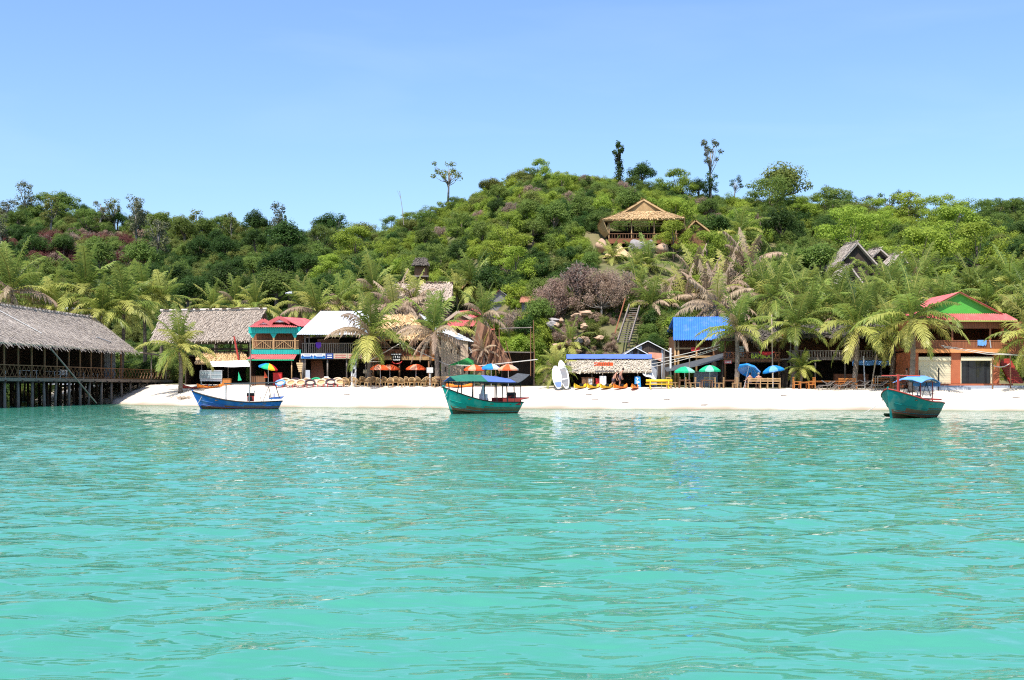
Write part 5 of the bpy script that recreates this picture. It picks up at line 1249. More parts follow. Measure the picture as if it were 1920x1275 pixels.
# --- slatted balcony house
Y = 110; x0, x1 = X(1478, Y), X(1704, Y); g = gz((x0+x1)/2, Y)
h = empty('slatted_balcony_house', ((x0+x1)/2, Y, g), 'dark open-fronted house with grey slatted balcony behind green palms', 'house')
mb = MB(); room(mb, x0, x1, Y+.1, Y+6, g, Z(676, Y)); mb.build('ground_floor_walls', M['wood_dark'], h)
mb = MB(); room(mb, x0, x1, Y+2, Y+6, Z(672, Y), Z(628, Y), left=False); mb.build('upper_walls', M['wood_red'], h)
mb = MB(); mb.box(x0-.4, x1, Y-.3, Y+2, Z(675, Y), Z(672.2, Y)); mb.build('balcony_floor', M['wood_grey'], h)
railing(h, x0, x1, Y-.2, Z(671.8, Y), Z(657, Y), 'wood_grey', 44, w=.12)
for px in (1482, 1528, 1584, 1620, 1652, 1684, 1702): post(h, X(px, Y), Y-.1, g, Z(628, Y) if px in (1482, 1584, 1684) else Z(674, Y), 'wood_grey', .15)
mb = MB()
for i in range(18):
    t0, t1 = i/18, (i+1)/18; f = lambda t: 1.6*abs(math.sin(t*11))
    mb.slab([P(1598+106*t0, 676, Y-.35), P(1598+106*t1, 676, Y-.35), P(1598+106*t1, 686-f(t1), Y-.6), P(1598+106*t0, 686-f(t0), Y-.6)], (0, .02, 0))
mb.build('valance', M['tarp_blue2'], h)
mb = MB(); mb.thatch(P(1500, 608, Y+4.5), P(1690, 608, Y+4.5), P(1706, 630, Y-.2), P(1476, 630, Y-.2), step=.3, row=.35, ln=.8, hang=.4, seed=61); mb.build('thatched_roof', OLDT, h, kind='stuff')
mb = MB(); mb.box(X(1568, Y), X(1632, Y), Y+.6, Y+1.1, g, Z(701, Y)); mb.build('bar_counter', M['wood_red'], h)
mb = MB()
for k in range(7): mb.box(X(1684, Y), X(1698, Y), Y+.4+k*.15, Y+.6+k*.15, Z(714-k*5, Y), Z(712.5-k*5, Y))
mb.build('ladder_steps', M['wood_grey'], h)

# --- green gabled house
Y = 103.5; x0, x1 = X(1712, Y), X(1875, Y); g = Z(719, Y)
h = empty('green_gable_house', ((x0+x1)/2, Y, g), 'terracotta and wood house with lime green gable and red metal roof', 'house')
mb = MB(); mb.box(x0-.3, X(1895, Y), Y-.5, Y+7, g-.35, g-.02); mb.build('plinth', M['terracotta'], h)
mb = MB(); mb.box(X(1705, Y), X(1935, Y), Y-2.2, Y-.52, g-.6, g-.33); mb.box(X(1705, Y), X(1935, Y), Y-1.4, Y-.53, g-.32, g-.18); mb.build('front_step', M['grey_paint'], h)
for a, b in ((1712, 1722), (1783.5, 1801), (1863, 1874)): mb = MB(); mb.box(X(a, Y), X(b, Y), Y, Y+.4, g, Z(662, Y)); mb.build('pillar', M['terracotta'], h)
mb = MB(); room(mb, x0+.05, x1-.05, Y+.42, Y+6, g, Z(662, Y)); mb.build('ground_floor_walls', M['terracotta'], h)
mb = MB()
for k in range(22):                                   # rolling shutter laths
    z0 = g + (Z(672, Y)-g)*k/22; mb.box(X(1722, Y), X(1783.4, Y), Y+.1-.012*(k % 2), Y+.18, z0, z0+(Z(672, Y)-g)/22-.012)
sh = mb.build('shutter', M['cream'], h)
mb = MB(); mb.box(X(1722.3, Y), X(1783, Y), Y-.06, Y+.095, Z(676, Y), Z(669, Y)); mb.build('shutter_box', M['cream'], h)
mb = MB(); mb.box(X(1801.5, Y), X(1862.6, Y), Y-.06, Y+.095, Z(676, Y), Z(669, Y)); mb.build('shutter_box', M['cream'], h)
for a, b in ((1802.5, 1813), (1813.5, 1832), (1832.5, 1851), (1851.5, 1858)): mb = MB(); mb.box(X(a, Y), X(b, Y), Y+.2, Y+.23, g, Z(676, Y)); mb.build('glass_pane', M['glass_dark'], h)
mb = MB(); mb.box(X(1801.3, Y), X(1803, Y), Y+.05, Y+.19, g, Z(676, Y)-.01); mb.box(X(1858.3, Y), X(1862.5, Y), Y+.05, Y+.19, g, Z(676, Y)-.01); mb.build('door_frame', M['cream'], h)
mb = MB(); mb.box(X(1711, Y), X(1893, Y), Y-.3, Y+2, Z(661.5, Y), Z(655.5, Y)); mb.box(X(1712, Y), X(1892, Y), Y-.25, Y+1.9, Z(655.4, Y), Z(654, Y)); mb.build('balcony_slab', M['orange_band'], h)
mb = MB(); room(mb, x0, X(1890, Y), Y+1.2, Y+6, Z(654, Y), Z(601, Y), left=True); mb.build('upper_walls', M['wood_red'], h)
planks(h, X(1715, Y), X(1893, Y), Y-.02, Z(616, Y), Z(601, Y), 'wood_orange' if False else 'wood_red', .16, .05, 'siding', 7)
railing(h, X(1715, Y), X(1893, Y), Y-.12, Z(653.5, Y), Z(638, Y), 'wood_red', 60, w=.12)
for px in (1716, 1785, 1856, 1891): mb = MB(); mb.box(X(px, Y)-.07, X(px, Y)+.07, Y-.1, Y+.04, Z(654, Y)+.02, Z(615, Y)); mb.build('post', M['wood_red'], h)
planks(h, X(1891, Y), X(1918, Y), Y-.2, Z(664, Y), Z(603, Y), 'wood_red', .2, .05, 'side_board', 9)
mb = MB(); mb.corr(P(1720, 588, Y+.3), P(1885, 588, Y+.3), P(1908, 600.5, Y-.7), P(1704, 600.5, Y-.7), 44, .04); mb.build('lower_roof', M['metal_red'], h)
mb = MB(); mb.box(X(1704, Y-.7), X(1908, Y-.7), Y-.76, Y-.7, Z(603, Y-.7), Z(600.8, Y-.7)); mb.build('fascia', M['lime_trim'], h)
mb = MB(); mb.slab([P(1728, 588, Y+.5), P(1872, 588, Y+.5), P(1800, 550, Y+.5)], (0, .1, 0)); gb = mb.build('gable', M['green_paint'], h)
mb = MB(); mb.bar(P(1724, 589.5, Y+.35), P(1800, 549.5, Y+.35), .1, .22, up=(0, 1, 0)); mb.bar(P(1800, 549.5, Y+.34), P(1876, 589.5, Y+.34), .1, .22, up=(0, 1, 0)); mb.build('trim', M['lime_trim'], gb)
mb = MB(); a = P(1800, 547.5, Y+.1); b = a+Vector((0, 7, 0))
for s in (-1, 1):
    c = P(1800+s*80, 588.5, Y+.1); mb.corr(a, b, c+Vector((0, 7, 0)), c, 22, .04)
mb.build('gable_roof', M['metal_red'], h)
mb = MB()
for i in range(6): q = Y-.2; mb.slab([P(1833+2.8*i, 637.5, q), P(1835.8+2.8*i, 637.5, q), P(1835.8+2.8*i, 647+.35*i*(-1 if i > 3 else 1), q-.03*(i % 2)), P(1833+2.8*i, 648+.3*i, q-.03*((i+1) % 2))], (0, .02, 0))
single(mb, 'blue_towel', M['tarp_blue2'], 'light blue towel drying on the brown balcony rail', 'towel')
mb = MB(); mb.slab([P(1855, 637.5, Y-.22), P(1857, 637.5, Y-.22), P(1859, 652, Y-.24), P(1857, 652, Y-.24)], (0, .02, 0)); single(mb, 'narrow_towel', M['grey_paint'], 'narrow grey-blue cloth beside the light blue towel', 'towel')
st = empty('red_stair', (X(1908, Y), Y, g), 'dark red outside stair right of the glass door', 'stair')
for k in range(11): mb = MB(); mb.box(X(1896, Y), X(1921, Y), Y+.2+k*.26, Y+.5+k*.26, g+k*.2, g+.185+k*.2); mb.build('step', M['boat_red'], st)

# --- pavilion on the hill
Y = 163; g = gz(X(1205, Y), Y); o = empty('hill_pavilion', P(1207, 480, Y), 'open golden thatched pavilion on stilts high on the hill', 'pavilion')
zf = Z(450, Y); ze = Z(412, Y)
W = [P(1130, 411, Y-1.6), P(1283, 408, Y-1.6)]; dn = 8.5
A0, A1 = P(1166, 398, Y), P(1248, 397, Y); pk = P(1207, 372.5, Y+.4)
mb = MB(); mb.thatch(A0, A1, W[1], W[0], step=.14, row=.22, ln=.6, base=.3, hang=.3, seed=71)
bl, br = Vector((W[0].x+.1, Y+dn, ze)), Vector((W[1].x-.1, Y+dn, ze))
mb.thatch(A0, pk+Vector((0, 5, 0)), bl, W[0], step=.25, row=.3, seed=72, base=.3); mb.thatch(pk+Vector((0, 5, 0)), A1, W[1], br, step=.25, row=.3, seed=73, base=.3)
for s, q in ((-1, A0), (1, A1)): mb.thatch(pk, pk+Vector((0, 5, -.2)), q+Vector((-s*-.4, 5, 0)), q+Vector((s*.2, -.2, -.1)), step=.2, row=.25, seed=75+s, base=.22)
mb.thatch(W[0]+Vector((0, 0, .1)), bl, bl+Vector((.9, 0, -1.6)), W[0]+Vector((.9, .5, -1.8)), step=.2, row=.3, seed=77, base=.1); mb.thatch(W[1]+Vector((0, 0, .1)), br, br+Vector((.5, 0, -1.5)), W[1]+Vector((.3, .5, -1.5)), step=.2, row=.3, seed=78, base=.1)
mb.build('thatched_roof', GOLD, o, kind='stuff')
mb = MB(); mb.slab([A0+Vector((.1, .35, -.1)), A1+Vector((-.1, .35, -.1)), pk+Vector((0, .1, -.3))], (0, .2, 0)); mb.build('gable', M['gold_c'], o)
for px in (1141, 1183, 1225, 1266):
    for yy in (Y-.9, Y+3.2, Y+7): post(o, X(px, Y), yy, gz(X(px, yy), yy)-.3, Z(412, Y), 'bamboo' if yy < Y else 'wood_dark', .2)
mb = MB(); mb.box(X(1139, Y), X(1270, Y), Y-1.1, Y+7.4, zf-.25, zf); mb.build('floor', M['wood_brown'], o)
mb = MB(); mb.box(X(1139, Y), X(1270, Y), Y-1.16, Y-1.102, zf-.6, zf-.05); mb.build('floor_beam', M['wood_red'], o)
railing(o, X(1139, Y), X(1270, Y), Y-1.0, zf+.05, zf+.75, 'wood_brown', 26)
mb = MB(); mb.box(X(1150, Y), X(1262, Y), Y+7.2, Y+7.35, zf, zf+2.1); mb.build('dark_backing', M['wood_dark'], o)  # added dark sheet, stands in for shade seen through the open pavilion
for px in (1187, 1228): mb = MB(); mb.box(X(px, Y), X(px+7, Y), Y+3.4, Y+5.5, zf, Z(418, Y)); mb.build('dark_panel', M['wood_dark'], o)  # dark panels added likewise to imitate the shaded interior
mb = MB()
for k in range(3): mb.tube([(X(1141, Y), Y-.9+k*.02, Z(415-k*.9+k*6, Y)), (X(1266, Y), Y-.9+k*.02, Z(415-k*.9+k*6, Y))], .04, 5)
mb.build('tie_beam', M['bamboo'], o)
Y = 170; o = empty('small_gable', P(1304, 445, Y), 'small golden thatched gable right of the hill pavilion', 'hut')
t = P(1304, 411, Y); mb = MB()
for s, q in ((-1, 1283), (1, 1332)): mb.thatch(t, t+Vector((0, 4, 0)), P(q, 433, Y)+Vector((0, 4, 0)), P(q, 433, Y), step=.16, row=.22, ln=.5, seed=81+s, base=.2)
mb.build('thatched_roof', GOLD, o, kind='stuff')
mb = MB(); mb.slab([P(1287, 432, Y+.4), P(1328, 432, Y+.4), P(1304, 415, Y+.4)], (0, .2, 0)); mb.build('gable', M['wood_brown'], o)
mb = MB(); mb.box(X(1290, Y), X(1324, Y), Y+.6, Y+3.6, Z(460, Y)-1, Z(432, Y)-.02); mb.build('walls', M['wood_brown'], o)
def boulder(px, py, Y, sx, sy, sz, m, lab, seed, cat='boulder', name='boulder'):
    import bmesh
    bm = bmesh.new(); rough = name == 'bank_rock'; bmesh.ops.create_icosphere(bm, subdivisions=2 if rough else 3, radius=1); r = random.Random(seed)
    ph = [r.uniform(0, 6) for _ in range(6)]
    for v in bm.verts:
        c = v.co; k = 1 + .13*math.sin(c.x*3+ph[0])*math.sin(c.y*2.6+ph[1]) + .09*math.sin(c.z*5+ph[2]+c.x*2) + .05*math.sin(c.x*9+ph[3])*math.sin(c.z*8+ph[4])
        if rough: k *= r.uniform(.78, 1.2)
        v.co = Vector((c.x*sx*k, c.y*sy*k, c.z*sz*k))
    me = bpy.data.meshes.new(name); bm.to_mesh(me); bm.free(); me.materials.append(M[m]); me.polygons.foreach_set('use_smooth', [not rough]*len(me.polygons))
    ob = bpy.data.objects.new(name, me); C.objects.link(ob); ob.location = P(px, py, Y); return tag(ob, lab, cat, 'boulders by the hill pavilion' if name == 'boulder' else None)
boulder(1196, 463, 158, 1.15, 1, .95, 'rock', 'pale grey rounded boulder under the pavilion floor', 1)
boulder(1221, 466, 158.5, .6, .8, 1.2, 'rock', 'upright dark-cracked boulder right of the pale one', 2)
boulder(1241, 467, 158, .9, .8, .7, 'rock_warm', 'tan boulder at the right end of the pavilion floor', 3)
boulder(1127, 462, 158, .8, .8, .9, 'rock_warm', 'brown rock slab left of the pavilion', 4)
boulder(1208, 478, 156, 1.2, .8, .5, 'rock_warm', 'low warm rock below the pale boulder', 5)
mb = MB(); n = 26; c = P(1160, 456, 155.5); base = P(1160, 482, 154)
mb.v = [tuple(c)] + [(base.x+2.05*math.cos(i/n*6.283)*(1+.05*math.sin(i*3)), 155.5+1.6*math.sin(i/n*6.283), base.z) for i in range(n)]
mb.f = [(0, i+1, (i+1) % n+1) for i in range(n)]; mb.m = [0]*n
single(mb, 'sand_heap', mat('heap_sand', (.6,.42,.23), (.52,.35,.18), rough=.95, scale=2, bump=.3), 'cone-shaped heap of orange sand in front of the pavilion', 'sand heap')
# --- weathered thatch huts
for px, pyt, w, hh, Y, dp, lab, sd in ((1609, 454, 38, 42, 147, 3.4, 'tall ragged grey thatched gable hut among palms', 1), (1652, 466, 20, 18, 152, 2.4, 'smaller pale thatched hut behind the ragged one', 2), (1690, 476, 14, 16, 150, 2, 'smallest grey thatch remnant right of the ragged huts', 3), (1595, 498, 26, 34, 144, 2.6, 'low grey thatched porch roof leaning on the ragged hut', 4)):
    o = empty('weathered_hut', P(px, pyt+hh+20, Y), lab, 'hut', 'weathered thatch huts'); t = P(px, pyt, Y); mb = MB()
    for s in (-1, 1):
        q = P(px+s*w, pyt+hh, Y); mb.thatch(t, t+Vector((-.8, dp, 0)), q+Vector((-.8, dp, 0)), q, step=.13, row=.2, ln=.8, seed=90+sd*3+s, base=.18, hang=.5)
    mb.build('thatched_roof', THG, o, kind='stuff')
    mb = MB(); mb.slab([P(px-w*.8, pyt+hh, Y+.5), P(px+w*.8, pyt+hh, Y+.5), P(px, pyt+5, Y+.5)], (0, .1, 0)); mb.box(X(px-w*.6, Y), X(px+w*.6, Y), Y+.7, Y+dp, min(Z(pyt+hh+40, Y), gz(X(px, Y), Y)-.3), Z(pyt+hh, Y)-.01); mb.build('dark_wall', M['wood_dark'], o)
# --- hill stair and dry bank
st = empty('hill_stair', P(1172, 640, 121), 'weathered wooden stair climbing the hill behind the beach bar', 'stair')
for k in range(17):
    t = k/16; a = P(1160+22*t, 641-63*t, 121+9*t); b = P(1179+16*t, 641-63*t, 121+9*t)
    mb = MB(); mb.box(a.x, b.x, a.y-.16, a.y+.16, a.z-.04, a.z+.03); mb.build('step', M['wood_grey'], st)
for a, b in (((1158, 640), (1180, 572)), ((1180, 640), (1199, 575))): mb = MB(); mb.bar(P(*a, 120.9), P(*b, 130.1), .12, .3); mb.build('stringer', M['wood_grey'], st)
for a, b in (((1153, 625), (1172, 560)), ): mb = MB(); mb.tube([P(*a, 120.8), P(*b, 130)], .07, 6); mb.build('handrail', M['wood_red'], st)
for i in range(15):
    r = random.Random(200+i); px = r.uniform(1035, 1150); py = r.uniform(585, 660); Y = 128 - (py-585)*.055
    boulder(px, py, Y, r.uniform(.3, .75), .5, r.uniform(.2, .45), 'rock_warm' if r.random() < .8 else 'rock', ['topmost', 'flat', 'small', 'broad', 'cracked', 'pale', 'dark', 'rounded', 'angular', 'half-buried', 'tilted', 'ochre', 'narrow', 'low', 'rough'][i] + ' rock in the dry bank behind the beach bar', 300+i, 'rock', 'bank_rock')
# ------------------------------------------------------------------ boats
def hull_mesh(L, B, zb, zm, zs, draft, line, rake, m, mat_in, stern_w=.72):
    """bow towards -x; returns outer hull MB, inner MB, sheer points"""
    n, k = 26, 9
    def st(t):
        b = B/2*(max(0, 1-max(0, 1-t/.52)**2.3))**.85 if t < .52 else B/2*(1-(1-stern_w)*((t-.52)/.48)**2)
        z = zm + (zb-zm)*max(0, 1-t/.66)**1.9 + (zs-zm)*max(0, (t-.62)/.38)**1.8
        return b, z
    def pt(t, s, sd, inset=0):
        b, z = st(t); b = max(.012, b-inset)
        y = b*s**(.36+.62*max(0, 1-t*1.5))
        x = -L/2 + t*L + rake*(1-s)**1.1*max(0, 1-t*1.6)**1.5 - .5*rake*(1-s)*max(0, (t-.8)/.2)**1.5
        return Vector((x, sd*y, -draft + (z+draft)*s + (0 if inset == 0 else .03*(1-s))))
    S = [0, .08, .18, .3, .42, .55, .7, .85, 1]
    out, inn = MB(), MB()
    for mb, inset in ((out, 0), (inn, .07)):
        for sd in (-1, 1):
            vs = [pt(i/n, s, sd, inset) for i in range(n+1) for s in S]
            o = len(mb.v); mb.v += [tuple(v) for v in vs]
            for i in range(n):
                for j in range(k-1):
                    a = o+i*k+j; f = (a, a+k, a+k+1, a+1) if sd > 0 else (a, a+1, a+k+1, a+k)
                    z = (mb.v[a][2]+mb.v[a+1][2]+mb.v[a+k][2])/3
                    mb.f.append(f if inset == 0 else f[::-1]); mb.m.append(0 if z > line or inset else 1)
        a = len(mb.v); tv = [pt(1, s, -1, inset) for s in S] + [pt(1, s, 1, inset) for s in reversed(S)]
        mb.v += [tuple(v) for v in tv]; mb.f.append(tuple(range(a, len(mb.v)))); mb.m.append(0)
    out.pt = pt
    return out, inn, [[pt(i/n, 1, sd) for i in range(n+1)] for sd in (-1, 1)], st
def boat(name, label, loc, rz, L, B, zb, zm, zs, draft, line, rake, paint, bottom, gun, inside):
    e = empty(name, loc, label, 'boat', 'wooden boats moored off the beach', rz=rz, world_parts=False)
    out, inn, sh, st = hull_mesh(L, B, zb, zm, zs, draft, line, rake, None, None)
    out.build('hull', [M[paint], M[bottom]], e, True); inn.build('inner_hull', M[inside], e, True)
    mb = MB()
    for l in sh: mb.tube([p+Vector((0, 0, .02)) for p in l], .045, 6)
    mb.bar(sh[0][-1], sh[1][-1], .08); mb.build('gunwale', M[gun], e, True)
    for q, fr in enumerate((.38, .62)):                # rubbing strakes
        for sd in (-1, 1):
            mb = MB(); mb.tube([out.pt(i/26, fr, sd)+Vector((0, sd*.012, 0)) for i in range(1, 27)], .017, 4); mb.build('strake', M[paint], e)
    mb = MB(); mb.bar(Vector((-L/2+.02, 0, zb+.12)), Vector((-L/2+rake, 0, -draft)), .1, .12); mb.build('stem_post', M[paint], e)
    mb = MB(); n = 20
    vs = [(-L/2+.5+(L-.6)*i/n, s*max(.02, st((.5+(L-.6)*i/n)/L)[0]*.86), .05+.25*max(0, 1-i/6)) for i in range(n+1) for s in (-1, 1)]
    mb.add(vs, [(2*i, 2*i+2, 2*i+3, 2*i+1) for i in range(n)]); mb.build('floor_boards', M['wood_brown'], e)
    for u in (-.22, .05, .3):
        b, z = st(u+.5); mb = MB(); mb.box(u*L-.13, u*L+.13, -b*.95, b*.95, z-.16, z-.1); mb.build('thwart', M['wood_brown'], e)
    return e, st
def lbar(e, name, a, b, w, m, h=None, tube=True):
    mb = MB(); mb.tube([a, b], w/2, 6) if tube else mb.bar(a, b, w, h)
    return mb.build(name, M[m], e)
def engine(e, x, y, z, m='boat_red', s=1.0):
    mb = MB(); mb.box(x-.26*s, x+.26*s, y-.2*s, y+.2*s, z, z+.42*s); mb.box(x-.18*s, x+.2*s, y-.22*s, y-.2*s-.002, z+.1, z+.34*s); en = mb.build('engine', M[m], e)
    mb = MB(); mb.tube([(x-.3*s, y, z+.52*s), (x+.3*s, y, z+.52*s)], .15*s, 10); mb.build('fuel_tank', M['black'], en)
    mb = MB(); mb.tube([(x+.22*s, y, z+.4*s), (x+.3*s, y+.1, z+.85*s)], .035, 6); mb.build('exhaust_pipe', M['steel'], en)
    mb = MB(); mb.tube([(x-.05, y-.24*s, z+.22), (x-.05, y-.3*s, z+.22)], .19*s, 14); mb.build('flywheel', M['black'], en)

# blue boat (left)
Y = 97.5; e, st = boat('longtail_boat', 'long blue wooden boat with rusty bottom and thin flat canopy', (X(445, Y), Y, 0), R(9), 7.1, 1.5, 1.42, .52, .62, .22, .24, .85, 'boat_blue', 'boat_bottom', 'black', 'boat_red')
for x in (-.9, .95):
    for y in (-.55, .55): lbar(e, 'canopy_post', (x, y, .45), (x+.02, y, 1.95), .06, 'steel')
lbar(e, 'brace', (-.85, -.55, .9), (-.55, -.55, .45), .04, 'steel')
mb = MB()
for i in range(10):
    a, b = -1.0+4.1*i/10, -1.0+4.1*(i+1)/10; f = lambda q: 1.98+.10*((q+1)/4.1)**1.5
    mb.slab([(a, -.62, f(a)), (b, -.62, f(b)), (b, .62, f(b)), (a, .62, f(a))], (0, 0, .1))
mb.build('canopy', M['tarp_grey'], e)
engine(e, 1.05, -.05, .62)
lbar(e, 'stern_frame', (2.7, -.5, .7), (2.45, -.5, 2.0), .05, 'black'); lbar(e, 'stern_frame', (3.35, -.45, .85), (2.95, -.45, 2.1), .07, 'black'); lbar(e, 'stern_frame', (2.0, .4, .6), (2.5, .3, 1.9), .04, 'black')
mb = MB(); mb.slab([(2.55, -.9, .78), (3.5, -.75, .82), (3.65, .75, .95), (2.6, .9, .85)], (0, 0, .07)); mb.build('stern_platform', M['boat_blue'], e)
lbar(e, 'tiller_post', (2.9, -.2, .85), (2.9, -.2, 1.25), .09, 'boat_blue'); lbar(e, 'cleat', (2.55, -.7, .8), (2.55, -.7, 1.1), .07, 'black')
lbar(e, 'bow_bitt', (-2.65, -.2, .95), (-2.65, -.2, 1.25), .1, 'rope'); lbar(e, 'gear_lever', (1.9, -.3, .5), (1.85, -.3, .95), .05, 'black')
lbar(e, 'bow_line', (-2.65, -.3, 1.15), (-3.12, -.25, .32), .045, 'rope')
# green boat (middle)
Y = 81.5; e, st = boat('canopy_boat', 'green wooden boat with blue and green canopy and red stern', (X(902, Y), Y, 0), R(33), 5.9, 1.9, 1.75, .74, .72, .25, .42, .8, 'boat_teal', 'boat_bottom_olive', 'black', 'boat_red')
for i, x in enumerate((-2.15, -1.1, -.2, .75, 1.6, 2.2)):
    b, z = st((x+2.95)/5.9)
    for s in (-1, 1): lbar(e, 'canopy_post', (x, s*b*.9, z-.1), (x*.98, s*.72, 2.12), .07, 'black')
mb = MB(); r = [(-2.4, 2.12, 2.45), (-1.2, 2.14, 2.58), (0, 2.12, 2.55), (1.2, 2.08, 2.45), (2.35, 2.02, 2.28)]
for i in range(4):
    (a, z0, k0), (b, z1, k1) = r[i], r[i+1]
    mb.slab([(a, -.85, z0), (b, -.85, z1), (b, 0, k1), (a, 0, k0)], (0, 0, .03), 1 if i < 2 else 0); mb.slab([(a, 0, k0), (b, 0, k1), (b, .85, z1), (a, .85, z0)], (0, 0, .03), 0)
mb.build('canopy', [M['tarp_blue'], mat('canopy_green', (.03,.17,.11), (.02,.13,.085), rough=.6)], e)
mb = MB(); mb.box(-2.35, 2.35, -.87, -.83, 2.0, 2.09); mb.box(-2.35, 2.35, .83, .87, 2.0, 2.09); mb.build('canopy_frame', M['black'], e)
mb = MB()
for i in range(8):
    t0, t1 = i/8, (i+1)/8; f = lambda t: (1.5+1.9*t, 2.45-.28*math.sin(t*3.14)+.15*t)
    (xa, za), (xb, zb2) = f(t0), f(t1); mb.slab([(xa, -.8, za-.4*(1-t0)), (xb, -.8, zb2-.4*(1-t1)), (xb, .75, zb2+.1), (xa, .75, za+.1)], (0, 0, .03))
mb.build('shade_net', M['tarp_grey'], e)
lbar(e, 'net_post', (3.2, 0, .7), (3.3, .2, 2.5), .06, 'black')
engine(e, 2.35, -.1, .75); engine(e, .3, .1, .45, 'black', .9)
mb = MB(); mb.box(1.3, 2.7, -.75, -.68, .55, 1.0); mb.box(1.3, 2.7, .68, .75, .55, 1.05); mb.build('side_board', M['boat_red'], e)
mb = MB(); mb.slab([(2.6, -.9, .9), (3.4, -.7, 1.0), (3.4, .9, 1.0), (2.6, 1.0, .9)], (0, 0, .07)); mb.build('stern_platform', M['boat_red'], e)
mb = MB(); mb.box(.0, .4, -.2, .25, .9, 1.3); mb.tube([(.15, .05, 1.3), (.2, .05, 1.9)], [.16, .05], 7); mb.build('covered_gear', M['white'], e)
lbar(e, 'bow_line', (-2.7, -.28, 1.62), (-2.85, -.05, 1.1), .045, 'rope')
# teal boat (right)
Y = 70.5; e, st = boat('mast_boat', 'weathered teal boat with red T-shaped mast and blue tarp, bow towards the camera', (X(1705, Y), Y, 0), R(50), 6.2, 2.5, 1.66, .9, .8, .25, .46, .6, 'boat_teal_old', 'boat_bottom', 'boat_red', 'boat_red')
lbar(e, 'mast', (-1.55, .05, .7), (-1.5, .05, 2.5), .16, 'boat_red'); 
cr = Matrix.Rotation(-R(50), 3, 'Z') @ Vector((1, 0, 0)); c0 = Vector((-1.5, .05, 2.42))
lbar(e, 'cross_bar', c0-cr*.95, c0+cr*1.25, .09, 'boat_red'); lbar(e, 'mast_brace', (-1.5, .05, 1.9), tuple(c0-cr*.35), .05, 'black')
for x, y in ((.1, -.62), (.1, .62), (2.0, -.6), (2.0, .6)): lbar(e, 'canopy_post', (x, y, .7), (x, y, 2.1), .055, 'boat_red' if y < 0 else 'black')
for y in (-.6, .6): lbar(e, 'canopy_brace', (.1, y, .9), (1.1, y, 2.05), .04, 'black'); lbar(e, 'canopy_brace', (2.0, y, .9), (1.0, y, 2.05), .04, 'black'); lbar(e, 'canopy_rail', (-.1, y, 2.08), (2.2, y, 2.08), .06, 'boat_red')
mb = MB(); r = random.Random(4); hx = [-.35+2.9*i/9 for i in range(10)]; hz = [2.15+.22*math.sin(i/9*3.14)+r.uniform(-.03, .03) for i in range(10)]
for i in range(9):
    for (ya, za), (yb, zb3) in (((-.85, -.13), (-.3, .05)), ((-.3, .05), (.3, .06)), ((.3, .06), (.85, -.12))): mb.slab([(hx[i], ya, hz[i]+za), (hx[i+1], ya, hz[i+1]+za), (hx[i+1], yb, hz[i+1]+zb3), (hx[i], yb, hz[i]+zb3)], (0, 0, .03))
mb.slab([(2.55, -.85, 2.05), (2.55, .85, 2.05), (2.6, .8, 1.85), (2.6, -.8, 1.8)], (.03, 0, 0)); mb.build('tarp_canopy', M['tarp_blue2'], e)
mb = MB(); mb.slab([(1.5, -1.15, 1.0), (1.85, -1.2, 1.02), (1.85, 1.2, 1.12), (1.5, 1.15, 1.1)], (0, 0, .07)); mb.slab([(2.2, -.7, .85), (3.0, -.6, .85), (3.0, .7, .85), (2.2, .8, .85)], (0, 0, .07)); mb.build('stern_platform', M['boat_red'], e)
engine(e, 1.3, .05, .7, 'black', .9); lbar(e, 'lever', (.6, -.2, .7), (.45, -.25, 1.3), .06, 'black')
lbar(e, 'bow_line', (-2.35, -.32, 1.55), (-2.6, .3, .9), .04, 'rope')
def rope_thing(name, pts, r, m, label, cat='rope', sag=0):
    mb = MB(); out = []
    for i in range(len(pts)-1):
        a, b = Vector(pts[i]), Vector(pts[i+1])
        for k in range(8): t = k/8; out.append(a.lerp(b, t)-Vector((0, 0, sag*4*t*(1-t))))
    out.append(Vector(pts[-1])); mb.tube(out, r, 5); return single(mb, name, M[m], label, cat)
rope_thing('mooring_line', [P(1650, 757, 67.5), P(1620, 775, 66)], .018, 'rope', 'mooring rope from the teal boat running into the water at left')
rope_thing('mooring_line', [P(838, 744, 79.5), P(757, 777, 77)], .016, 'rope', 'mooring rope slanting from the green canopy boat to the water')

# ------------------------------------------------------------------ furniture and beach things, built once and copied
def me_box(name, m, *bx):
    mb = MB()
    for b in bx: mb.box(*b)
    return mb.mesh(name, M[m])
def place(name, parts, x, Y, rz, label, cat, group, z=None, sc=1):
    e = empty(name, (x, Y, (gz(x, Y) if z is None else z)), label, cat, group, rz=rz, world_parts=False); e.scale = (sc, sc, sc)
    for pn, me, loc in parts: inst(pn, me, e, loc)
    return e
def legs4(name, m, w, d, h, t=.05):
    me = me_box(name, m, (-t/2, t/2, -t/2, t/2, 0, h)); return [(name, me, (sx*w, sy*d, 0)) for sx in (-1, 1) for sy in (-1, 1)]
def chair_parts(m):
    return legs4('leg', m, .2, .2, .44) + [('seat', me_box('seat', m, (-.25, .25, -.25, .25, .44, .49)), (0, 0, 0)),
      ('backrest', me_box('backrest', m, (-.24, -.19, .2, .25, .49, .98), (.19, .24, .2, .25, .49, .98), (-.188, .188, .21, .24, .86, .96), (-.188, .188, .21, .24, .66, .74)), (0, 0, 0))]
def table_parts(m, w=.5, d=.4, h=.74): return legs4('leg', m, w-.06, d-.06, h-.04, .06) + [('table_top', me_box('table_top', m, (-w, w, -d, d, h-.04, h), (-w+.05, w-.05, -d+.05, -d+.08, h-.12, h-.042)), (0, 0, 0))]
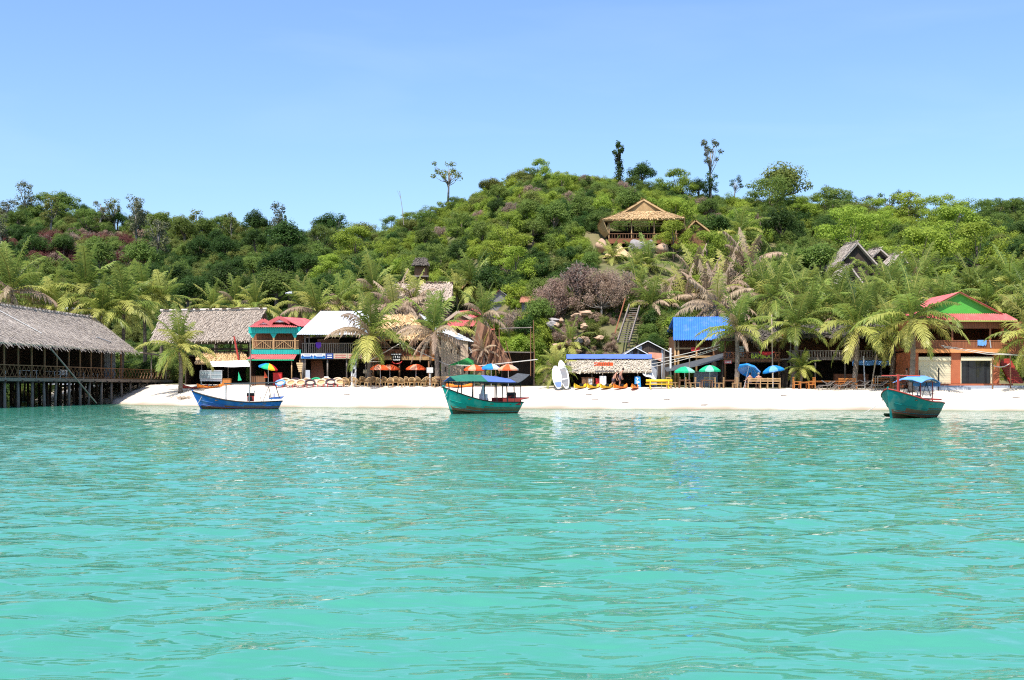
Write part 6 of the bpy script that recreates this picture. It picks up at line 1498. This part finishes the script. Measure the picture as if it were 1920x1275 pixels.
def armchair_parts(m):
    return [('seat', me_box('seat', m, (-.33, .33, -.3, .3, .36, .42)), (0, 0, 0)), ('backrest', me_box('backrest', m, *[(-.3+.14*k, -.2+.14*k, .27, .31, .45, .95) for k in range(5)], (-.36, .36, .26, .32, .95, 1.02)), (0, 0, 0)),
      ('armrest', me_box('armrest', m, (-.4, -.3, -.32, .3, .6, .65)), (0, 0, 0)), ('armrest', me_box('armrest', m, (.3, .4, -.32, .3, .6, .65)), (0, 0, 0))] + legs4('leg', m, .35, .28, .6, .07)
def bench_parts(m, w=.9):
    return [('seat', me_box('seat', m, (-w, w, -.25, .0, .42, .46), (-w, w, .02, .25, .42, .46)), (0, 0, 0)), ('backrest', me_box('backrest', m, (-w, w, .24, .28, .62, .72), (-w, w, .24, .28, .8, .92)), (0, 0, 0))] + legs4('leg', m, w-.06, .22, .42, .07) + [('back_post', me_box('back_post', m, (-.03, .03, .285, .33, 0, .95)), (s*(w-.05), 0, 0)) for s in (-1, 1)]
def rattan_parts():
    mb = MB(); pts = []
    for i in range(13): a = math.pi*(-.06+1.12*i/12); pts.append((.33*math.cos(a), .3*math.sin(a)*.9, .62+.3*math.sin(a)))
    mb.tube(pts, .04, 6)
    for i in range(1, 12): mb.tube([pts[i], (pts[i][0]*.85, pts[i][1]*.8, .42)], .022, 4)
    bk = mb.mesh('backrest', M['rattan'], True)
    mb = MB(); n = 14; mb.tube([(0, 0, .36), (0, 0, .43)], [.3, .31], n); st_ = mb.mesh('seat', M['rattan'])
    mb = MB(); mb.tube([(0, 0, 0), (.0, 0, .38)], .03, 5); lg = mb.mesh('leg', M['rattan'])
    return [('backrest', bk, (0, 0, 0)), ('seat', st_, (0, 0, 0))] + [('leg', lg, (sx*.22, sy*.2, 0)) for sx in (-1, 1) for sy in (-1, 1)]
def papasan_parts(m):
    mb = MB(); n = 16; ring = [((.46-.0*k)*math.cos(k/n*6.283), .28+.38*math.sin(k/n*6.283)*.75, .5+.36*math.sin(k/n*6.283)*.7) for k in range(n+1)]
    mb.tube(ring, .1, 6); cu = mb.mesh('cushion', M[m], True)
    mb = MB(); c = len(ring); mb.add([(0, .36, .42)] + [Vector(p)+Vector((0, .03, -.02)) for p in ring[:-1]], [(0, k+1, (k+1) % n+1) for k in range(n)]); dish = mb.mesh('dish', M['cushion' if m != 'cushion' else 'rattan'], True)
    mb = MB(); mb.tube([(0, 0, 0), (0, 0, .36)], .035, 5); lg = mb.mesh('leg', M['red'])
    mb = MB(); mb.tube([(-.32, 0, .3), (.32, 0, .3)], .035, 5); br = mb.mesh('frame_bar', M['red'])
    return [('cushion', cu, (0, 0, 0)), ('dish', dish, (0, 0, 0)), ('frame_bar', br, (0, .0, 0)), ('frame_bar', br, (0, .5, 0))] + [('leg', lg, (sx*.3, y, 0)) for sx in (-1, 1) for y in (0, .5)]
ORD = ['first', 'second', 'third', 'fourth', 'fifth', 'sixth', 'seventh', 'eighth', 'ninth', 'tenth', 'eleventh', 'twelfth', 'thirteenth', 'fourteenth', 'fifteenth', 'sixteenth', 'seventeenth', 'eighteenth', 'nineteenth', 'twentieth']
rp_ = rattan_parts(); r = random.Random(5)
def front(px): return shore_scalar(X(px, 105))+11.2
for i in range(17):
    px = 648+i*10.4+r.uniform(-1.5, 1.5); Y = front(px)+(.9 if i % 2 else 0)+r.uniform(-.2, .2)
    place('rattan_chair', rp_, X(px, Y), Y, r.choice([math.pi, math.pi*.8, 2.2, -2.2, 0, .6]), f'{ORD[i]} rattan chair from the left in the beach row under the orange umbrellas', 'chair', 'rattan chairs in the beach row', sc=.96)
pk = {m: papasan_parts(m) for m in ('cushion', 'umb_green', 'cloth_dark', 'tarp_blue2')}
for i in range(13):
    px = 524+i*9.6; row = i % 2; Y = front(px)+row*1.3; m = ['tarp_blue2', 'cushion', 'cushion', 'cloth_dark', 'cushion', 'cushion', 'cloth_dark', 'umb_green', 'cushion', 'cushion', 'cloth_dark', 'cushion', 'cushion'][i]
    place('papasan_chair', pk[m], X(px, Y), Y, r.uniform(-.3, .3), f'{ORD[i]} round {dict(cushion="cream", umb_green="green", cloth_dark="dark", tarp_blue2="blue")[m]} papasan chair from the left on red legs', 'chair', 'round chairs on red legs', sc=.98)
cw = chair_parts('bamboo'); tw = table_parts('wood_brown'); bw = bench_parts('bamboo'); bo = bench_parts('wood_orange', .75); ao = armchair_parts('wood_orange'); to = table_parts('wood_orange', .42, .42, .62)
WCH = [(1262, 0, 1.6), (1270, .6, -1.6), (1290, -.3, 1.6), (1299, .2, -1.5), (1308, .5, 1.4), (1345, .2, 1.6), (1352, -.2, -1.6), (1337, .9, 0), (1378, 0, -1.6), (1384, .8, 1.6), (1254, 1.2, 0), (1325, 1.4, 3)]
for i, (px, dy, rz) in enumerate(sorted(WCH)):
    Y = front(px)+.6+dy; place('wooden_chair', cw, X(px, Y), Y, rz, f'{ORD[i]} light wooden chair from the left around the green umbrella tables', 'chair', 'light wooden chairs')
for px, dy, lab in ((1283, .2, 'red-brown table under the first green umbrella'), (1325, .3, 'red-brown table under the second green umbrella'), (1366, .4, 'red-brown table right of the green umbrellas'), (818, .1, 'long wooden table at the right end of the rattan row')):
    Y = front(px)+.5+dy; place('beach_table', tw, X(px, Y), Y, 0, lab, 'table', 'beach tables')
for px, dy, rz, lab, pr_ in ((1420, .2, math.pi, 'wooden bench where the man with grey hair sits', bw), (1443, .4, math.pi, 'wooden bench under the right blue umbrella', bw), (1590, .9, 0, 'orange slatted bench with high back beside the low loungers', bo), (1655, 1.0, 0, 'orange bench left of the teal boat mast', bo), (832, .8, math.pi, 'light wooden bench behind the green boat bow', bw), (855, 1.4, math.pi, 'light wooden bench below the green awning', bw)):
    Y = front(px)+.5+dy; place('bench', pr_, X(px, Y), Y, rz, lab, 'bench', 'beach benches')
for px, rz, lab in ((1494, 1.5, 'orange armchair left of the small orange table'), (1520, -1.5, 'orange armchair right of the small orange table')): Y = front(px)+.6; place('orange_armchair', ao, X(px, Y), Y, rz, lab, 'armchair', 'orange armchairs')
Y = front(1507)+.5; place('orange_table', to, X(1507, Y), Y, 0, 'small orange table between two orange armchairs', 'table', 'orange tables')
Y = front(1680)+.8; place('orange_table', to, X(1680, Y), Y, 0, 'small orange table just left of the red mast', 'table', 'orange tables')
Y = front(1545)+1.6; place('long_table', table_parts('wood_orange', 1.5, .4, .7), X(1550, Y), Y, 0, 'long orange table behind the low loungers', 'table', 'orange tables')
Y = front(1660)+1.4; place('long_table', table_parts('wood_tan', 1.0, .4, 1.1), X(1664, Y), Y, 0, 'tall pale wooden table with bottles near the teal boat', 'table', 'pale tables')
def lounger_parts(m):
    mb = MB()
    for s in (-.3, .3): mb.tube([(-.8, s, .1), (-.4, s, .38), (.2, s, .34), (.85, s, .75)], .03, 5)
    fr = mb.mesh('frame', M[m])
    mb = MB()
    for k in range(14): t = k/13; x = -.75+1.55*t; z = (.14+.26*min(1, (t*1.55)/.4)) if t < .26 else (.38-.04*(t-.26)/.38 if t < .62 else .36+.36*(t-.62)/.38); mb.box(x-.035, x+.035, -.32, .32, z+.02, z+.05)
    sl = mb.mesh('slats', M[m]); mb = MB(); mb.tube([(0, 0, 0), (0, 0, .36)], .03, 5); lg = mb.mesh('leg', M[m])
    return [('frame', fr, (0, 0, 0)), ('slats', sl, (0, 0, 0))] + [('leg', lg, (sx*.4, sy*.28, 0)) for sx in (-1, 1) for sy in (-1, 1)]
lp = lounger_parts('wood_grey')
for i, (px, rz) in enumerate(((1546, .3), (1560, 2.8), (1577, .2), (1592, -.3), (1612, .3), (1632, 2.9), (1646, .2), (1692, .4), (1718, 2.8), (1738, .3))):
    Y = front(px)-.1+.7*(i % 2); place('lounge_chair', lp, X(px, Y), Y, rz, f'{ORD[i]} grey wooden slatted lounger from the left along the right beach edge', 'lounger', 'grey wooden loungers')
# umbrellas
def umb_canopy(mats, R0=.95, seed=0):
    mb = MB(); n = 8; rings = [(0, .42), (.35, .36), (.7, .2), (1.0, 0)]
    for s in range(n):
        m = s % len(mats)
        for sub in range(2):
            a0 = (s+sub/2)/n*2*math.pi; a1 = (s+(sub+1)/2)/n*2*math.pi
            q = lambda a, k, mid: (rings[k][0]*R0*math.cos(a)*(1-.05*mid), rings[k][0]*R0*math.sin(a)*(1-.05*mid), rings[k][1]-.03*mid*rings[k][0])
            m0, m1 = (0, 1) if sub == 0 else (1, 0)
            for k in range(3):
                mb.add([q(a0, k, m0), q(a1, k, m1), q(a1, k+1, m1), q(a0, k+1, m0)], [(0, 3, 2, 1)], m)
            lo = lambda p, d: (p[0]*1.01, p[1]*1.01, p[2]-d)
            p0, p1 = q(a0, 3, m0), q(a1, 3, m1); mb.add([p0, p1, lo(p1, .13), lo(p0, .13)], [(0, 3, 2, 1)], m)
    return mb.mesh('canopy', [M[x] for x in mats])
mb = MB(); mb.tube([(0, 0, 0), (0, 0, 1)], .025, 6); POLE = mb.mesh('pole', M['white'])
mb = MB(); mb.bar((0, 0, .40), (.92, 0, -.03), .015); RIB = mb.mesh('rib', M['steel'])
def umbrella(px, py_top, Y, mats, label, tilt=(0, 0), sc=1.0, base_dx=0):
    top = P(px, py_top, Y); g = gz(top.x+base_dx, Y)
    e = empty('beach_umbrella', (top.x+base_dx, Y, g), label, 'umbrella', 'beach umbrellas', world_parts=False)
    h = top.z - g
    p = inst('pole', POLE, e, sc=(1, 1, math.hypot(h, base_dx))); p.rotation_euler = (0, math.atan2(-base_dx, h), 0)
    c = inst('canopy', umb_canopy(mats), e, loc=(-base_dx, 0, h-.42*sc), rot=(tilt[0], tilt[1], .2), sc=sc)
    for k in range(8): inst('rib', RIB, c, rot=(0, 0, k*math.pi/4))
umbrella(713, 682.5, 115.4, ['orange', 'orange_pale_glare', 'orange', 'orange_pale_glare'], 'orange umbrella with glare-pale panels, leftmost of the front three')
umbrella(731, 683, 116.2, ['orange', 'orange', 'orange_pale_glare'], 'orange umbrella overlapping the leftmost one')
umbrella(780, 682.5, 114.6, ['orange', 'orange_pale_glare', 'orange', 'orange'], 'orange umbrella standing alone before the bar post')
umbrella(889, 683.5, 112.2, ['orange', 'orange', 'orange_pale_glare'], 'orange umbrella left of the blue patterned one')
umbrella(921, 681.5, 112, ['umb_blue', 'umb_white', 'umb_navy', 'umb_white', 'umb_blue'], 'blue and white patterned umbrella between two orange ones')
umbrella(953, 683, 111.2, ['orange_pale_glare', 'orange', 'orange_pale_glare', 'umb_white'], 'pale orange umbrella right of the blue patterned one')
umbrella(1284, 687, 108, ['umb_green', 'umb_green', 'green_pale', 'umb_green'], 'left one of the two green umbrellas')
umbrella(1331, 684.5, 108, ['umb_green', 'green_pale', 'umb_green', 'umb_green'], 'right one of the two green umbrellas', sc=1.05)
umbrella(1405, 684, 107, ['umb_blue', 'umb_blue', 'tarp_blue2', 'umb_blue'], 'blue umbrella tilted to the right on a tripod', tilt=(-.35, .5), sc=1.08, base_dx=-.5)
umbrella(1450, 685, 107, ['umb_blue', 'tarp_blue2', 'umb_blue', 'green_pale'], 'light blue umbrella over the bench', tilt=(-.1, -.15), sc=1.05)
umbrella(503, 681, 119.8, ['yellow', 'red', 'orange', 'purple', 'umb_blue', 'umb_green'], 'rainbow umbrella before the teal house', tilt=(.1, .22), sc=1.0)
# kayaks
def kayak_mesh(m):
    mb = MB(); n, k = 16, 8
    for i in range(n+1):
        t = i/n; w = .36*math.sin(math.pi*(.04+.92*t))**.6; h = .12+.09*abs(2*t-1)**2.2*1.5; zc = .17+.16*abs(2*t-1)**2.4
        for j in range(k): a = 2*math.pi*j/k; sq = .55 if (math.sin(a) > .5 and .25 < t < .75) else 1; mb.v.append((-1.45+2.9*t, w*math.cos(a), zc+h*math.sin(a)*sq))
    for i in range(n):
        for j in range(k): mb.f.append((i*k+j, i*k+(j+1) % k, (i+1)*k+(j+1) % k, (i+1)*k+j)); mb.m.append(0)
    mb.f += [tuple(range(k)), tuple(range(n*k, (n+1)*k))]; mb.m += [0, 0]
    return mb.mesh('hull', M[m], True)
KY = {m: kayak_mesh(m) for m in ('yellow', 'orange_plastic')}
SEAT = me_box('seat', 'black', (-.25, .2, -.22, .22, .2, .27), (.2, .26, -.22, .22, .2, .52)); HND = me_box('handle', 'orange', (-1.43, -1.3, -.03, .03, .47, .52), (1.3, 1.43, -.03, .03, .47, .52))
for i, (px, m, rz, lab) in enumerate(((1088, 'yellow', 1.1, 'leftmost yellow kayak on the sand'), (1112.5, 'yellow', 1.1, 'middle yellow kayak on the sand'), (1136.5, 'yellow', 1.1, 'yellow kayak next to the orange ones'), (1163, 'orange_plastic', 1.0, 'orange kayak in front of the two bathers'), (1190, 'orange_plastic', 1.3, 'orange kayak before the blue sign'), (862, 'orange_plastic', .15, 'orange kayak on the sand behind the green boat'), (393, 'orange_plastic', .4, 'orange kayak lying under the glass cabinet'), (366, 'boat_red', .3, 'dark red kayak at the left end of the beach shops'))):
    if m not in KY: KY[m] = kayak_mesh(m)
    Y = front(px)-.6 if px > 500 and px != 862 else (front(px)+1.0 if px < 500 else front(px)-.3)
    e = place('kayak', [('hull', KY[m], (0, 0, 0)), ('seat', SEAT, (.1, 0, 0)), ('handle', HND, (0, 0, 0))], X(px, Y), Y, rz, lab, 'kayak', 'kayaks on the beach', sc=.86)
# paddle boards leaning on the bar
def board(px_b, px_t, Y, lab, mats):
    b = P(px_b, 728, Y); t = P(px_t, 676 if mats == 1 else 686, Y+1.0); d = (t-b); L = d.length
    e = empty('paddle_board', b, lab, 'paddle board', 'paddle boards', world_parts=False); zz_ = d.normalized(); yy_ = zz_.cross(Vector((1, 0, 0))).normalized(); xx_ = yy_.cross(zz_); e.rotation_euler = Matrix((xx_, yy_, zz_)).transposed().to_euler()
    def sh(z0, z1, k, y, th, name, m):
        mb = MB(); n = 20; w = lambda t: .42*k*math.sin(math.pi*min(1, max(0, .02+.96*t)))**.5
        l = [(-w(z/L), y, z) for z in [z0+(z1-z0)*i/n for i in range(n+1)]]; rr_ = [(-p[0], p[1], p[2]) for p in l]
        mb.slab(l+rr_[::-1], (0, th, 0)); mb.build(name, M[m], e)
    sh(0, L, 1, 0, .1, 'deck', 'white')
    if mats: sh(L*.36, L*.72, .72, -.012, .01, 'grip_pad', 'metal_grey'); sh(L*.06, L*.32, .8, -.012, .01, 'tail_pad', 'metal_grey')
    else: sh(L*.04, L*.28, .86, -.012, .01, 'blue_tail', 'tarp_blue'); sh(L*.3, L*.6, .86, -.012, .01, 'grey_band', 'grey_paint')
board(1048, 1041, 107.5, 'white paddle board with blue tail, the left one', 0)
board(1063, 1051, 107.8, 'white paddle board with grey pads, the right one', 1)
# yellow raft bench
Y = front(1235)-.5; e = empty('yellow_bench', (X(1236, Y), Y, gz(X(1236, Y), Y)), 'bright yellow picnic bench with tube seat on the sand', 'bench', world_parts=False)
for k, (z, y, rr_) in enumerate(((.72, .05, .13), (.42, -.35, .05), (.42, .4, .05))): mb = MB(); mb.tube([(-1.15, y, z), (1.15, y, z)], rr_, 8); mb.build(('table_tube', 'seat_rail', 'seat_rail')[k], M['yellow'], e, True)
for x in (-.8, .8):
    for s in (-1, 1): mb = MB(); mb.bar((x, s*.4, 0), (x, s*.12, .68), .08); mb.build('leg', M['yellow'], e)
    mb = MB(); mb.bar((x, -.42, .36), (x, .45, .36), .06); mb.build('cross_bar', M['yellow'], e)
# glass cabinet, red cart, and small shop things
Y = 123.5; g = gz(X(395, Y), Y); e = empty('glass_cabinet', (X(395, Y), Y, g), 'long silver-framed glass display cabinet at the beach shop', 'cabinet')
x0, x1, z0, z1 = X(375, Y), X(416, Y), Z(710, Y), Z(695.5, Y)
mb = MB()
for z in (z0, z1, (z0+z1)/2): mb.box(x0, x1, Y-.03, Y+.03, z-.035, z+.035)
for x in (x0, (x0+x1)/2, x1): mb.box(x-.035, x+.035, Y-.04, Y+.04, z0, z1)
mb.box(x0, x1, Y+.05, Y+.75, z1+.036, z1+.07); mb.build('frame', M['steel'], e)
for a, b in ((x0+.04, (x0+x1)/2-.04), ((x0+x1)/2+.04, x1-.04)):
    for c, d in ((z0+.04, (z0+z1)/2-.04), ((z0+z1)/2+.04, z1-.04)): mb = MB(); mb.box(a, b, Y-.01, Y+.01, c, d); mb.build('glass_pane', M['glass_pale'], e)
mb = MB(); mb.box(x0, x1, Y+.06, Y+.75, z0-.25, z0-.04); mb.build('base', M['metal_white'], e)
for x in (x0+.1, x1-.1): mb = MB(); mb.box(x-.04, x+.04, Y+.1, Y+.2, g, z0-.26); mb.build('leg', M['steel'], e)
crate('red_cooler', 512, 528, 700, 714, 120.5, 'red', 'big red cooler box under the rainbow umbrella', 'cooler')
crate('fruit_counter', 472, 497, 706, 716, 121.4, 'wood_brown', 'brown stall counter left of the red cooler', 'counter')
crate('orange_crate', 416, 432, 711, 718, 123.6, 'wood_orange', 'orange crate right of the glass cabinet', 'crate')
mb = MB(); mb.slab([P(495, 708, 119.4), P(502, 708, 119.3), P(496, 696, 119.5)], (0, .04, 0)); single(mb, 'orange_pennant', M['orange'], 'orange triangular pennant by the stall counter', 'flag')
mb = MB(); mb.slab([P(446, 714, 123), P(453, 713, 123), P(447, 697, 123.2)], (0, .05, 0)); single(mb, 'folded_parasol', M['umb_green'], 'folded green and white parasol hanging at the long thatched house', 'parasol')
for i, (px, py0, py1, lx, Y, m, lab) in enumerate(((1644, 665, 720, -11, 106, 'wood_tan', 'pale pole leaning left before the blue valance'), (1619, 668, 718, 3, 106, 'grey_paint', 'thin grey pole beside the leaning palm trunk'), (1246, 655, 718, -6, 109, 'wood_grey', 'pole carrying the lines beside the white pillar'), (1293, 668, 700, -1, 110, 'wood_grey', 'short pole above the left green umbrella'), (1447, 590, 686, 2, 109, 'wood_tan', 'tall thin pole behind the light blue umbrella'), (1894, 660, 726, 1, 101, 'wood_brown', 'post before the red stair'), (1861, 672, 724, 0, 101, 'wood_brown', 'post at the right jamb of the glass door'), (1760, 690, 722, 0, 101, 'black', 'dark post behind the blue tarp of the teal boat'), (469, 632, 716, 1, 120.6, 'wood_grey', 'utility pole left of the teal house'), (1724, 694, 722, 0, 101, 'black', 'dark post left of the cream shutter'))):
    mb = MB(); b = P(px+lx, py1, Y); mb.tube([(b.x, Y, gz(b.x, Y)-.05), P(px, py0, Y)], .055, 6); single(mb, 'pole', M[m], lab, 'pole', 'poles along the beach')
rope_thing('hammock_rope', [P(714, 678, 116), P(690, 678, 116), P(752, 643, 117), P(838, 684, 114.5), P(900, 686, 112.5), P(1008, 674, 110)], .045, 'rope', 'pale rope running in zigzag over the bar front to the dry bank', 'rope')
for k, (a, b) in enumerate((((1218, 676), (1350, 646)), ((1218, 683), (1350, 651)), ((1212, 690), (1345, 655)))): rope_thing('line', [P(*a, 109+k*.4), P(*b, 111+k*.4)], .03, 'rope', ['uppermost', 'middle', 'lowest'][k] + ' of the three pale lines rising from the beach bar to the palm', 'rope', .12)
for k, (a, b, c) in enumerate((((1765, 648), (1850, 661), (1925, 667)), ((1770, 651), (1850, 664), (1925, 666.5)))): rope_thing('line', [P(*a, 100.5), P(*b, 100.5), P(*c, 100.5)], .03, 'rope', ['upper', 'lower'][k] + ' pale line across the front of the green gabled house', 'rope')
rope_thing('sagging_rope', [P(1858, 683, 101), P(1893, 682, 101)], .035, 'rope', 'white rope sagging between two posts at the glass door', 'rope', .25)
rope_thing('slack_line', [P(1065, 697, 109), P(1120, 682, 109.3)], .03, 'rope', 'pale line over the left thatch edge of the beach bar', 'rope')
# driftwood heap and scraps on the sand
mb = MB(); r = random.Random(9); c = P(345, 737, 117); c.z = gz(c.x, c.y)
for i in range(60): a = c+Vector((r.gauss(0, .55), r.gauss(0, .4), r.uniform(.02, .22))); mb.bar(a, a+Vector((r.uniform(-.4, .4), r.uniform(-.3, .3), r.uniform(-.05, .12))), .05)
single(mb, 'driftwood_heap', M['wood_tan'], 'heap of dry palm litter on the sand left of the blue boat', 'driftwood')
for i, (px, Yq) in enumerate(((1172, 99.2), (1104, 104), (1250, 100), (1115, 101), (1905, 95.5), (1470, 100.5), (650, 110), (1320, 97))):
    x = X(px, Yq); z = gz(x, Yq); mb = MB(); mb.bar((x-.25, Yq, z+.05), (x+.2, Yq+.15, z+.06), .07, .05); mb.bar((x-.05, Yq-.1, z+.05), (x+.3, Yq+.05, z+.08), .04)
    single(mb, 'twig', M['wood_grey'], ['dark twig at the waterline below the kayaks', 'scrap of wood below the leftmost kayak', 'twig on the sand below the yellow bench', 'twig halfway down the sand below the kayaks', 'stick on the sand at the right frame edge', 'twig on the sand below the blue umbrellas', 'twig on the sand below the rattan row', 'twig near the waterline below the green umbrellas'][i], 'twig', 'scraps on the sand')

# ------------------------------------------------------------------ people
def person(loc, rz, J, label, hair, wear, scale=1.0):
    """J: joint positions (local, metres); one continuous skinned body, head with nose and ears, hair and clothing as parts"""
    e = empty('person', loc, label, 'person', rz=rz, world_parts=False); e.scale = (scale,)*3
    V = [Vector(J[k]) for k in ('pelvis', 'waist', 'chest', 'neck', 'head', 'crown')]; Rd = [.14, .125, .15, .055, .085, .07]; E = [(0, 1), (1, 2), (2, 3), (3, 4), (4, 5)]
    fw = (Vector(J['nose'])-V[4]).normalized(); V.append(V[4]+fw*.1+Vector((0, 0, -.01))); Rd.append(.018); E.append((4, 6))
    for s in ('L', 'R'):
        o = len(V); V += [Vector(J[k+s]) for k in ('sh', 'el', 'wr')]; Rd += [.06, .043, .03]; E += [(2, o), (o, o+1), (o+1, o+2)]
        d = (V[o+2]-V[o+1]).normalized(); sd = d.cross(Vector((0, 1, .3))).normalized(); p = len(V); V.append(V[o+2]+d*.08); Rd.append(.032); E.append((o+2, p))
        for k, ln in ((-1.5, .07), (-.5, .085), (.5, .08), (1.5, .06)): q = len(V); V += [V[p]+d*ln*.5+sd*k*.021, V[p]+d*ln+sd*k*.023+Vector((0, 0, -.012))]; Rd += [.009, .008]; E += [(p, q), (q, q+1)]
        q = len(V); V.append(V[o+2]+d*.06+sd*-.055); Rd.append(.01); E.append((o+2, q))
        o = len(V); V += [Vector(J[k+s]) for k in ('hip', 'kn', 'an', 'toe')]; Rd += [.095, .062, .042, .036]; E += [(0, o), (o, o+1), (o+1, o+2), (o+2, o+3)]
    me = bpy.data.meshes.new('body'); me.from_pydata([tuple(v) for v in V], E, [])
    b = bpy.data.objects.new('body', me); C.objects.link(b); b.parent = e; me.materials.append(M['skin'])
    b.modifiers.new('skin', 'SKIN'); b.modifiers.new('sub', 'SUBSURF').levels = 2; b.modifiers['sub'].render_levels = 2
    for i, sv in enumerate(me.skin_vertices[0].data): sv.radius = (Rd[i], Rd[i]); sv.use_root = (i == 0)
    h = V[4].lerp(V[5], .55)
    import bmesh
    bm = bmesh.new(); bmesh.ops.create_icosphere(bm, subdivisions=2, radius=.112, matrix=Matrix.Translation(h-fw*.028+Vector((0, 0, .02)))); m = bpy.data.meshes.new('hair'); bm.to_mesh(m); bm.free(); m.materials.append(M[hair]); inst('hair', m, e)
    mb = MB()
    if wear in ('shorts', 'dress'):
        up = V[1] if wear == 'shorts' else V[2]
        mb.tube([up, V[0], V[0]+Vector((0, 0, -.06))], [.15 if wear == 'shorts' else .165, .175, .17], 10)
        for s in ('L', 'R'): a, k = Vector(J['hip'+s]), Vector(J['kn'+s]); mb.tube([a.lerp(V[0], .4), a.lerp(k, .7)], [.12, .1], 8)
        mb.build('clothing', M['cloth_dark'], e, True)
    return e
Y = front(1152)-.05; g = gz(X(1152, Y), Y)
person((X(1150.5, Y), Y, g), R(-15), dict(pelvis=(0, 0, .84), waist=(.07, 0, 1.0), chest=(.2, 0, 1.2), neck=(.29, 0, 1.37), head=(.33, 0, 1.46), crown=(.36, 0, 1.56), nose=(.6, 0, 1.4), shL=(.22, .17, 1.27), elL=(.3, .2, 1.0), wrL=(.42, .16, .8), shR=(.22, -.17, 1.27), elR=(.2, -.24, 1.0), wrR=(.3, -.22, .78), hipL=(-.02, .1, .8), knL=(.1, .12, .46), anL=(-.02, .13, .07), toeL=(.15, .14, .03), hipR=(-.02, -.1, .8), knR=(-.08, -.12, .45), anR=(-.35, -.13, .1), toeR=(-.22, -.14, .03)), 'person in dark patterned swimwear striding beside the taller bather', 'hair', 'dress')
person((X(1162, Y), Y+.25, g), R(-5), dict(pelvis=(0, 0, .95), waist=(.05, 0, 1.12), chest=(.15, 0, 1.36), neck=(.27, 0, 1.53), head=(.33, 0, 1.62), crown=(.38, 0, 1.72), nose=(.6, 0, 1.52), shL=(.17, .2, 1.44), elL=(.2, .25, 1.16), wrL=(.28, .2, .92), shR=(.17, -.2, 1.44), elR=(.12, -.28, 1.15), wrR=(.2, -.26, .9), hipL=(0, .11, .9), knL=(.08, .13, .5), anL=(.02, .14, .08), toeL=(.2, .15, .03), hipR=(0, -.11, .9), knR=(.03, -.13, .5), anR=(-.04, -.14, .08), toeR=(.14, -.15, .03)), 'shirtless bather leaning forward before the beach bar', 'hair_dark', 'shorts')
SIT = dict(pelvis=(0, 0, .55), waist=(.0, .02, .72), chest=(0, .0, .96), neck=(0, .03, 1.14), head=(0, .05, 1.23), crown=(0, .06, 1.33), nose=(0, .5, 1.2), shL=(-.2, 0, 1.04), elL=(-.3, .12, .78), wrL=(-.28, .36, .72), shR=(.2, 0, 1.04), elR=(.34, .08, .82), wrR=(.5, .2, .72), hipL=(-.1, .05, .55), knL=(-.12, .46, .52), anL=(-.12, .48, .1), toeL=(-.12, .64, .04), hipR=(.1, .05, .55), knR=(.12, .46, .52), anR=(.12, .48, .1), toeR=(.12, .64, .04))
Y = front(1420)+.75; g = gz(X(1422, Y), Y)
person((X(1422.5, Y), Y, g), 0, SIT, 'grey-haired person seen from behind sitting on the bench', 'hair', 'shorts')
person((X(1408, Y), Y+.35, g), .5, SIT, 'person sitting in the shade of the tilted blue umbrella', 'hair_dark', 'shorts')
Y = front(1701)+1.4; g = gz(X(1701, Y), Y)
person((X(1701, Y), Y, g+.35), R(70), SIT, 'bare-backed person seated behind the red mast of the teal boat', 'hair_dark', 'shorts')
place('bench', bw, X(1701, Y), Y, 0, 'raised bench under the person behind the red mast', 'bench', 'beach benches', z=g+.32)
